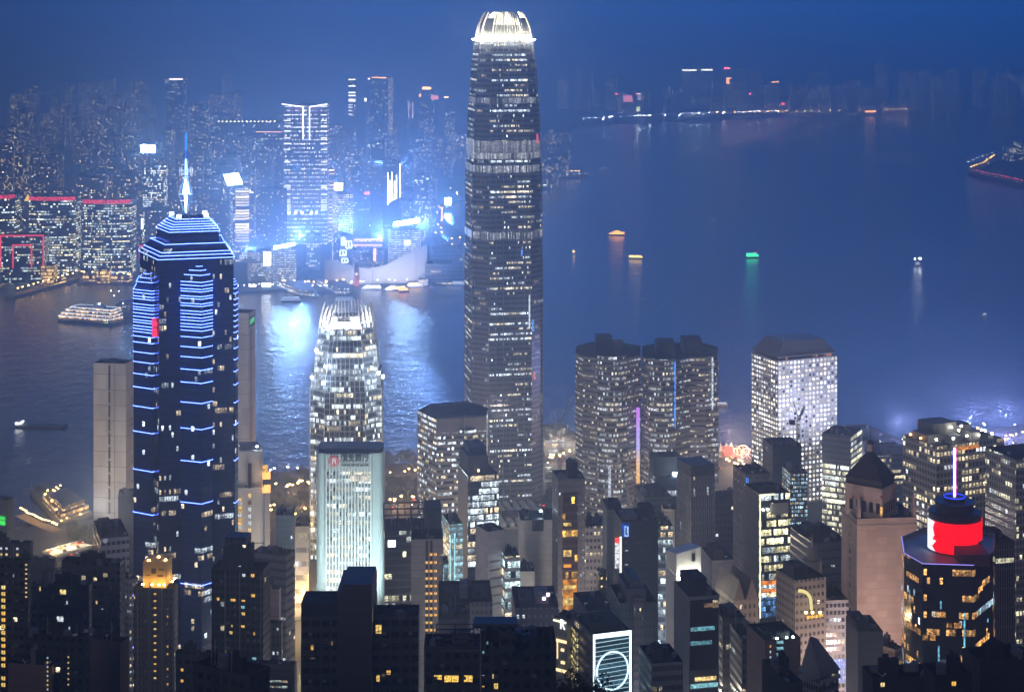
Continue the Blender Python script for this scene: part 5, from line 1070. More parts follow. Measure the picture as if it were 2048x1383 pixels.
for s, y, w_, h_, mt in ((.66, 1268, 1.8, 2.6, W_Y2), (.095, 1300, .9, 1.6, W_WARM), (.10, 1318, 1.2, .7, W_DIM), (.255, 1292, 1.3, 1.5, W_DIM), (.60, 1367, 1, 1.4, W_WARM), (.655, 1364, 1.1, 2, W_Y2), (.745, 1350, 1.3, 1.4, W_WARM), (.70, 1354, 1.0, 1.0, W_DIM), (.26, 1330, .6, .6, W_DIM)): w1(B, s, y, w_, h_, mt)
for s in (.12, .24, .60, .86): panel(B, 0, s, s+.012, B['z0'], B['z1']-2, surf('pipe', (.03, .03, .035), .6), 'drain_pipe', .25)
for y in (1262, 1290, 1318, 1345): panel(B, 0, .61, .98, PZ(y+1, 455), PZ(y, 455), surf('ledge_dark', (.075, .07, .08), .7), 'ledge', .3); panel(B, 0, .0, .29, PZ(y+1, 455), PZ(y, 455), surf('ledge_dark2', (.075, .07, .08), .7), 'ledge', .3)
m = MB(); P, d, n, L_ = facepos(B, 0, .64, PZ(1243, 455), .3); m.box(P.x-1.6, P.x-.9, P.y-.3, P.y, P.z, P.z+3.6); m.build('stair_light', glow('stair_pale', (1, 1, .6), .45), B['root'])
B = T('apartment_tower', 'dark block with glowing amber rooms and a roof pergola, lower centre', 846, 848, 960, 432, 1, 1292, nb, b=9, plants=[])
m = MB(); z1 = B['z1']; f = B['foot']
for s in (.22, .56, .88):
    for t in (0.02, .4): p_ = lerp2(f, s, t); m.bar((*p_, z1-1.3), (*p_, PZ(1256, 432)), .16)
for t in (0.02, .4):
    for y in (1258, 1268, 1288): m.bar((*lerp2(f, .22, t), PZ(y, 432)), (*lerp2(f, .88, t), PZ(y, 432)), .2 if y > 1260 else .13)
m.bar((*lerp2(f, .22, .02), PZ(1262, 432)), (*lerp2(f, .22, .4), PZ(1262, 432)), .13); m.build('pergola', nb, B['root'])
am = glow('amber_room', (1, .62, .12), 1.5, var=2.2)
for s, w_ in ((.25, 2.2), (.49, 3.8), (.79, 2.4)): w1(B, s, 1364 if s > .3 else 1359, w_, 1.9 if s > .3 else 1.4, am)
for s in (.24, .45, .80): w1(B, s, 1306, .25, .25, W_YEL)
panel(B, 0, .30, .97, PZ(1301, 432), PZ(1299, 432), surf('beam', (.16, .15, .15), .7), 'beam', .4)
B = T('apartment_tower', 'jagged dark rooftop block with an overhanging roof arm, lower centre', 955, 962, 1112, 405, 2, 1284, nb, b=10, plants=[(.0, .25, .2, .6, 3.4), (.3, .55, .3, .7, 2.2)])
z1 = B['z1']
m = MB(); p1, p2 = at(948, 1235, 400), at(1034, 1246, 400); m.prism([(p1.x, 398), (p2.x, 398), (p2.x, 403), (p1.x, 403)], PZ(1249, 400), PZ(1241, 400), bottom=True); m.box(PX(998, 400), PX(1030, 400), 399, 402, z1-1, PZ(1248.5, 400)); m.build('roof_arm', nb, B['root'])
for x, y in ((1086, 1265), (1104, 1250), (1110, 1275), (970, 1240)):
    m = MB(); m.bar((PX(x, 404), 404, z1-1), (PX(x, 404), 404, PZ(y, 404)), .25); m.build('roof_post', nb, B['root'])
for s, y, w_, h_, mt in ((.085, 1289, .6, 1, W_CY), (.03, 1307, .7, .9, W_CY), (.03, 1351, .8, .4, W_COOL), (.03, 1374, .8, .6, W_WARM), (.16, 1357, .6, 1.3, W_YEL), (.2, 1378, 1.2, 1.6, W_Y2), (.03, 1328, .7, .3, W_COOL)): w1(B, s, y, w_, h_, mt)
m = MB(); P = at(1045, 1272, 640); 
# left edge
lw = wall('left_maroon', (.055, .045, .05), (.012, .012, .018), 3.6, 3.1, .22, (.3, .75), .012, 1, 1.0, .8, solo=1)
B = T('apartment_tower', 'tall dark tower with a column of bright yellow windows at the left picture edge', -80, 56, 60, 600, 84, 1120, lw, b=26, plants=[(.3, .7, .4, .7, 3)])
windows(B, 3, [.66], [PZ(y, 600) for y in range(1180, 1384, 13)], 1.7, 1.6, [W_Y2, W_Y2, W_YEL, W_WARM], .97, 5)
windows(B, 3, [.80], [PZ(y, 600) for y in range(1155, 1384, 13)], .6, 1.2, [W_DIM, W_COOL, W_OFF], .75, 9)
windows(B, 3, [.975], [PZ(y, 600) for y in (1131, 1140, 1149, 1159, 1168, 1177, 1186, 1195)], 1.0, .8, [W_YEL], 1, 5)
B = T('apartment_block', 'plain grey block with a domed roof, right of the yellow window tower', 60, 108, 112, 720, 84, 1120, plain('plain_blue_grey', (.13, .135, .15)), b=20)
B = T('apartment_block', 'lower block with white stair lights, below the plain grey block', 50, 84, 88, 640, 84, 1215, lw, b=18)
windows(B, 3, [.2], [PZ(y, 640) for y in range(1224, 1320, 10)], .7, .9, [W_COOL], .9, 3)
B = T('apartment_block', 'pink plastered house wall between dark towers at lower left', 78, 112, 117, 800, 84, 1195, plain('pinkpl', (.30, .22, .22)), b=14)
windows(B, 3, [.1], [PZ(y, 800) for y in (1218, 1232, 1243)], 1, 1.2, [W_COOL], 1, 3)
B = T('apartment_block', 'pinkish block low at the left with a column of lit stair windows', 78, 104, 110, 520, 80, 1330, plain('pinkpl2', (.26, .17, .16)), b=14)
windows(B, 3, [.9], [PZ(y, 520) for y in range(1318, 1384, 9)], .7, .9, [W_COOL, W_YEL], 1, 3)
B = T('apartment_tower', 'dark tower with an open lit roof structure, lower left', 112, 178, 184, 640, 84, 1170, wall('dkt', (.035, .038, .05), (.012, .012, .018), 3.6, 3.1, .22, (.3, .75), .012, 1, 1.0, .8, solo=1), b=22, plants=[(.2, .5, .2, .6, 5)])
m = MB(); f = B['foot']; z1 = B['z1']
for t in (.05, .3, .55, .8):
    m.bar((*lerp2(f, 0, t), z1+5), (*lerp2(f, 1, t), z1+5), .16)
    for s in (0, .5, 1): p_ = lerp2(f, s, t); m.bar((*p_, z1-1), (*p_, z1+5), .2)
for s in (0, .5, 1): m.bar((*lerp2(f, s, .05), z1+5), (*lerp2(f, s, .8), z1+5), .16)
m.build('roof_frame', nb, B['root'])
for s, y, w_, h_, mt in ((.55, 1190, 2.6, 2.0, W_YEL), (.15, 1185, .8, 2, W_YEL), (.62, 1210, .8, 1.6, W_COOL), (.50, 1245, 2.8, 2.2, W_COOL), (.66, 1262, .8, 1.8, W_COOL)): windows(B, 3, [s], [PZ(y, 640)], w_, h_, [mt], 1)
B = T('apartment_tower', 'nearest dark tower at lower left with a column of small yellow windows', 108, 172, 180, 520, 80, 1272, wall('dkt2', (.03, .034, .048), (.012, .012, .018), 3.6, 3.1, .22, (.3, .75), .012, 1, 1.0, .8, solo=1), b=20)
windows(B, 3, [.72], [PZ(y, 520) for y in range(1318, 1384, 11)], .7, .8, [W_YEL], 1, 3)
B = T('apartment_tower', 'dark tower with scattered lit windows, left of the golden topped tower', 180, 240, 250, 680, 82, 1125, wall('dkt3', (.04, .04, .05), (.012, .012, .018), 3.6, 3.1, .22, (.3, .75), .012, 1, 1.0, .8, solo=1), b=24, plants=[(.2, .6, .3, .7, 4)])
for s, y, w_, h_, mt in ((.38, 1165, 2.0, 2.4, glow('cream_wall_glow', (1, .85, .5), .5)), (.75, 1155, 2, 1.8, glow('cream_wall_glow2', (1, .85, .45), .4)), (.22, 1168, .8, .6, W_COOL), (.85, 1180, .6, 1.2, W_DIM), (.5, 1187, .6, 1.4, W_YEL), (.6, 1210, .9, 1.6, W_YEL), (.7, 1220, 1, .6, W_COOL)): windows(B, 3, [s], [PZ(y, 680)], w_, h_, [mt], 1)  # cream wall patches are drawn as glowing panels
windows(B, 3, [.45], [PZ(y, 680) for y in range(1185, 1383, 12)], .5, .8, [W_DIM, W_OFF, W_YEL], .7, 4)
B = T('apartment_block', 'dark red brick block below the scattered window tower', 208, 240, 258, 560, 70, 1284, plain('redbrown', (.11, .06, .06)), b=18)
# office with logo band
B = T('office_block', 'pale office block with ribbon windows and a round logo, left of the blue neon tower', 172, 202, 258, 1040, 20, 1077, wall('pale_office', (.62, .62, .66), (.04, .045, .06), 4.5, 5.0, .12, (.3, .72), .10, 4, 1.8, .1, busy=2), b=40, plants=[(.1, .5, .3, .8, 5)])
m = disc_(PX(211, 1036), 1035.6, PZ(1080, 1036), 1.5); m.build('logo', glow('logo_pale', (.6, .65, .7), .35), B['root'])
T('office_block', 'dark tapering block in front of the left cream slab', 232, 236, 272, 1240, 10, 992, plain('dkn', (.05, .05, .065)), b=20)
B = T('office_block', 'grey block with a green glowing shop sign at the left picture edge', -30, 14, 28, 1120, 70, 1000, plain('greyg', (.20, .21, .23)), b=26)
panel(B, 3, .45, .95, PZ(1050, 1120), PZ(1042, 1120), glow('green_sign', (.05, 1, .12), 1.2, True), 'sign_bar', .4); panel(B, 3, .45, .95, PZ(1040, 1120), PZ(1033, 1120), glow('green_sign2', (.05, 1, .12), 1.0, True), 'sign_bar', .4)
B = T('apartment_block', 'dark wide block with four small square lit windows at the left edge', -20, 60, 66, 900, 86, 1085, plain('dkw', (.06, .06, .075)), b=24)
windows(B, 3, [.36, .48, .72], [PZ(1100, 900), PZ(1112, 900)], 1.4, 1.5, [W_COOL, W_YEL], 1, 3)
# tower with the golden roof box
B = T('apartment_tower', 'dark tower with a roof box floodlit in gold', 272, 348, 356, 760, 86, 1176, wall('gold_tower', (.13, .115, .11), (.04, .035, .03), 3.1, 3.1, .35, (.3, .75), .02, 1, 1.5, 1, solo=1), b=18, plants=[])
gb = rb(286, 332, 338, 763, 86, b=None, a=10); m = MB(); zt_ = PZ(1124, 763); m.prism(gb, B['z1']-1.3, zt_); gbx = m.build('roof_house', surf('gold_render', (.62, .42, .18), .7, .2, .1), B['root'])
Bg = dict(root=B['root'], foot=gb, z0=B['z1'], z1=zt_)
for s, y0, y1, w_ in ((.36, 1147, 1136, .2), (.62, 1153, 1149, .25), (.12, 1151, 1149, .2), (.28, 1175, 1165, .08), (.7, 1140, 1137, .2)): panel(Bg, 3, s, s+w_, PZ(y0, 763), PZ(y1, 763), surf('gold_opening', (.12, .07, .03), .7), 'opening', .04)
fg = glow('flood_amber', (1, .60, .15), 60, True)
fixtures('floodlight', [tuple(facepos(Bg, 3, s, B['z1']+1, 2.0)[0]) for s in (.05, .45, .75, .98)]+[tuple(facepos(Bg, 0, s, B['z1']+1, 2.0)[0]) for s in (.3, .7)], (.9, .7, .5), fg, B['root'])
fixtures('floodlight', [(*lerp2(gb, s, t), zt_) for s, t in ((.3, .1), (.2, .8), (.7, .5))], (.8, .6, .5), fg, B['root'])
m = MB(); m.bar((*lerp2(gb, .3, .4), zt_), (PX(330, 760), 760, zt_+5), .3); m.build('roof_arm', steel, B['root'])
windows(B, 3, [.53], [PZ(y, 760) for y in range(1190, 1384, 14)], 1.4, 1.0, [W_WARM, W_WARM, W_YEL], .95, 4); windows(B, 3, [.84], [PZ(y, 760) for y in range(1190, 1384, 15)], .9, 1.2, [W_WARM, W_DIM], .7, 6)
windows(B, 3, [.28], [PZ(y, 760) for y in range(1205, 1384, 14)], .8, 1, [W_DIM, W_OFF, W_OFF], .6, 6)
for s in (.10, .38, .70, .97): panel(B, 3, s-.012, s+.012, B['z0'], B['z1']-.5, surf('rib_grey', (.24, .23, .24), .7), 'rib', .5)
B = T('apartment_block', 'pale blue grey flats squeezed left of the golden topped tower', 248, 258, 276, 850, 40, 1158, wall('palebl', (.34, .34, .40), (.05, .05, .07), 2.6, 3.3, .25, (.3, .75), .25, 1, 1.2, .7), b=16)
for y in (1190, 1294): panel(B, 0, .4, .95, PZ(y+3, 850), PZ(y, 850), glow('neon_violet', (.4, .25, 1), 2.2), 'neon_line', .4)
# glass foot of the blue neon tower and neighbours
B = T('apartment_tower', 'dark tower with scattered orange windows and white ribs, right of the blue neon tower', 438, 526, 541, 650, 82, 1140, wall('ribbed_dark', (.03, .03, .045), (.015, .015, .02), 3.0, 3.0, .15, (.2, .8), .02, 1, 1.6, .8), b=20, plants=[(.1, .9, .3, .8, 9)])
m = MB(); m.prism(sub(B['foot'], .1, .8, .35, .75), B['z1']+7.8, PZ(1078, 650)); m.build('stair_head', nb, B['root'])
for s, y, w_, h_, mt in ((.63, 1155, 1.4, 1.4, W_COOL), (.80, 1155, 1.6, 1.5, W_WARM), (.81, 1195, 1.6, 1.4, W_WARM), (.13, 1205, 1.2, 1.4, W_WARM), (.42, 1205, 2.2, 1.2, W_WARM), (.62, 1205, 1.6, 1, W_WARM), (.61, 1219, 1.6, 1.4, W_CY), (.62, 1232, 1.5, 1.4, W_Y2), (.40, 1257, .7, 1.2, W_YEL), (.61, 1257, 1.6, 1.2, W_WARM), (.38, 1271, 1.4, 1.4, W_Y2), (.83, 1271, .8, 1.4, W_WARM), (.28, 1309, .6, 1.4, W_WARM), (.83, 1320, 1.8, 1.2, W_CY), (.5, 1347, .8, 1, W_YEL), (.55, 1135, 1.2, .6, W_COOL)): windows(B, 3, [s], [PZ(y, 650)], w_, h_, [mt], 1)
for s in (.27, .55, .96): panel(B, 3, s-.01, s+.01, B['z0'], B['z1']-1, surf('rib_pale', (.20, .20, .23), .7), 'rib', .4)
B = T('apartment_block', 'small dark block with amber stair windows, under the ribbed dark tower', 402, 436, 440, 560, 84, 1305, nb, b=14)
windows(B, 3, [.15], [PZ(1345, 560), PZ(1367, 560)], 1.1, 1.2, [W_WARM], 1); windows(B, 3, [.75], [PZ(y, 560) for y in range(1336, 1384, 9)], .5, .6, [W_COOL], .8)
B = T('low_block', 'black roof corner at the bottom, in front of the ribbed dark tower', 446, 500, 540, 380, 60, 1352, nb, b=16)
T('apartment_block', 'slim grey pink block right of the ribbed dark tower', 540, 558, 562, 780, 84, 1178, plain('pinkgrey', (.34, .26, .27)), b=12)
T('office_block', 'dark stepped office with ribbon windows, left of the lit avenue', 540, 572, 590, 900, 70, 1110, wall('stepoff', (.14, .14, .17), (.03, .035, .05), 2.6, 4.2, .05, (.35, .75), .15, 6, 1.2, .3), b=20)
T('apartment_block', 'narrow tenement with stair lights beside the lit avenue', 540, 562, 566, 700, 84, 1245, wall('tenem', (.20, .18, .19), (.03, .03, .04), 2.6, 3.2, .3, (.3, .7), .2, 1, 1.2, .2), b=14)
B = T('low_block', 'low grey block with two rows of lit office windows beside the lit avenue', 538, 590, 594, 610, 86, 1328, plain('lowgrey', (.22, .22, .23)), b=14)
for y in (1360, 1371): panel(B, 3, .22, .8, PZ(y+4, 610), PZ(y, 610), wall('rowl', (.1, .1, .1), (.1, .1, .1), .6, 30, .12, (0, 1), 4, 3, .8, .2, cool=(.8, 1, .9), busy=.1), 'lit_floor', .15)
# street glow in the avenue put in as glowing boxes, right of the low grey block
glowm = glow('street_glow_amber', (1, .62, .18), 2.4, True, .3)
av = thing('avenue_glow', 'golden glowing boxes for street glow along the avenue, beside the bank', 'street glow', (PX(604, 1000), 1000, 9))
for y, a, c_ in ((1190, 590, 618), (1210, 592, 617), (1232, 594, 616)):
    Y = F*(H-8)/(y-HY); m = MB(); m.box(PX(a, Y), PX(c_, Y), Y, Y+6, 8, 14); m.build('glow_box', glowm, av)
m = MB(); Y = 960; m.box(PX(588, Y), PX(620, Y), Y+40, Y+44, 8, 26); m.build('facade', surf('avenue_wall', (.5, .42, .3), .7), av)

# air conditioners and drain pipes on the nearest blocks
m = MB(); m.box(-.5, .5, -.55, 0, 0, .7); m.box(-.6, .6, -.6, 0, -.08, 0); _ac = m.build('air_conditioner', plant_m); _acd = _ac.data; bpy.data.objects.remove(_ac)
def dress(root_label, face, n):
    for o in list(col.objects):
        if o.get('label') == root_label and root_label in BY: 
            B = BY[root_label]; q = random.Random(len(root_label)); 
            for k in range(n):
                P, d, nn, L_ = facepos(B, face, q.choice([.08, .2, .32, .46, .58, .71, .84, .93]), B['z1']-2-3.1*q.randint(1, 16), .02)
                a = bpy.data.objects.new('air_conditioner', _acd); col.objects.link(a); a.parent = B['root']; a.location = P-LOC[B['root'].name]; a.rotation_euler = (0, 0, math.atan2(d.y, d.x))
for lab, face, n in (('black silhouette block in front of the bank, a wide tile-clad shaft rising from its roof', 0, 34), ('dark block with glowing amber rooms and a roof pergola, lower centre', 0, 16), ('jagged dark rooftop block with an overhanging roof arm, lower centre', 0, 20),
    ('tall dark tower with a column of bright yellow windows at the left picture edge', 3, 26), ('nearest dark tower at lower left with a column of small yellow windows', 3, 18), ('dark tower with scattered orange windows and white ribs, right of the blue neon tower', 3, 24), ('dark tower with a roof box floodlit in gold', 3, 24)): dress(lab, face, n)
for y in (1135, 1160, 1190, 1215, 1240, 1275):
    q = on_plane(604, y, 9); lamp('avenue_light', (q.x, q.y, 21), 34000, (1, .62, .24), .6)
# ---------------------------------------------------------------- the far shore
def FB(name, label, l, c, r, Y, th, ytop, mat, b=None, cat='building', group=None, plant=True, **k):
    f = rb(l, c, r, Y, th, b=b); B = bld(name, label, f, ytop, mat, cat, z0=3, group=group, plants=[(.3, .7, .3, .7, 5)] if plant else [], clutter=False, **k); B['Y'] = Y; return B
def board(B, x0, x1, y0, y1, mat, Y=None, tilt=0, name='billboard', parent=None):
    """a lit sign box facing the harbour"""
    Y = Y or B['Y']-1; m = MB(); a, b_ = at(x0, y1, Y), at(x1, y0, Y); d = tilt*(b_.z-a.z)
    P = [Vector((a.x, Y, a.z)), Vector((b_.x, Y, a.z+(b_.x-a.x)*k_tilt[0])), Vector((b_.x-d, Y, b_.z)), Vector((a.x-d, Y, b_.z-(b_.x-a.x)*k_tilt[0]))]
    bk = [p+Vector((0, 1.2, 0)) for p in P]
    m.quad(*P, 0)
    for i in range(4): m.quad(P[(i+1) % 4], P[i], bk[i], bk[(i+1) % 4], 1)
    m.quad(bk[1], bk[0], bk[3], bk[2], 1)
    return m.build(name, [mat, plant_d], parent or B['root'])
k_tilt = [0]
def bmat(c, s): return glow('billboard_light', c, s, True)
BB_ = bmat((.28, .54, 1), 130)
dkf = dict(wall=(.07, .07, .085), glass=(.02, .025, .035))
# --- red topped office towers, left
gw = lambda n, s=2.6, lit=.34, warm=.5: wall(n, (.06, .055, .07), (.02, .022, .03), 3.4, 3.9, .06, (.3, .85), lit, 4, s, warm, .12, .4, (.85, 1, .95), (1, .9, .55), busy=.9, solo=.3)
red = glow('red_crown_light', (1, .05, .10), 1.8, True, .3)
for i, (l, r, yt, lab) in enumerate(((-40, 30, 388, 'dark office tower with a red lit crown, cut by the left picture edge'), (58, 150, 392, 'dark office tower with a red lit crown, second of three on the far left shore'), (166, 262, 398, 'dark office tower with a red lit crown, third of three, nearest the neon tower'))):
    Y = 2640+i*10; x0, x1 = PX(l, Y), PX(r, Y); w_ = x1-x0
    a = [(x0+w_*k/8, Y+7*math.sin(math.pi*k/8)*(-1)+ (0)) for k in range(9)]; foot = a+[(x1, Y+38), (x0, Y+38)]
    B = bld('office_tower', lab, foot, yt+3, gw('red_top_glass'), 'office tower', z0=3, plants=[], yref=Y, group='red crowned office towers'); B['Y'] = Y
    m = MB(); z1 = B['z1']; A = [(p[0], p[1]-.6) for p in a]
    for p, q in zip(A, A[1:]): m.face([(*p, z1-4.2), (*q, z1-4.2), (*q, z1+1.6), (*p, z1+1.6)])
    m.build('crown_light', red, B['root'])
for l, r, y0, y1, lab, Y in ((0, 88, 470, 534, 'low dark block outlined in red light like a double gate', 2560), (278, 300, 490, 520, 'small block outlined in red light behind the neon tower', 2620)):
    B = FB('office_block', lab, l-8, l, r, Y, 4, y0+2, gw('gate_glass', 2.0, .25), b=40, plant=False)
    rl_ = glow('red_outline', (1, .05, .10), 1.7, True)
    w_ = (r-l)
    for s0, s1, ya, yb in ((0, .03, y1, y0), (.97, 1, y1, y0), (.03, .97, y0+3, y0), (.28, .31, y1+2, y0+19), (.70, .73, y1+2, y0+19), (.31, .70, y0+22, y0+19)): panel(B, 0, s0, s1, PZ(ya, Y), PZ(yb, Y), rl_, 'red_outline', 1.0)
B = FB('office_tower', 'slim dark tower with a glowing golden pyramid top between the red crowned towers', 46, 48, 58, 2700, 4, 402, gw('gold_tip_glass', 2, .1), b=20, plant=False)
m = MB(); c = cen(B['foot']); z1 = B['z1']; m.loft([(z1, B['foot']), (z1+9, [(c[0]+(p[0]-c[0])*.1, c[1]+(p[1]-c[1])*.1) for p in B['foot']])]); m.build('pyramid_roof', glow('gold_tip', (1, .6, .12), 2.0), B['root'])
# --- towers with billboards
cl = lambda n, s=2.6, lit=.3, w_=.5: wall(n, (.10, .12, .15), (.03, .035, .05), 3.2, 3.7, .08, (.25, .85), lit, 3, s, w_, .15, .4, (.85, .95, 1), (1, .85, .55), busy=.8, solo=.4)
B = FB('hotel_tower', 'tower carrying a small bright billboard on a mast, left of the blue neon spire', 282, 286, 332, 2900, 6, 332, cl('bb_tower', 3.2, .35), b=30)
m = MB(); m.bar(at(303, 332, 2905), at(303, 303, 2905), 1.4, 6); m.prism([cpt(290, 2895), cpt(324, 2895), cpt(324, 2920), cpt(290, 2920)], PZ(309, 2900), PZ(306, 2900), bottom=True); m.build('sign_tower', steel, B['root'])
board(B, 282, 310, 290, 305.5, BB_, 2890); board(B, 279, 286, 437, 458, bmat((.8, .88, 1), 14), 2860, name='screen')
gold = wall('warm_floor_wall', (.14, .13, .13), (.04, .04, .04), 60, 4.4, .0, (.3, .85), 3, 9, 2.2, 1, .2, .4, warmc=(1, .78, .42), busy=.3)
B = FB('office_tower', 'curved tower of warm striped floors under a tilted bright billboard', 447, 466, 496, 2780, 22, 374, cl('tilt_tower'), b=24)
m = MB(); a = arc(PX(481, 2775), 2792, 14, -150, -30, 8); m.prism(a, PZ(487, 2775), PZ(382, 2775)); m.build('curved_bay', gold, B['root'])
k_tilt[0] = .12; board(B, 456, 485, 346, 371, BB_, 2765, .35); k_tilt[0] = 0
# --- big tower with the Y of light
kt = wall('lit_dot_wall', (.13, .15, .2), (.05, .06, .09), 4.4, 7.2, .3, (.4, .7), .5, 1, 4.2, .35, .2, .4, (.9, .92, 1), (1, .8, .6), busy=.5, solo=1)
Y = 3000; B = FB('skyscraper', 'tall hazy tower with a big light outline like a letter Y and rows of dots', 566, 570, 655, Y, 2, 212, kt, b=40, cat='skyscraper'); f = B['foot']
yw = glow('outline_white', (1, .94, .85), 6, True)
m = MB()
def ln(m, pts, r_=.75, Y_=2996):
    for (a0, b0), (a1, b1) in zip(pts, pts[1:]): m.bar(at(a0, b0, Y_), at(a1, b1, Y_), r_)
m = MB(); ln(m, [(564, 208), (606, 214), (606, 279)]); m.build('light_outline', yw, B['root']); m = MB(); ln(m, [(655, 208), (619, 214), (619, 279)]); m.build('light_outline', yw, B['root'])
kl = glow('floor_line_white', (1, .93, .78), 3.2)
for y in (230, 241, 252, 262, 276, 287, 299, 324, 340, 372, 376, 389, 400, 405, 410, 415, 419):
    for x0, x1 in ((568, 581), (642, 654)): board(B, x0, x1, y-1.0, y+1.0, kl, 2997, name='light_line')
bl2 = glow('blue_window', (.25, .6, 1), 2.2)
board(B, 580, 602, 330, 342, wall('blue_screen', (.05, .1, .2), (.05, .1, .2), 5, 4, .2, (.2, .8), 4, 3, 1.8, 0, cool=(.25, .6, 1), busy=.1), 2997, name='screen')
vio = glow('violet_dots', (.6, .2, .9), 1.2); 
fixtures('light_point', [at(x, y, 2996) for x in (579, 585, 592, 598, 625, 631, 637, 642) for y in (218, 224, 130)], (1.6, .8, 1.6), vio, B['root'])
fixtures('floodlight', [at(x, 427, 2990) for x in (578, 591, 604, 623, 633)], (3.2, 1, 3), glow('flood_podium', (.9, .97, 1), 26, True), B['root'])
B = FB('hotel_tower', 'tower with orange striped floors, close against the tall dotted tower', 653, 655, 668, 3040, 3, 338, wall('orange_floors', (.1, .1, .12), (.03, .03, .04), 40, 6.5, 0, (.5, .8), 3, 9, 3.0, 1, warmc=(1, .55, .2), busy=.2), b=20)
B = FB('hotel_tower', 'hotel tower with a warm window grid and a small white screen on its roof', 657, 676, 706, 2720, 24, 390, wall('hotel_grid', (.25, .24, .24), (.04, .04, .05), 3.0, 3.6, .18, (.2, .7), .8, 2, 2.6, .95, .3, .5, warmc=(1, .78, .45), busy=.5), b=30)
board(B, 669, 685, 366, 380, bmat((.6, .8, 1), 70), 2722)
B = FB('office_tower', 'tall dark slab with bright vertical white lines on its right edge', 740, 765, 802, 2960, 28, 322, wall('dark_blue_slab', (.05, .07, .11), (.03, .04, .06), 3, 3.8, .1, (.3, .8), .05, 3, 2), b=50)
vl = glow('vertical_white', (.95, .97, 1), 7, True)
for x, y0, y1 in ((776, 345, 410), (780, 360, 405), (784, 344, 402), (789, 362, 400), (793, 350, 398), (800, 327, 395)): board(B, x-1, x+1, y0, y1, vl, 2950, name='light_line')
B = FB('office_tower', 'dark slab behind the tower with vertical white lines', 740, 742, 768, 3120, 3, 300, wall('dark_blue_slab2', (.05, .07, .11), (.03, .04, .06), 3, 3.8, .1, (.3, .8), .04, 3, 2), b=30)
FB('office_tower', 'slim dark tower between the hotel grid and the white lined slab', 698, 703, 728, 2880, 10, 338, cl('slimdk', 2, .08), b=24)
board(FB('office_tower', 'dark tower with a red lit roof sign, left of the white lined slab', 722, 725, 742, 2820, 6, 392, cl('slimdk2', 2, .1), b=20), 729, 739, 384, 389, glow('red_roof_sign', (1, .15, .15), 5, True), 2818, name='sign')
# --- waterfront row
B = FB('hotel', 'wide waterfront hotel with a long bright billboard along its roof', 770, 784, 842, 2700, 16, 462, wall('hotel_dots', (.2, .2, .22), (.05, .05, .06), 3.2, 3.4, .3, (.3, .7), .7, 1, 3.4, .6, busy=.4, solo=1), b=30); k_tilt[0] = .16; board(B, 787, 839, 436, 453, bmat((.30, .55, 1), 130), 2690); k_tilt[0] = 0
board(B, 808, 822, 480, 490, glow('warm_panel', (1, .9, .5), 2.4), 2698, name='lit_window')
B = FB('hotel', 'waterfront hotel with a slanting bright billboard on its roof', 540, 546, 593, 2560, 12, 498, wall('hotel_dots2', (.16, .17, .2), (.04, .05, .06), 2.9, 3.3, .28, (.3, .7), .6, 1, 3.2, .5, busy=.4, solo=1), b=34); k_tilt[0] = .18; board(B, 548, 589, 485, 498, bmat((.30, .55, 1), 280), 2550); k_tilt[0] = 0
B = FB('hotel', 'white waterfront block with a tall cream lit panel', 488, 497, 546, 2545, 12, 506, wall('hotel_white', (.45, .45, .46), (.06, .07, .08), 3.0, 3.2, .1, (.35, .75), .4, 2, 2.2, .6, busy=.6), b=26); board(B, 527, 542, 503, 531, bmat((1, .93, .78), 6), 2540, name='lit_panel')
board(B, 498, 512, 569, 577, bmat((1, .75, .8), 14), 2535, name='screen'); board(B, 524, 541, 566, 575, bmat((.9, .97, 1), 22), 2535, name='screen')
FB('office_block', 'grey slab block behind the slanting billboard hotel', 608, 612, 640, 2700, 5, 470, cl('gslab', 2.4, .2), b=20)
B = FB('office_block', 'dark block with outlined squares of light on its corner', 658, 680, 706, 2640, 30, 470, cl('sqblk', 2.2, .12), b=24)
sqm = glow('square_outline', (.95, .97, 1), 4.5, True)
for i_, (x0, x1, y0, y1) in enumerate(((683, 690, 477, 490), (692, 703, 482, 496), (680, 692, 501, 511), (684, 695, 517, 525))):
    m = MB(); ln(m, [(x0, y0), (x1, y0), (x1, y1), (x0, y1), (x0, y0), ], .55, 2632); ln(m, [((x0+x1)/2, y0), ((x0+x1)/2, y1)], .45, 2632); m.build('light_outline', sqm, B['root'])
B = FB('hotel', 'old waterfront hotel with orange lit roof terraces', 700, 706, 768, 2640, 8, 500, wall('old_hotel', (.34, .30, .25), (.06, .05, .04), 3.2, 3.4, .25, (.25, .7), .35, 2, 2.0, 1, busy=.7), b=36)
orl = glow('roof_orange', (1, .45, .18), 3.5, True)
for y, x0, x1 in ((478, 708, 766), (489, 702, 764)):
    m = MB(); m.prism([cpt(x0, 2642), cpt(x1, 2642), cpt(x1-2, 2664), cpt(x0+2, 2664)], PZ(y+6, 2642), PZ(y+2, 2642)); m.build('roof_terrace', wall('terr_lit', (.5, .4, .28), (.3, .2, .1), 3, 3, .1, (.1, .9), 2, 3, 1.5, 1, warmc=(1, .6, .3)), B['root']); board(B, x0, x1, y, y+2, orl, 2640, name='light_line')
board(B, 747, 752, 497, 522, orl, 2638, name='light_line'); board(B, 725, 745, 496, 514, wall('dkfront', (.06, .08, .12), (.05, .06, .1), 5, 6, .1, (.2, .8), .02), 2636, name='glass_front')
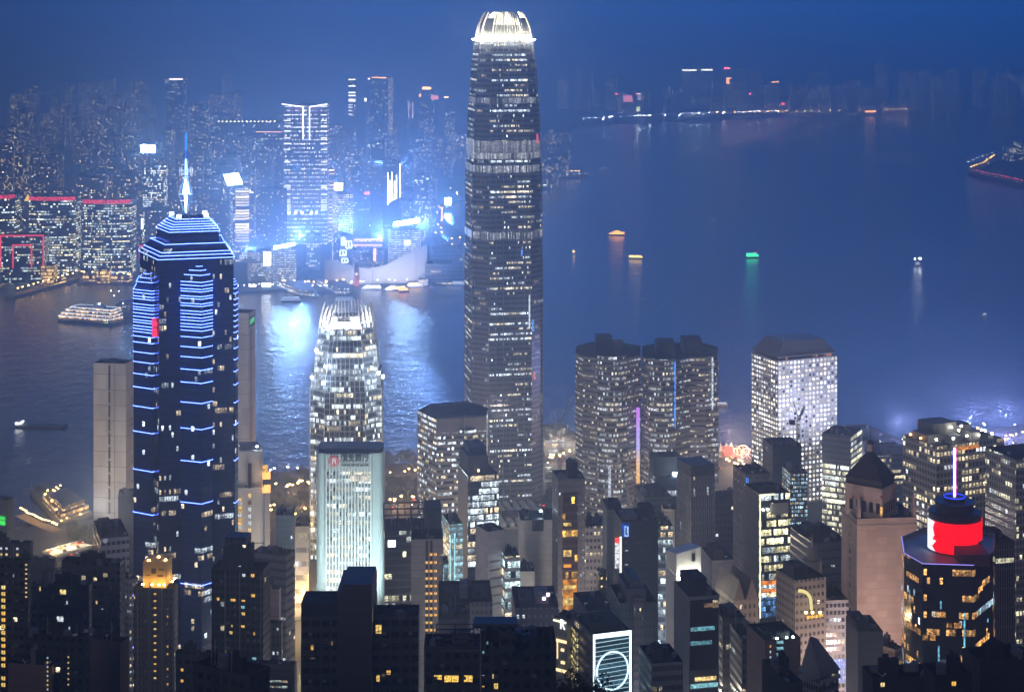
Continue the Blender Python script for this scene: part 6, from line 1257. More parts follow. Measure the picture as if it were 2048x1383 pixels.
# --- cultural centre with the swept roof
Y = 2545; cc = thing('cultural_centre', 'windowless pale hall with a long swooping roofline, behind the red clock tower', 'cultural hall', (PX(752, Y), Y+30, 3))
prof_ = [(649, 517), (672, 520), (688, 527), (710, 533), (735, 536), (752, 535), (772, 529), (792, 519), (815, 506), (835, 496), (854, 489)]
m = MB(); pale = surf('pale_tile', (.52, .50, .47), .6, .12, .03)
yf = lambda x: 2545+ (30*(x-649)/205)
for (xa, ya), (xb, yb) in zip(prof_, prof_[1:]):
    A, B2 = (PX(xa, yf(xa)), yf(xa)), (PX(xb, yf(xb)), yf(xb)); za, zb = PZ(ya, yf(xa)), PZ(yb, yf(xb))
    m.face([(*A, 3), (*B2, 3), (*B2, zb), (*A, za)])
    m.face([(*A, za), (*B2, zb), (B2[0], B2[1]+55, max(6, zb-10)), (A[0], A[1]+55, max(6, za-10))])
A = (PX(649, yf(649)), yf(649)); m.face([(A[0], A[1]+55, 3), (*A, 3), (*A, PZ(517, A[1])), (A[0], A[1]+55, PZ(517, A[1])-10)]); B2 = (PX(854, yf(854)), yf(854)); m.face([(*B2, 3), (B2[0], B2[1]+55, 3), (B2[0], B2[1]+55, PZ(489, B2[1])-10), (*B2, PZ(489, B2[1]))])
m.build('hall', pale, cc)
for x in (700, 745, 832):
    m = MB(); a = PX(x, yf(x)); m.box(a-.4, a+.4, yf(x)-.5, yf(x)-.05, 3, PZ(538 if x < 800 else 500, yf(x))); m.build('wall_joint', surf('joint', (.25, .24, .23), .7), cc)
m = MB(); m.prism([cpt(836, 2540), cpt(856, 2545), cpt(856, 2560), cpt(836, 2560)], 3, 12); m.build('lit_lobby', wall('lobby_cols', (.5, .48, .44), (.3, .28, .25), 2.2, 8, .25, (.0, .8), 3, 3, 1.5, .6, busy=.1), cc)
for x, e_ in ((668, 200000), (720, 140000), (775, 140000), (822, 220000)): lamp('hall_floodlight', (PX(x, 2505), 2505, 6), e_, (.95, .93, 1), 1.5, 'SPOT', (PX(x, 2550), 2550, 22), .9, 110)
Y = 2500; ct = thing('clock_tower', 'slim red brick clock tower lit orange on the waterfront', 'clock tower', (PX(713.5, Y), Y, 3)); brick = surf('red_brick_lit', (.45, .16, .09), .7, .2, .3)
x = PX(713.5, Y); m = MB(); m.prism([(x-3.3, Y-3.3), (x+3.3, Y-3.3), (x+3.3, Y+3.3), (x-3.3, Y+3.3)], 3, PZ(541, Y)); m.prism([(x-3.9, Y-3.9), (x+3.9, Y-3.9), (x+3.9, Y+3.9), (x-3.9, Y+3.9)], PZ(541, Y), PZ(540, Y), bottom=True); m.prism([(x-2.6, Y-2.6), (x+2.6, Y-2.6), (x+2.6, Y+2.6), (x-2.6, Y+2.6)], PZ(540, Y), PZ(531, Y)); m.build('shaft', brick, ct)
m = MB(); dome(m, x, Y, PZ(531, Y), 2.3, 10, 1.6); m.bar((x, Y, PZ(527, Y)), (x, Y, PZ(520, Y)), .3); m.build('cupola', brick, ct)
m = disc_(x, Y-3.4, PZ(547, Y), 1.5, 16); m.build('clock_face', glow('clock_glow', (1, .9, .65), 3), ct)
for dx in (-7, 7): lamp('tower_lamp', (x+dx, Y-9, 4), 26000, (1, .45, .22), .6, 'SPOT', (x, Y-3, 24), .9, 70)
# --- ferry piers
pm = surf('pier_grey', (.25, .26, .28), .7)
for x0, x1, y, lab in ((548, 640, 590, 'low ferry pier with lit windows, left of the clock tower'), (622, 712, 586, 'low ferry pier with lit windows, in front of the clock tower')):
    pr_ = thing('ferry_pier', lab, 'pier', (*gp((x0+x1)/2, y), 1))
    Yn = on_plane((x0+x1)/2, y, 2).y
    m = MB(); m.prism([(PX(x0, Yn+70), Yn+85), (PX(x0+52, Yn), Yn), (PX(x1, Yn), Yn-8), (PX(x1-24, Yn+70), Yn+85)], 0.1, 3.2); m.prism([(PX(x0+3, Yn+70), Yn+84), (PX(x0+55, Yn), Yn+3), (PX(x1-12, Yn), Yn-4), (PX(x1-30, Yn+70), Yn+84)], 3.2, 9); m.build('deck_house', wall('pier_wall', (.2, .21, .24), (.05, .05, .06), 3, 5.5, .1, (.3, .8), .5, 3, 2.2, .6, busy=.3), pr_)
    m = MB(); m.prism([(PX(x0+1, Yn+70), Yn+86), (PX(x0+53, Yn), Yn), (PX(x1-8, Yn), Yn-7), (PX(x1-27, Yn+70), Yn+86)], 9.01, 10.4); m.build('roof', pm, pr_)
# --- orange lit piers on the left
sod = glow('sodium_light', (1, .5, .10), 15, True)
om = surf('quay_concrete', (.35, .30, .25), .8)
def pier(label, pts, wid, h, house=None):
    P = [Vector((*gp(*q), 0)) for q in pts]; m = MB(); c0 = P[0]; r_ = thing('quay_pier', label, 'pier', (P[0].x, P[0].y, 0))
    for a, b_ in zip(P, P[1:]):
        d = (b_-a).normalized(); n = Vector((-d.y, d.x, 0))*wid/2; m.prism([tuple((a-n)[:2]), tuple((b_-n)[:2]), tuple((b_+n)[:2]), tuple((a+n)[:2])], .05, h)
    m.build('deck', om, r_)
    if house:
        for (t0, t1, hh, mt) in house:
            a, b_ = P[0].lerp(P[-1], t0), P[0].lerp(P[-1], t1); d = (b_-a).normalized(); n = Vector((-d.y, d.x, 0))*wid*.36; m = MB(); m.prism([tuple((a-n)[:2]), tuple((b_-n)[:2]), tuple((b_+n)[:2]), tuple((a+n)[:2])], h, h+hh); m.build('shed', mt, r_)
    return r_
shedm = wall('shed_wall', (.3, .24, .16), (.2, .12, .05), 5, 6, .1, (.2, .8), .8, 3, 2.0, 1, warmc=(1, .6, .2), busy=.4)
pier('long pier lit orange by lamps, reaching left from the shore', [(20, 592), (70, 578), (150, 556)], 16, 3.2, [(.55, .8, 7, shedm)])
pier('ocean terminal quay with a pale roofed shed at the left edge', [(-60, 560), (30, 552), (55, 544)], 40, 4, [(.1, .9, 16, wall('terminal_wall', (.4, .38, .35), (.1, .09, .08), 8, 7, .05, (.2, .5), .9, 5, 1.6, .9, busy=.3))])
pier('waterfront quay with orange lit sheds below the red crowned towers', [(158, 560), (215, 560), (272, 562)], 26, 3.6, [(.1, .35, 9, shedm), (.6, .9, 7, shedm)])
B = FB('pavilion', 'golden lit waterfront pavilion below the red outlined gate block', 78, 82, 108, 2560, 4, 532, wall('pav', (.4, .28, .12), (.3, .18, .05), 4, 5, .1, (.15, .85), 1.4, 2, 2.2, 1, warmc=(1, .62, .18), busy=.2), b=26)
B = FB('pavilion', 'golden lit waterfront pavilion below the third red crowned tower', 190, 193, 218, 2570, 4, 540, wall('pav2', (.4, .28, .12), (.3, .18, .05), 4, 5, .1, (.15, .85), 1.4, 2, 2.2, 1, warmc=(1, .62, .18), busy=.2), b=24)
# --- right of the bank: museum halls, stepped low city, road screens
FB('concert_hall', 'dark rounded museum block behind the swooping hall', 862, 866, 925, 2640, 6, 500, wall('museum', (.16, .16, .18), (.05, .05, .06), 8, 6, .1, (.3, .7), .1, 2, 2, .9), b=50)
FB('museum', 'low grey museum hall beside the promenade', 848, 850, 905, 2560, 3, 528, wall('museum2', (.2, .2, .22), (.05, .05, .06), 8, 6, .1, (.3, .7), .2, 2, 2, .9), b=40)
B = FB('office_block', 'low block with a bright blue white screen, beside the inlet', 880, 884, 906, 3560, 5, 412, cl('inlet_blk', 2.4, .25), b=30); board(B, 890, 902, 396, 410, bmat((.2, .6, 1), 160), 3545)
B = FB('office_block', 'domed low hall above the inlet road', 800, 806, 872, 3180, 8, 402, cl('domehall', 2, .15), b=60)
m = MB(); ln(m, [(876, 411), (884, 418), (884, 442)], .9, 3050); og_ = m.build('light_sculpture', glow('orange_line', (1, .4, .15), 5, True)); tag(og_, 'bent orange line of light standing beside the inlet road', 'light sculpture')
# --- far lit things on the skyline
def sign_block(label, l, r, ytop, Y, signs, mat=None, b=30, name='office_tower'):
    B = FB(name, label, l-1, l, r, Y, 3, ytop, mat or cl('far_dim', 3, .06), b=b, plant=False)
    for x0, x1, y0, y1, c_, s_ in signs: board(B, x0, x1, y0, y1, glow('far_sign', c_, s_), Y-4, name='sign')
    return B
W3 = (1, .95, .85); OR = (1, .42, .12); RD = (1, .08, .12)
sign_block('far hazy tower marked by a ladder of white floor lights', 697, 712, 155, 4300, [(697, 711, y, y+2.4, W3, 5) for y in (158, 171, 184, 190, 198, 201)]+[(697, 705, y, y+1.6, W3, 4) for y in (209, 214, 221, 228)])
sign_block('far hazy tower with a curved orange line along its roof', 740, 776, 156, 4600, [(744, 757, 154, 156, OR, 7), (757, 773, 154.5, 156.5, OR, 7), (736, 739, 156, 159, W3, 7), (729, 733, 196, 203, W3, 7)])
sign_block('far hazy tower with a faint dotted facade beside the orange roof line', 774, 786, 155, 4650, [], wall('dotfac', (.16, .14, .13), (.05, .05, .05), 3, 3, .2, (.2, .8), .7, 1, 1.6, 1, busy=.2))
sign_block('far hazy block with a wide orange roof sign', 840, 870, 180, 5000, [(845, 862, 174, 179, OR, 12), (838, 842, 188, 194, OR, 7), (862, 877, 191, 199, (1, .3, .3), 3.0), (888, 897, 193, 196, (1, .7, .3), 7)])
sign_block('far pair of thin pale vertical lights on a dark tower', 815, 828, 200, 4200, [(817, 818, 203, 237, (1, .8, .8), 2.4), (825, 826, 203, 237, (1, .8, .8), 2.4)])
sign_block('far tower with small white lettering lights, upper left haze', 330, 372, 156, 4700, [(338, 366, 157, 160, (1, .8, .7), 6)])
sign_block('far terrace with a row of yellow lamps, left of the tall dotted tower', 430, 560, 244, 3800, [(436+k*8, 438.4+k*8, 242, 244.2, (1, .95, .6), 9) for k in range(15)], b=40)
sign_block('far block with a long thin orange road light', 512, 566, 262, 3700, [(512, 565, 263, 264.6, OR, 4)], b=30)
sign_block('far pair of blocks under two yellow roof bars, across the water', 1362, 1428, 138, 7300, [(1365, 1393, 139, 142, (1, 1, .75), 11), (1403, 1425, 138.5, 141.5, (1, 1, .75), 11)])
sign_block('far tower with a red roof sign above an orange screen, across the water', 1448, 1464, 138, 7200, [(1448, 1460, 135, 138, RD, 26), (1452.5, 1463, 155, 168, OR, 11)])
sign_block('far block with a pinkish screen, across the water', 1245, 1268, 188, 7000, [(1247, 1265, 191, 204, (1, .3, .4), 4), (1230, 1236, 187, 189, RD, 14)])
sign_block('far block with a small red tipped sign and pale windows, across the water', 1271, 1284, 186, 7000, [(1272, 1275, 186.5, 189, RD, 20), (1276, 1281, 187, 189, W3, 9), (1275, 1282, 191, 201, (.8, .7, .8), 2.2), (1273, 1280, 214, 223, (.9, 1, .4), 5)])
sign_block('far block with a pale roof bar, across the water', 1338, 1354, 176, 7150, [(1339, 1353, 176.6, 178.2, W3, 9)])
sign_block('far block with a thin orange roof bar, across the water', 1540, 1560, 163, 7200, [(1543, 1558, 163, 165, OR, 14)])
sign_block('far block with a pink roof sign, across the water', 1634, 1658, 180, 7200, [(1640, 1656, 179.5, 182.5, (1, .3, .45), 17), (1635, 1638, 180, 182.5, (.1, .8, .7), 6)])
sign_block('far block with a round red lamp on its roof, right of the red roof sign', 1494, 1504, 188, 7100, [(1498, 1502, 185.5, 189, RD, 20)])
sign_block('far low terminal glowing amber at the waterline', 1726, 1756, 221, 6900, [(1730, 1752, 221.5, 224.5, OR, 12)])
sign_block('far slim tower with a red ball of light, by the water', 1562, 1569, 206, 6950, [(1563, 1568, 206, 210, RD, 16), (1564, 1567, 222, 225, OR, 12)])
# right island
B = FB('apartment_tower', 'dim tower block on the island at the right picture edge', 2012, 2020, 2048, 4700, 12, 296, cl('isl1', 4, .15), b=40)
FB('apartment_tower', 'second dim tower block on the island, cut by the picture edge', 2036, 2040, 2075, 4900, 12, 285, cl('isl2', 4, .15), b=40)
def hway(label, pts, z, wid, mat, names):
    P = [Vector((*gp(x, y, z), z)) for x, y in pts]; r_ = thing('elevated_road', label, 'elevated road', P[0]); m = MB()
    for a, b_ in zip(P, P[1:]):
        d = (b_-a).normalized(); n = Vector((-d.y, d.x, 0))*wid/2; m.prism([tuple((a-n)[:2]), tuple((b_-n)[:2]), tuple((b_+n)[:2]), tuple((a+n)[:2])], z-1.5, z, bottom=True)
        m.box(a.x-1, a.x+1, a.y-1, a.y+1, .1, z-1.5)
    m.build('deck', mat, r_)
    for sd_ in (-1, 1):
        m = MB()
        for a, b_ in zip(P, P[1:]):
            d = (b_-a).normalized(); n = Vector((-d.y, d.x, 0))*wid/2*sd_; m.bar(a+n+Vector((0, 0, .6)), b_+n+Vector((0, 0, .6)), .35)
        m.build('railing', conc, r_)
    return P
roadc = surf('road_deck', (.16, .15, .14), .8)
I1 = hway('curving elevated road along the island shore, lit orange', [(1985, 319), (1962, 334), (1940, 341), (1962, 348), (2005, 358), (2060, 370)], 9, 18, roadc, 0)
N1 = hway('elevated road bathed in warm light, upper deck beside the ferry pier', [(98, 1108), (172, 1086)], 16, 15, roadc, 0)
N2 = hway('elevated road bathed in warm light, lower deck beside the ferry pier', [(104, 1124), (166, 1106)], 9, 13, roadc, 0)
for x, y, z in ((112, 1104, 16), (138, 1096, 16), (163, 1089, 16), (112, 1121, 9), (140, 1113, 9)):
    q = on_plane(x, y, z); lamp('road_light', (q.x, q.y, z+9), 15000, (1, .62, .25), .6)
# --- generated far city: every block an object of its own
fm = {k: [wall(f'far_{k}_{j}', (.06+.02*j, .06+.02*j, .075+.02*j), (.02, .025, .035), 3.0+j*.4, 3.1+.3*j, .22, (.3, .75), lit*(.7+.35*j), 1, s_, wm_, .3, .5, (.8, .92, 1), (1, .72, .38), busy=1.0, solo=1.2) for j in range(3)] for k, lit, s_, wm_ in (('left', .065, 5.5, .9), ('mid', .08, 6, .55), ('right', .04, 9, .55))}
taken = []
fr_ = random.Random(21)
zones = [('left', 'dim hazy block with scattered window lights on the far left shore', 'far blocks on the left shore', (-60, 545), (2780, 4400), 90, (70, 150)),
         ('mid', 'bluish hazy block with pinprick window lights behind the bright hotels', 'far blocks behind the hotels', (330, 925), (3050, 5200), 85, (45, 120)),
         ('left', 'barely visible block deep in the haze of the upper left', 'far blocks deep in the left haze', (-40, 500), (4400, 6600), 45, (90, 190)),
         ('right', 'barely visible block on the far shore across the open water', 'far blocks across the open water', (1095, 2090), (6900, 7700), 70, (50, 190)),
         ('mid', 'small hazy block on the point right of the tallest tower', 'blocks on the point', (1090, 1132), (3850, 5200), 8, (40, 95))]
for key, lab, grp, (pa, pb), (ya, yb), n, (ha, hb_) in zones:
    made = tries = 0
    while made < n and tries < 4000:
        tries += 1
        Y = ya+(yb-ya)*fr_.random()**1.3; px_ = fr_.uniform(pa, pb); x = PX(px_, Y); w_, d_ = fr_.uniform(22, 46), fr_.uniform(20, 34); h_ = fr_.uniform(ha, hb_)
        if key == 'right': w_ *= 1.5
        if 555 < px_ < 665 and Y < 3400 or 690 < px_ < 810 and Y < 3300: continue
        if 860 < px_ < 935 and Y < 4100: continue
        if key == 'right' and px_ < 1240 and Y < 7300-(px_-1240)*3: Y += 300
        if any(abs(x-t[0]) < (w_+t[2])/2+4 and abs(Y-t[1]) < (d_+t[3])/2+4 for t in taken): continue
        taken.append((x, Y, w_, d_)); a = fr_.uniform(-.35, .35); ca, sa = math.cos(a), math.sin(a)
        R2 = lambda u, v: (x+u*ca-v*sa, Y+u*sa+v*ca)
        foot = [R2(-w_/2, -d_/2), R2(w_/2, -d_/2), R2(w_/2, d_/2), R2(-w_/2, d_/2)]
        m = MB(); m.prism(foot, 2.9, h_, 0, capm=1); m.prism(sub(foot, .3, .7, .25, .75), h_, h_+fr_.uniform(3, 7), 1)
        if fr_.random() < .4: m.prism(sub(foot, .05, .25, .3, .6), h_, h_+3, 1)
        o = m.build('tower_block', [fr_.choice(fm[key]), roof_dark]); tag(o, lab, 'building', grp); made += 1
# --- lamps along the far promenades and roads: each a post with a glowing head
lamps = {}
def street_lamp(x, y, z, kind, label, group, sc=1.0):
    cfg = {'amber': ((1, .55, .15), 34), 'white': ((.9, .95, 1), 20), 'red': ((1, .12, .1), 20), 'far white': ((.9, .95, 1), 110), 'far amber': ((1, .5, .14), 150)}[kind]
    if kind not in lamps:
        m = MB(); m.bar((0, 0, 0), (0, 0, 7.2), .18, 4); m.bar((0, 0, 7.2), (0, -1.2, 7.6), .14, 4); m.box(-.9, .9, -2.4, -.9, 7.3, 8.2, 1); o = m.build('street_lamp', [steel, glow('lamp_'+kind, *cfg)]); lamps[kind] = o.data; bpy.data.objects.remove(o)
    o = bpy.data.objects.new('street_lamp', lamps[kind]); col.objects.link(o); o.location = (x, y, z); o.scale = (sc,)*3; tag(o, label, 'lamp', group)
def along(pts, n, kind, label, group, z=3, sc=1.0, jit=4):
    P = [Vector((*gp(x, y, z), z)) for x, y in pts]; Ls = [(b_-a).length for a, b_ in zip(P, P[1:])]; T_ = sum(Ls)
    for k in range(n):
        t = (k+.5)/n*T_
        for i, l_ in enumerate(Ls):
            if t <= l_: q = P[i].lerp(P[i+1], t/l_); break
            t -= l_
        street_lamp(q.x+fr_.uniform(-jit, jit), q.y+fr_.uniform(-jit, jit), z, kind, label, group, sc)
along([(470, 580), (560, 575), (640, 578), (720, 570), (860, 563), (920, 545)], 44, 'white', 'white lamp post on the promenade of the far waterfront hotels', 'white promenade lamps', sc=.75, jit=7)
along([(560, 570), (640, 574), (705, 566)], 12, 'amber', 'amber lamp post beside the far ferry piers', 'amber lamps at the ferry piers', jit=8)
along([(0, 556), (60, 545), (150, 552), (270, 558)], 26, 'amber', 'amber lamp post on the quay below the red crowned towers', 'amber lamps on the left quay')
along([(30, 588), (70, 577), (150, 555)], 12, 'amber', 'amber lamp post on the long pier at the left', 'amber pier lamps', jit=1)
along([(870, 540), (905, 500), (890, 450), (868, 420), (905, 385), (930, 380)], 30, 'amber', 'amber lamp post on the road curving behind the tallest tower', 'amber lamps on the inlet road', jit=25)
along([(1087, 378), (1118, 356), (1178, 353)], 20, 'white', 'white lamp post on the long breakwater right of the tallest tower', 'breakwater lamps', jit=1)
along([(1140, 350), (1160, 351)], 3, 'amber', 'amber lamp post on the breakwater head', 'amber breakwater lamps', jit=3, sc=1.4)
along([(1170, 244), (1400, 233), (1560, 228)], 40, 'far white', 'faint lamp on the far shore across the open water', 'far shore lamps', sc=1.6, jit=60)
along([(1425, 231), (1450, 231), (1760, 226), (1820, 224)], 24, 'far amber', 'amber far lamp at the waterline across the open water', 'far amber lamps', sc=1.8, jit=10)
along([(1990, 316), (1962, 334), (1942, 342)], 12, 'amber', 'amber lamp post on the island shore road', 'island road lamps', z=9, sc=1.2, jit=3)
along([(1948, 346), (2005, 358), (2048, 368)], 12, 'red', 'reddish lamp on the island shore road', 'red island lamps', z=9, sc=1.0, jit=3)
along([(1928, 331), (1990, 309)], 6, 'white', 'white lamp post on the island point', 'island point lamps', jit=4)

# strong spots added over the waterfront hotels to fill the harbour haze with blue
for x, y, Y_, e_ in ((500, 500, 2600, 1.6e6), (600, 470, 2720, 2.2e6), (690, 450, 2700, 2.6e6), (760, 470, 2680, 2.6e6), (845, 450, 2720, 2.2e6), (640, 330, 3060, 1.4e6), (800, 330, 2990, 1.4e6)):
    q = at(x, y, Y_); lamp('blue_glow_light', q, e_, (.19, .38, 1), 1.0, "SPOT", q+Vector((250, -1000, 470)), 1.0, 100)

along([(0, 232), (110, 244)], 9, 'far amber', 'amber lamp on a hazy road deep in the far left city', 'hazy amber road lamps', sc=1.2, jit=30)
along([(0, 285), (60, 290), (120, 262)], 10, 'amber', 'amber lamp among the dim far left blocks', 'amber lamps among the left blocks', sc=1.4, jit=40)
along([(160, 330), (205, 322), (275, 318)], 10, 'amber', 'amber lamp on the road behind the red crowned towers', 'amber lamps behind the red crowns', sc=1.2, jit=20)
# ---------------------------------------------------------------- boats, the near waterfront, trees
def boat(name, label, px, py, length, rot, hullm, tiers, lightm, cat='boat', mast=True, railm=None):
    q = on_plane(px, py, 0); r_ = thing(name, label, cat, (q.x, q.y, -.6)); c, s = math.cos(R(rot)), math.sin(R(rot)); W = length*.26
    tr = lambda u, v: (q.x+u*c-v*s, q.y+u*s+v*c)
    def plan(k0, k1, wk): return [tr(length*(k0-.5), -W/2*wk), tr(length*(k1-.62), -W/2*wk), tr(length*(k1-.5), 0), tr(length*(k1-.62), W/2*wk), tr(length*(k0-.5), W/2*wk)]
    m = MB(); m.loft([(-.6, plan(.03, .96, .8)), (1.9, plan(0, 1, 1))]); m.build('hull', hullm, r_)
    z = 1.9
    for k0, k1, wk, h_ in tiers:
        m = MB(); m.prism([tr(length*(k0-.5), -W/2*wk), tr(length*(k1-.5), -W/2*wk), tr(length*(k1-.5), W/2*wk), tr(length*(k0-.5), W/2*wk)], z, z+h_); m.build('cabin', white_p, r_)
        m = MB(); n_ = max(3, int(length*(k1-k0)/3.2))
        for side in (-1, 1):
            a, b_ = tr(length*(k0-.49), side*(W/2*wk+.12)), tr(length*(k1-.51), side*(W/2*wk+.12)); m.bar((*a, z+h_*.55), (*b_, z+h_*.55), h_*.30, 4)
        a, b_ = tr(length*(k0-.5)-.12, -W/2*wk), tr(length*(k0-.5)-.12, W/2*wk); m.bar((*a, z+h_*.55), (*b_, z+h_*.55), h_*.3, 4)
        m.build('lit_window', lightm, r_); z += h_
    if mast: m = MB(); m.bar((*tr(length*.05, 0), z), (*tr(length*.05, 0), z+length*.14), .22, 5); m.build('mast', steel, r_)
    return r_
hw = surf('hull_white', (.6, .6, .6), .5); hd = surf('hull_dark', (.06, .06, .07), .5); hg = surf('hull_green', (.05, .25, .15), .5)
amb = glow('deck_orange', (1, .38, .06), 7, True); yel = glow('deck_yellow', (1, .60, .16), 6, True); grn = glow('deck_green', (.05, .95, .38), 5, True); wht = glow('deck_white', (.95, .97, 1), 5, True); pal = glow('deck_pale', (.8, .85, 1), 1.2)
boat('ferry', 'brightly lit orange cruise ferry alone on the open water', 1231, 470, 34, 176, hw, [(.05, .86, .85, 2.4), (.05, .7, .75, 2.2), (.3, .55, .6, 2.0)], amb, 'ferry')
boat('ferry', 'yellow lit ferry below the orange cruise ferry', 1274, 517, 26, -6, hw, [(.02, .85, .85, 2.2), (.02, .8, .75, 1.8)], yel, 'ferry')
boat('motor_boat', 'small pale yellow lit boat right of the tallest tower', 1147, 507, 9, 100, hw, [(.1, .7, .9, 2.6), (.2, .5, .7, 1.5)], yel)
b_ = boat('ferry', 'green lit sightseeing boat on the open water', 1506, 515, 22, 12, hg, [(.03, .9, .95, 2.2), (.03, .86, .9, 2.0), (.05, .7, .8, 1.8)], grn, 'ferry')
fixtures('roof_lamp', [on_plane(1511, 515, 0)+Vector((0, 0, 8.4))], (3, 1.5, .8), glow('boat_red', (1, .1, .15), 4), b_)
b_ = boat('tugboat', 'grey work boat with a tall pale mast lamp, above the green boat', 1425, 446, 13, 185, hd, [(.2, .7, .8, 2.2)], pal, 'tugboat')
fixtures('mast_lamp', [on_plane(1425, 446, 0)+Vector((0, 0, 9))], (1, 1, 1.2), glow('mast_l', (1, .9, .8), 6), b_)
b_ = boat('trawler', 'dark boat with white floodlights shining on the water, far right', 1836, 531, 18, 62, hd, [(.1, .6, .8, 2.6), (.15, .4, .7, 2.4)], pal, 'fishing boat')
fixtures('floodlight', [on_plane(1841, 528, 0)+Vector((0, -1, 8)), on_plane(1838, 528, 0)+Vector((0, -3, 9)), on_plane(1829, 528, 0)+Vector((0, -2, 8))], (1.3, .8, 1.3), glow('boat_flood', (.95, .97, 1), 60, True), b_)
for px_, py_, L_, lab in ((1365, 309, 22, 'faint pale boat far out, left of the mast lamp boat'), (1204, 338, 22, 'faint pale boat far out, right of the breakwater'), (1468, 320, 16, 'faint sail like boat far out on the water'), (1968, 632, 8, 'tiny pale speedboat at the far right of the water'), (1442, 811, 14, 'pale boat half hidden by the right granite twin tower')):
    boat('motor_boat', lab, px_, py_, L_, 170, hw, [(.15, .7, .8, 2.0)], pal)
for px_, py_, lab in ((1386, 393, 'speck of a boat lamp midway across the water'), (1427, 373, 'speck of a boat lamp far across the water'), (1290, 602, 'speck of a boat lamp below the yellow ferry'), (1794, 352, 'speck of a boat lamp on the right half of the far water')):
    boat('dinghy', lab, px_, py_, 5, 10, hd, [(.3, .6, .8, 1.2)], pal, mast=False)
boat('barge', 'dark moored barge with a small lit cabin at the left', 80, 853, 52, 174, hd, [(.86, .95, .7, 3.5)], wht, 'barge')
# ferries along the far promenade
for px_, py_, L_, rot, mt, lab in ((742, 578, 30, 175, wht, 'white lit ferry at the far promenade, right of the clock tower'), (790, 580, 34, 178, yel, 'cream lit ferry at the far promenade, centre of the moored row'), (808, 583, 16, 20, amb, 'small orange lit ferry moored on the outside of the row'), (832, 573, 26, 15, yel, 'yellow lit ferry at the far promenade, beside the blue lit one'), (853, 568, 22, 15, amb, 'amber lit ferry at the far promenade, next to the swooping hall corner'), (876, 562, 20, 10, glow('deck_cyan', (.3, .8, 1), 4, True), 'cyan lit ferry at the right end of the moored row'), (909, 570, 30, 172, pal, 'long white ferry leaving toward the tallest tower')):
    boat('ferry', lab, px_, py_, L_, rot, hw, [(.05, .85, .9, 2.3), (.1, .75, .8, 2.0)], mt, 'ferry')
for px_, lab in ((583, 'ferry at the tip of the left far ferry pier'), (690, 'ferry at the tip of the right far ferry pier')): boat('ferry', lab, px_, 603, 30, 10, hd, [(.05, .9, .9, 2.4), (.1, .85, .8, 2.2)], glow('pier_boat', (.7, .8, 1), .8), 'ferry')
# big tiered ferry
C0 = on_plane(205, 650, 0); tf = thing('excursion_ship', 'big white tiered excursion ship outlined by light on every deck, left on the water', 'ship', (C0.x-30, C0.y+20, -.6))
d = (on_plane(100, 641, 0)-C0).normalized(); n = Vector((d.y, -d.x, 0)); n = n if n.y > 0 else -n; L_ = (on_plane(100, 641, 0)-C0).length
S_ = lambda u, v: tuple((C0+d*u+n*v)[:2])
def deckp(u0, u1, v0, v1): return [S_(u1, v0), S_(u0, v0), S_(u0, v1), S_(u1, v1)]
m = MB(); m.loft([(-.6, [S_(L_*.96, 16), S_(L_*.8, 1), S_(-16, 2), S_(-16, 30), S_(L_*.8, 31)]), (3, [S_(L_, 16), S_(L_*.82, 0), S_(-16, 0), S_(-16, 32), S_(L_*.82, 32)])]); m.build('hull', hd, tf)
deckw = wall('deck_wall', (.4, .38, .36), (.10, .08, .06), 2.6, 4.2, .12, (.15, .75), .75, 2, 2.6, 1, .3, .5, warmc=(1, .6, .28), busy=.3); edge = glow('deck_edge_light', (.8, .88, 1), 2.2, True)
for k, (u0, u1, v0, v1, za, zb) in enumerate(((-10, L_*.86, 1.5, 30, 3, 7.2), (-10, L_*.80, 2.5, 29, 7.2, 11.4), (-10, L_*.74, 3.5, 28, 11.4, 15.6), (-10, L_*.66, 5, 26, 15.6, 19.2))):
    P = deckp(u0, u1, v0, v1); m = MB(); m.prism(P, za, zb, 0, capm=1); m.build('deck', [deckw, white_p], tf)
    m = MB()
    for i in range(4): m.bar((*P[i], zb+.1), (*P[(i+1) % 4], zb+.1), .42, 4)
    m.build('deck_light', edge, tf)
m = MB(); m.prism(deckp(8, 20, 9, 18), 19.2, 24); m.prism(deckp(L_*.2, L_*.5, 9, 20), 19.2, 20.5); m.build('wheelhouse', white_p, tf)
fixtures('top_lamp', [(*S_(14, 12), 24.2)], (2, 2, 1.4), glow('ship_blue_white', (.4, .65, 1), 30, True), tf)
fixtures('bow_lamp', [(*S_(L_*.88, 8), 3.1), (*S_(-6, -.5), 3.1)], (5, 1.5, .6), glow('bow_green', (.4, .9, .25), 1.6), tf)
b_ = thing('moored_ship', 'dim grey ship moored right behind the tiered excursion ship', 'ship', tuple(on_plane(250, 632, 0)))
q = on_plane(236, 634, 0); P = rb(225, 238, 290, q.y, 40, a=70, b=18); m = MB(); m.prism(P, -.5, 5); m.build('hull', hd, b_)
m = MB(); m.prism(sub(P, .05, .9, .1, .9), 5, 16); m.prism(sub(P, .1, .5, .2, .8), 16, 20); m.build('cabin', wall('grey_ship', (.3, .3, .32), (.06, .06, .07), 3, 3.6, .15, (.3, .7), .2, 1, 2, .5), b_)
fixtures('deck_lamp', [at(246, 607, q.y), at(228, 592, q.y+10), at(222, 582, q.y+20), at(238, 583, q.y+20)], (1.2, 1, 1.2), glow('cool_deck_lamp', (.9, 1, .9), 9), b_)
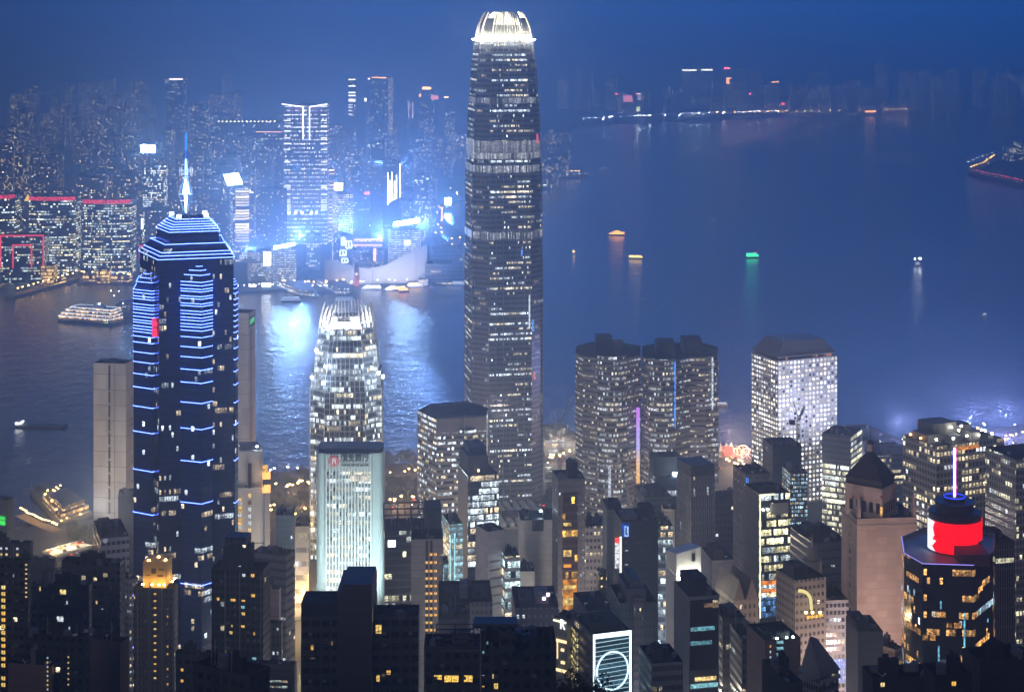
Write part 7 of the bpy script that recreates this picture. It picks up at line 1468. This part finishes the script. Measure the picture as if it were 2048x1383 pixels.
# near ferry pier with a curved roof and rows of lamps, left
pr_ = thing('pier_building', 'ferry pier building with amber lit terraces, before the left cream slab', 'pier', (PX(110, 1400), 1400, 0))
fp = [(*gp(60, 985, 1),), (*gp(92, 970, 1),), (*gp(185, 1030, 1),), (*gp(120, 1052, 1),)]
fp = [fp[3], fp[2], fp[1], fp[0]]
m = MB(); m.prism(fp, -.5, 3.4, bottom=False); m.build('deck', om, pr_)
m = MB(); m.prism(sub(fp, .06, .94, .04, .6), 3.4, 8.5); m.build('lower_hall', wall('pier_hall', (.3, .27, .24), (.12, .09, .06), 4, 5.2, .1, (.2, .75), .9, 2, 1.8, 1, warmc=(1, .6, .25), busy=.3), pr_)
m = MB(); m.prism(sub(fp, .2, .9, .1, .5), 8.5, 12); m.build('upper_hall', wall('pier_hall2', (.24, .23, .25), (.08, .07, .06), 4, 3.5, .1, (.2, .75), .5, 2, 1.6, 1, warmc=(1, .6, .25), busy=.3), pr_)
m = MB(); z0 = 12; Q = sub(fp, .25, .95, .55, .98)
m.loft([(3.4, Q), (6, sub(fp, .3, .9, .6, .95)), (8, sub(fp, .4, .8, .68, .88))]); m.build('curved_roof', surf('pier_roof', (.2, .2, .23), .6), pr_)
for ss in (.1, .2, .3, .4, .5, .6, .7, .8, .9): fixtures('terrace_lamp', [(*lerp2(fp, ss+.05*math.sin(t*40+ss*30), t+.04*math.sin(ss*50)), 9.2 if t > .1 else 4.0) for t in (.06, .2, .42, .62)], (1.3, .8, .9), glow('terrace_amber', (1, .58, .2), 9, True) if ss == .1 else bpy.data.materials['terrace_amber'], pr_)
m = MB(); m.bar(at(63, 985, 1460), at(63, 963, 1460), .4, 5); m.bar(at(47, 978, 1460), at(84, 972, 1460), .25, 4); m.build('mast', steel, pr_)
strip('quay_walk', [(40, 1030), (75, 1048), (115, 1062)], 9, om, .5)
along([(40, 1026), (78, 1046), (118, 1060)], 16, 'amber', 'amber lamp post on the quay in front of the pier building', 'amber quay lamps', sc=.6, jit=1)
# dock with lit containers and hut behind the grey banded tower
B = T('pier_block', 'lit white pier hall on the water, left of the grey banded tower', 808, 812, 836, 1660, 8, 882, wall('pier_white', (.5, .48, .46), (.2, .15, .1), 6, 5, .06, (.1, .9), 1.2, 2, 1.7, .6, warmc=(1, .5, .25), busy=.3), b=30, z0=-.5)
# construction site and crane right of the tallest tower
B = T('site_hall', 'long pale roofed pier hall beyond the construction site', 1085, 1090, 1152, 1560, 6, 880, wall('site_hall', (.4, .4, .45), (.2, .2, .2), 6, 5, .1, (.2, .8), .6, 3, 1.4, .6), b=60, plants=[])
cr = thing('tower_crane', 'hazy pale tower crane on the building site right of the tallest tower', 'crane', (PX(1119, 1480), 1480, 3)); m = MB(); a = Vector((PX(1119, 1480), 1480, 3)); lattice(m, a, at(1119, 850, 1480), 1.1, 18); m.build('mast', steel, cr)
m = MB(); lattice(m, at(1119, 850, 1480), at(1146, 792, 1480), .7, 12); m.build('jib', steel, cr); m = MB(); p = at(1113, 852, 1480); m.box(p.x-3, p.x+5, 1478, 1482, p.z-2, p.z+3); m.bar(at(1114, 850, 1480), at(1107, 822, 1480), .35); m.bar(at(1107, 822, 1480), at(1146, 792, 1480), .1); m.build('cabin', white_p, cr)
sand = surf('site_sand', (.34, .25, .18), .9, .5, .05)
b = MB(); b.face([(*gp(*q), 3.016) for q in reversed([(1088, 885), (1160, 880), (1160, 925), (1088, 930)])]); structure(b.build('building_site', sand))
for i, (x, y, c_) in enumerate(((1092, 945, (.35, .45, .42)), (1110, 955, (.5, .4, .3)), (1096, 975, (.2, .45, .35)), (1130, 950, (.5, .5, .5)))):
    B = T('site_shed', ['teal roofed', 'tan', 'green roofed', 'white'][i]+' site shed by the lit road right of the tallest tower', x-1, x, x+14, F*(H-3)/(y+10-HY), 6, y-4, wall('shed%d' % i, c_, (.2, .2, .2), 3, 4, .2, (.3, .7), .4, 1, 1.4, .7), b=12, plants=[], roofm=surf('shed_roof%d' % i, c_, .6))
for q, e_, c_ in (((1120, 905), 60000, (1, .78, .5)), ((1095, 950), 40000, (1, .85, .65)), ((1140, 935), 30000, (1, .9, .8))):
    p = on_plane(*q, 3); lamp('site_light', (p.x, p.y, 22), e_, c_, 1.0)
# fairground
fg_ = thing('fairground_hall', 'red lit fairground tent hall at the water, left of the porthole tower', 'fairground', (*gp(1465, 915), 3)); Yf_ = on_plane(1465, 915, 3).y
tentm = surf('tent_white', (.7, .66, .62), .6, .1)
m = MB()
for k in range(3):
    x0, x1 = PX(1438+k*11, Yf_), PX(1448+k*11, Yf_); m = MB(); m.prism([(x0, Yf_), (x1, Yf_), (x1, Yf_+16), (x0, Yf_+16)], 3, 9, cap=False); xm = (x0+x1)/2; m.face([(x0, Yf_, 9), (x1, Yf_, 9), (xm, Yf_+8, 15)]); m.face([(x1, Yf_, 9), (x1, Yf_+16, 9), (xm, Yf_+8, 15)]); m.face([(x1, Yf_+16, 9), (x0, Yf_+16, 9), (xm, Yf_+8, 15)]); m.face([(x0, Yf_+16, 9), (x0, Yf_, 9), (xm, Yf_+8, 15)]); m.build('tent', tentm, fg_)
m = MB(); p = at(1448, 905, Yf_-6); q = at(1466, 896, Yf_-6); m.box(p.x, q.x, Yf_-7, Yf_-6, p.z-2, q.z+2); m.build('sign_board', glow('fair_red', (1, .12, .08), 3, True), fg_)
for k, (x, y, c_, kd) in enumerate(((1474, 908, (1, .32, .16), 0), (1486, 902, (1, .55, .28), 1), (1494, 908, (1, .45, .4), 2))):
    Y_ = on_plane(x, y+8, 3).y; r_ = thing('fair_ride', ['red round fairground ride left of the porthole tower', 'amber round fairground ride beside the porthole tower', 'pinkish round fairground ride against the porthole tower'][k], 'fair ride', (PX(x, Y_), Y_, 3)); m = MB(); n_ = 16
    for a in range(n_):
        t, t2 = 2*math.pi*a/n_, 2*math.pi*(a+1)/n_; cz_ = PZ(y, Y_); rr_ = 5.5; m.bar((PX(x, Y_)+rr_*math.cos(t), Y_, cz_+rr_*math.sin(t)), (PX(x, Y_)+rr_*math.cos(t2), Y_, cz_+rr_*math.sin(t2)), .45)
        if a % 2 == 0: m.bar((PX(x, Y_), Y_, cz_), (PX(x, Y_)+rr_*math.cos(t), Y_, cz_+rr_*math.sin(t)), .18)
    m.build('wheel', glow('ride_light%d' % k, c_, 4.5, True), r_); m = MB(); m.bar((PX(x, Y_)-3, Y_+1, 3), (PX(x, Y_), Y_+1, PZ(y, Y_)), .4); m.bar((PX(x, Y_)+3, Y_+1, 3), (PX(x, Y_), Y_+1, PZ(y, Y_)), .4); m.build('support', steel, r_)
for x, y, e_, c_ in ((1458, 905, 90000, (1, .55, .42)), (1486, 915, 70000, (1, .6, .4)), (1470, 940, 50000, (1, .75, .5))):
    p = on_plane(x, y, 3); lamp('fair_light', (p.x, p.y, 20), e_, c_, 1.2)
# right shore behind the grid tower
B = T('pier_hall', 'long white roofed pier on the shore behind the pyramid tower', 1770, 1790, 1832, 1590, 20, 893, wall('pier_r', (.5, .5, .56), (.2, .2, .25), 4, 5, .1, (.2, .8), .6, 2, 1.6, .5), b=90, plants=[], z0=2)
along([(1750, 888), (1830, 880), (2010, 858), (2048, 850)], 12, 'white', 'white lamp post on the right shore behind the concrete grid tower', 'right shore lamps', sc=.6, jit=14)
along([(2005, 890), (2048, 872)], 8, 'amber', 'amber lamp post on the road at the right picture edge', 'right road lamps', sc=.6, jit=6)
for q, e_, c_ in (((2010, 875), 330000, (.40, .44, 1)), ((1800, 895), 220000, (.45, .5, 1)), ((1940, 885), 300000, (.40, .44, 1))):
    p = on_plane(*q, 3); lamp('shore_haze_fill', (p.x, p.y, 26), e_, c_, 1.2)  # added lamps that tint the haze over the right-hand water
# near roads
along([(555, 985), (640, 972)], 12, 'amber', 'amber lamp post on the harbour road beside the white lit glass tower', 'amber harbour road lamps left', sc=.8, jit=6)
along([(470, 1010), (560, 1030), (618, 1040)], 14, 'amber', 'amber lamp post among the trees left of the bank', 'amber park road lamps', sc=.8, jit=10)
along([(772, 1020), (838, 1002)], 8, 'amber', 'amber lamp post on the road between the bank and the grey banded tower', 'amber road lamps by the bank', sc=.8, jit=5)
along([(770, 960), (838, 947), (925, 938)], 12, 'amber', 'amber lamp post on the harbour road left of the grey banded tower', 'amber harbour road lamps centre', sc=.8, jit=6)
along([(1086, 930), (1150, 915)], 9, 'amber', 'amber lamp post by the construction site', 'amber site lamps', sc=.8, jit=8)
along([(1440, 932), (1500, 938)], 9, 'amber', 'amber lamp post by the fairground road', 'amber fairground lamps', sc=.8, jit=8)
along([(500, 955), (590, 945)], 8, 'white', 'white lamp post in the park by the water left of the white lit glass tower', 'white park lamps', sc=.8, jit=8)
for q, e_ in (((590, 985), 16000), ((520, 1020), 14000), ((600, 1036), 14000), ((800, 1010), 18000), ((800, 955), 16000), ((870, 943), 14000), ((1010, 995), 20000)):
    p = on_plane(*q, 3); lamp('road_light', (p.x, p.y, 14), e_*2, (1, .6, .28), .6)
# added fill lamps between the towers, in place of street glow
for x, Y_, z, e_, c_ in ((570, 1090, 30, 40000, (.95, .97, 1)), (1060, 900, 40, 70000, (1, .86, .72)), (1200, 930, 40, 60000, (1, .82, .66)), (605, 960, 30, 50000, (1, .66, .3)), (1420, 960, 40, 60000, (.9, .9, 1)), (1640, 760, 70, 60000, (1, .8, .7)), (1330, 700, 95, 30000, (.8, .88, 1)), (900, 850, 45, 40000, (.9, .92, 1)), (1765, 790, 84, 90000, (1, .70, .58)), (1560, 700, 90, 25000, (1, .8, .65)), (1000, 1180, 30, 60000, (1, .82, .6)), (205, 1255, 45, 90000, (1, .93, .85)), (840, 720, 110, 30000, (1, .9, .85)), (1250, 1180, 30, 80000, (1, .85, .75)), (1450, 1230, 25, 70000, (1, .85, .8))):
    lamp('street_fill', (PX(x, Y_), Y_, z), e_*1.4, c_, 1.5)
# cars
carm = {}
def car(x, y, z, rot, kind, label, group):
    if kind not in carm:
        m = MB(); m.prism([(-2.1, -.9), (2.1, -.9), (2.1, .9), (-2.1, .9)], .3, .9, 0, bottom=True); m.loft([(.9, [(-1.4, -.8), (1.1, -.8), (1.1, .8), (-1.4, .8)]), (1.45, [(-1.0, -.7), (.6, -.7), (.6, .7), (-1.0, .7)])], 1)
        for v in (-.6, .6): m.box(2.05, 2.2, v-.3, v+.3, .5, .8, 2); m.box(-2.2, -2.05, v-.3, v+.3, .55, .85, 3)
        for u in (-1.3, 1.3):
            for v in (-.9, .9): m.bar((u, v-.1, .32), (u, v+.1, .32), .32, 8, 1)
        o = m.build('car', [surf('car_paint_'+kind, {'white': (.6, .6, .6), 'dark': (.05, .05, .06), 'red': (.4, .04, .04)}[kind], .3), surf('car_glass', (.02, .02, .02), .2), glow('headlight', (1, .95, .8), 25), glow('taillight', (1, .04, .03), 14)]); carm[kind] = o.data; bpy.data.objects.remove(o)
    o = bpy.data.objects.new('car', carm[kind]); col.objects.link(o); o.location = (x, y, z); o.rotation_euler = (0, 0, rot); tag(o, label, 'car', group)
def traffic(P, n, off, label, group, z=None):
    Ls = [(b_-a).length for a, b_ in zip(P, P[1:])]; T_ = sum(Ls)
    for k in range(n):
        t = (k+fr_.uniform(.2, .8))/n*T_
        for i, l_ in enumerate(Ls):
            if t <= l_: break
            t -= l_
        q = P[i].lerp(P[i+1], t/l_); d = (P[i+1]-P[i]).normalized(); nn = Vector((-d.y, d.x, 0)); fw = k % 2 == 0; q = q+nn*(off if fw else -off)
        car(q.x, q.y, q.z+.03, math.atan2(d.y, d.x)+(0 if fw else math.pi), fr_.choice(['white', 'dark', 'red']), label, group)
traffic(ROADS['harbour_road'], 40, 4, 'car with lit lamps on the harbour road behind the front row towers', 'cars on the harbour road')
traffic(ROADS['tower_road'], 22, 4, 'car with lit lamps on the road at the foot of the tallest tower', 'cars on the tower road')
traffic(N1, 5, 3.5, 'car on the upper warm lit elevated road at left', 'cars on the upper elevated road'); traffic(N2, 3, 3, 'car on the lower warm lit elevated road at left', 'cars on the lower elevated road')
traffic(ROADS['avenue'], 18, 4, 'car in the golden lit avenue left of the bank', 'cars in the avenue')
traffic(I1, 14, 4, 'car on the curving island road', 'cars on the island road')
# trees
leafm = surf('leaf_green', (.035, .06, .03), .8, .6, .5); barkm = surf('bark', (.10, .07, .05), .9)
tr_ = random.Random(5)
def tree_proto(seed, h):
    q = random.Random(seed); t = MB(); t.bar((0, 0, 0), (.2, .1, h*.5), h*.035, 6, 0, h*.02)
    for k in range(5):
        a = q.uniform(0, 6.28); t.bar((.2, .1, h*(.32+.04*k)), (math.cos(a)*h*.26, math.sin(a)*h*.26, h*(.55+.07*k)), h*.015, 4, 0, h*.006)
    c = MB()
    cl_ = [(q.gauss(0, .17)*h, q.gauss(0, .17)*h, h*(.66+q.gauss(0, .11))) for _ in range(16)]
    for (x, y, z) in cl_:
        r_ = h*q.uniform(.10, .18)
        for _ in range(42):
            v = Vector((q.gauss(0, 1), q.gauss(0, 1), q.gauss(0, .8))).normalized()*r_*q.uniform(.5, 1.05); s_ = h*q.uniform(.02, .045); u = Vector((q.gauss(0, 1), q.gauss(0, 1), q.gauss(0, 1))).normalized(); w_ = u.orthogonal().normalized(); p = Vector((x, y, z))+v
            c.face([p-u*s_, p+w_*s_*.6, p+u*s_, p-w_*s_*.6])
    a, b_ = t.build('trunk', barkm), c.build('crown', leafm); A, B2 = a.data, b_.data; bpy.data.objects.remove(a); bpy.data.objects.remove(b_); return A, B2
protos = [tree_proto(k, 11) for k in range(4)]
def tree(x, y, z, sc, label, group):
    r_ = bpy.data.objects.new('tree', None); col.objects.link(r_); r_.location = (x, y, z); r_.scale = (sc,)*3; r_.rotation_euler = (0, 0, tr_.uniform(0, 6.28)); r_['label'] = label; r_['category'] = 'tree'; r_['group'] = group
    A, B2 = tr_.choice(protos)
    for nm, me in (('trunk', A), ('crown', B2)): o = bpy.data.objects.new(nm, me); col.objects.link(o); o.parent = r_
def grove(poly, n, label, group, s=(.8, 1.4)):
    k = 0
    while k < n:
        x = tr_.uniform(min(p[0] for p in poly), max(p[0] for p in poly)); y = tr_.uniform(min(p[1] for p in poly), max(p[1] for p in poly))
        p = on_plane(x, y, 3); tree(p.x, p.y, 3, tr_.uniform(*s), label, group); k += 1
grove([(500, 950), (625, 975)], 26, 'leafy tree in the waterside park left of the white lit glass tower', 'trees in the waterside park')
grove([(500, 992), (618, 1040)], 26, 'leafy tree in the lamp lit park left of the bank', 'trees in the lamp lit park')
grove([(776, 915), (834, 935)], 14, 'leafy tree at the waterfront beside the pier hall', 'trees at the pier hall')
grove([(776, 962), (834, 1000)], 20, 'leafy tree between the bank and the grey banded tower', 'trees by the bank')
grove([(145, 1062), (258, 1082)], 22, 'leafy tree behind the left ferry pier building', 'trees at the left ferry pier')
grove([(1088, 985), (1112, 1010)], 8, 'leafy tree at the foot of the tallest tower, right side', 'trees by the tallest tower')
grove([(830, 425), (872, 500)], 22, 'hazy tree on the far shore behind the swooping hall', 'trees behind the swooping hall', (1.2, 1.9))
grove([(600, 545), (645, 572)], 10, 'hazy tree on the far waterfront left of the swooping hall', 'trees left of the swooping hall', (1.0, 1.6))
# dark hillside trees at the bottom edge
for k, (px_, py_, Y_, s_) in enumerate(((1140, 1352, 330, .9), (1165, 1345, 322, 1.0), (1190, 1356, 325, .9), (1150, 1372, 315, .9), (1175, 1370, 312, 1.0), (1128, 1370, 326, .8), (1098, 1380, 330, .8))):
    z = PZ(py_, Y_)-11*s_*.75; tree(PX(px_, Y_), Y_, z, s_, 'black silhouetted hillside tree at the bottom edge, left of the ring of light', 'silhouetted hillside trees')
m = MB(); a, b_ = PX(1100, 335), PX(1206, 335); m.prism([(a, 305), (b_, 305), (b_, 340), (a, 340)], 160, PZ(1372, 335)-3); hs = m.build('hill_house', nb); tag(hs, 'black hillside house roof under the silhouetted trees', 'house')
for px_, py_, Y_ in ((1010, 1262, 402), (1040, 1255, 408), (1070, 1268, 404)): tree(PX(px_, Y_), Y_, PZ(py_, Y_)-5.5, .62, 'dark roof garden tree on the jagged rooftop block', 'roof garden trees')
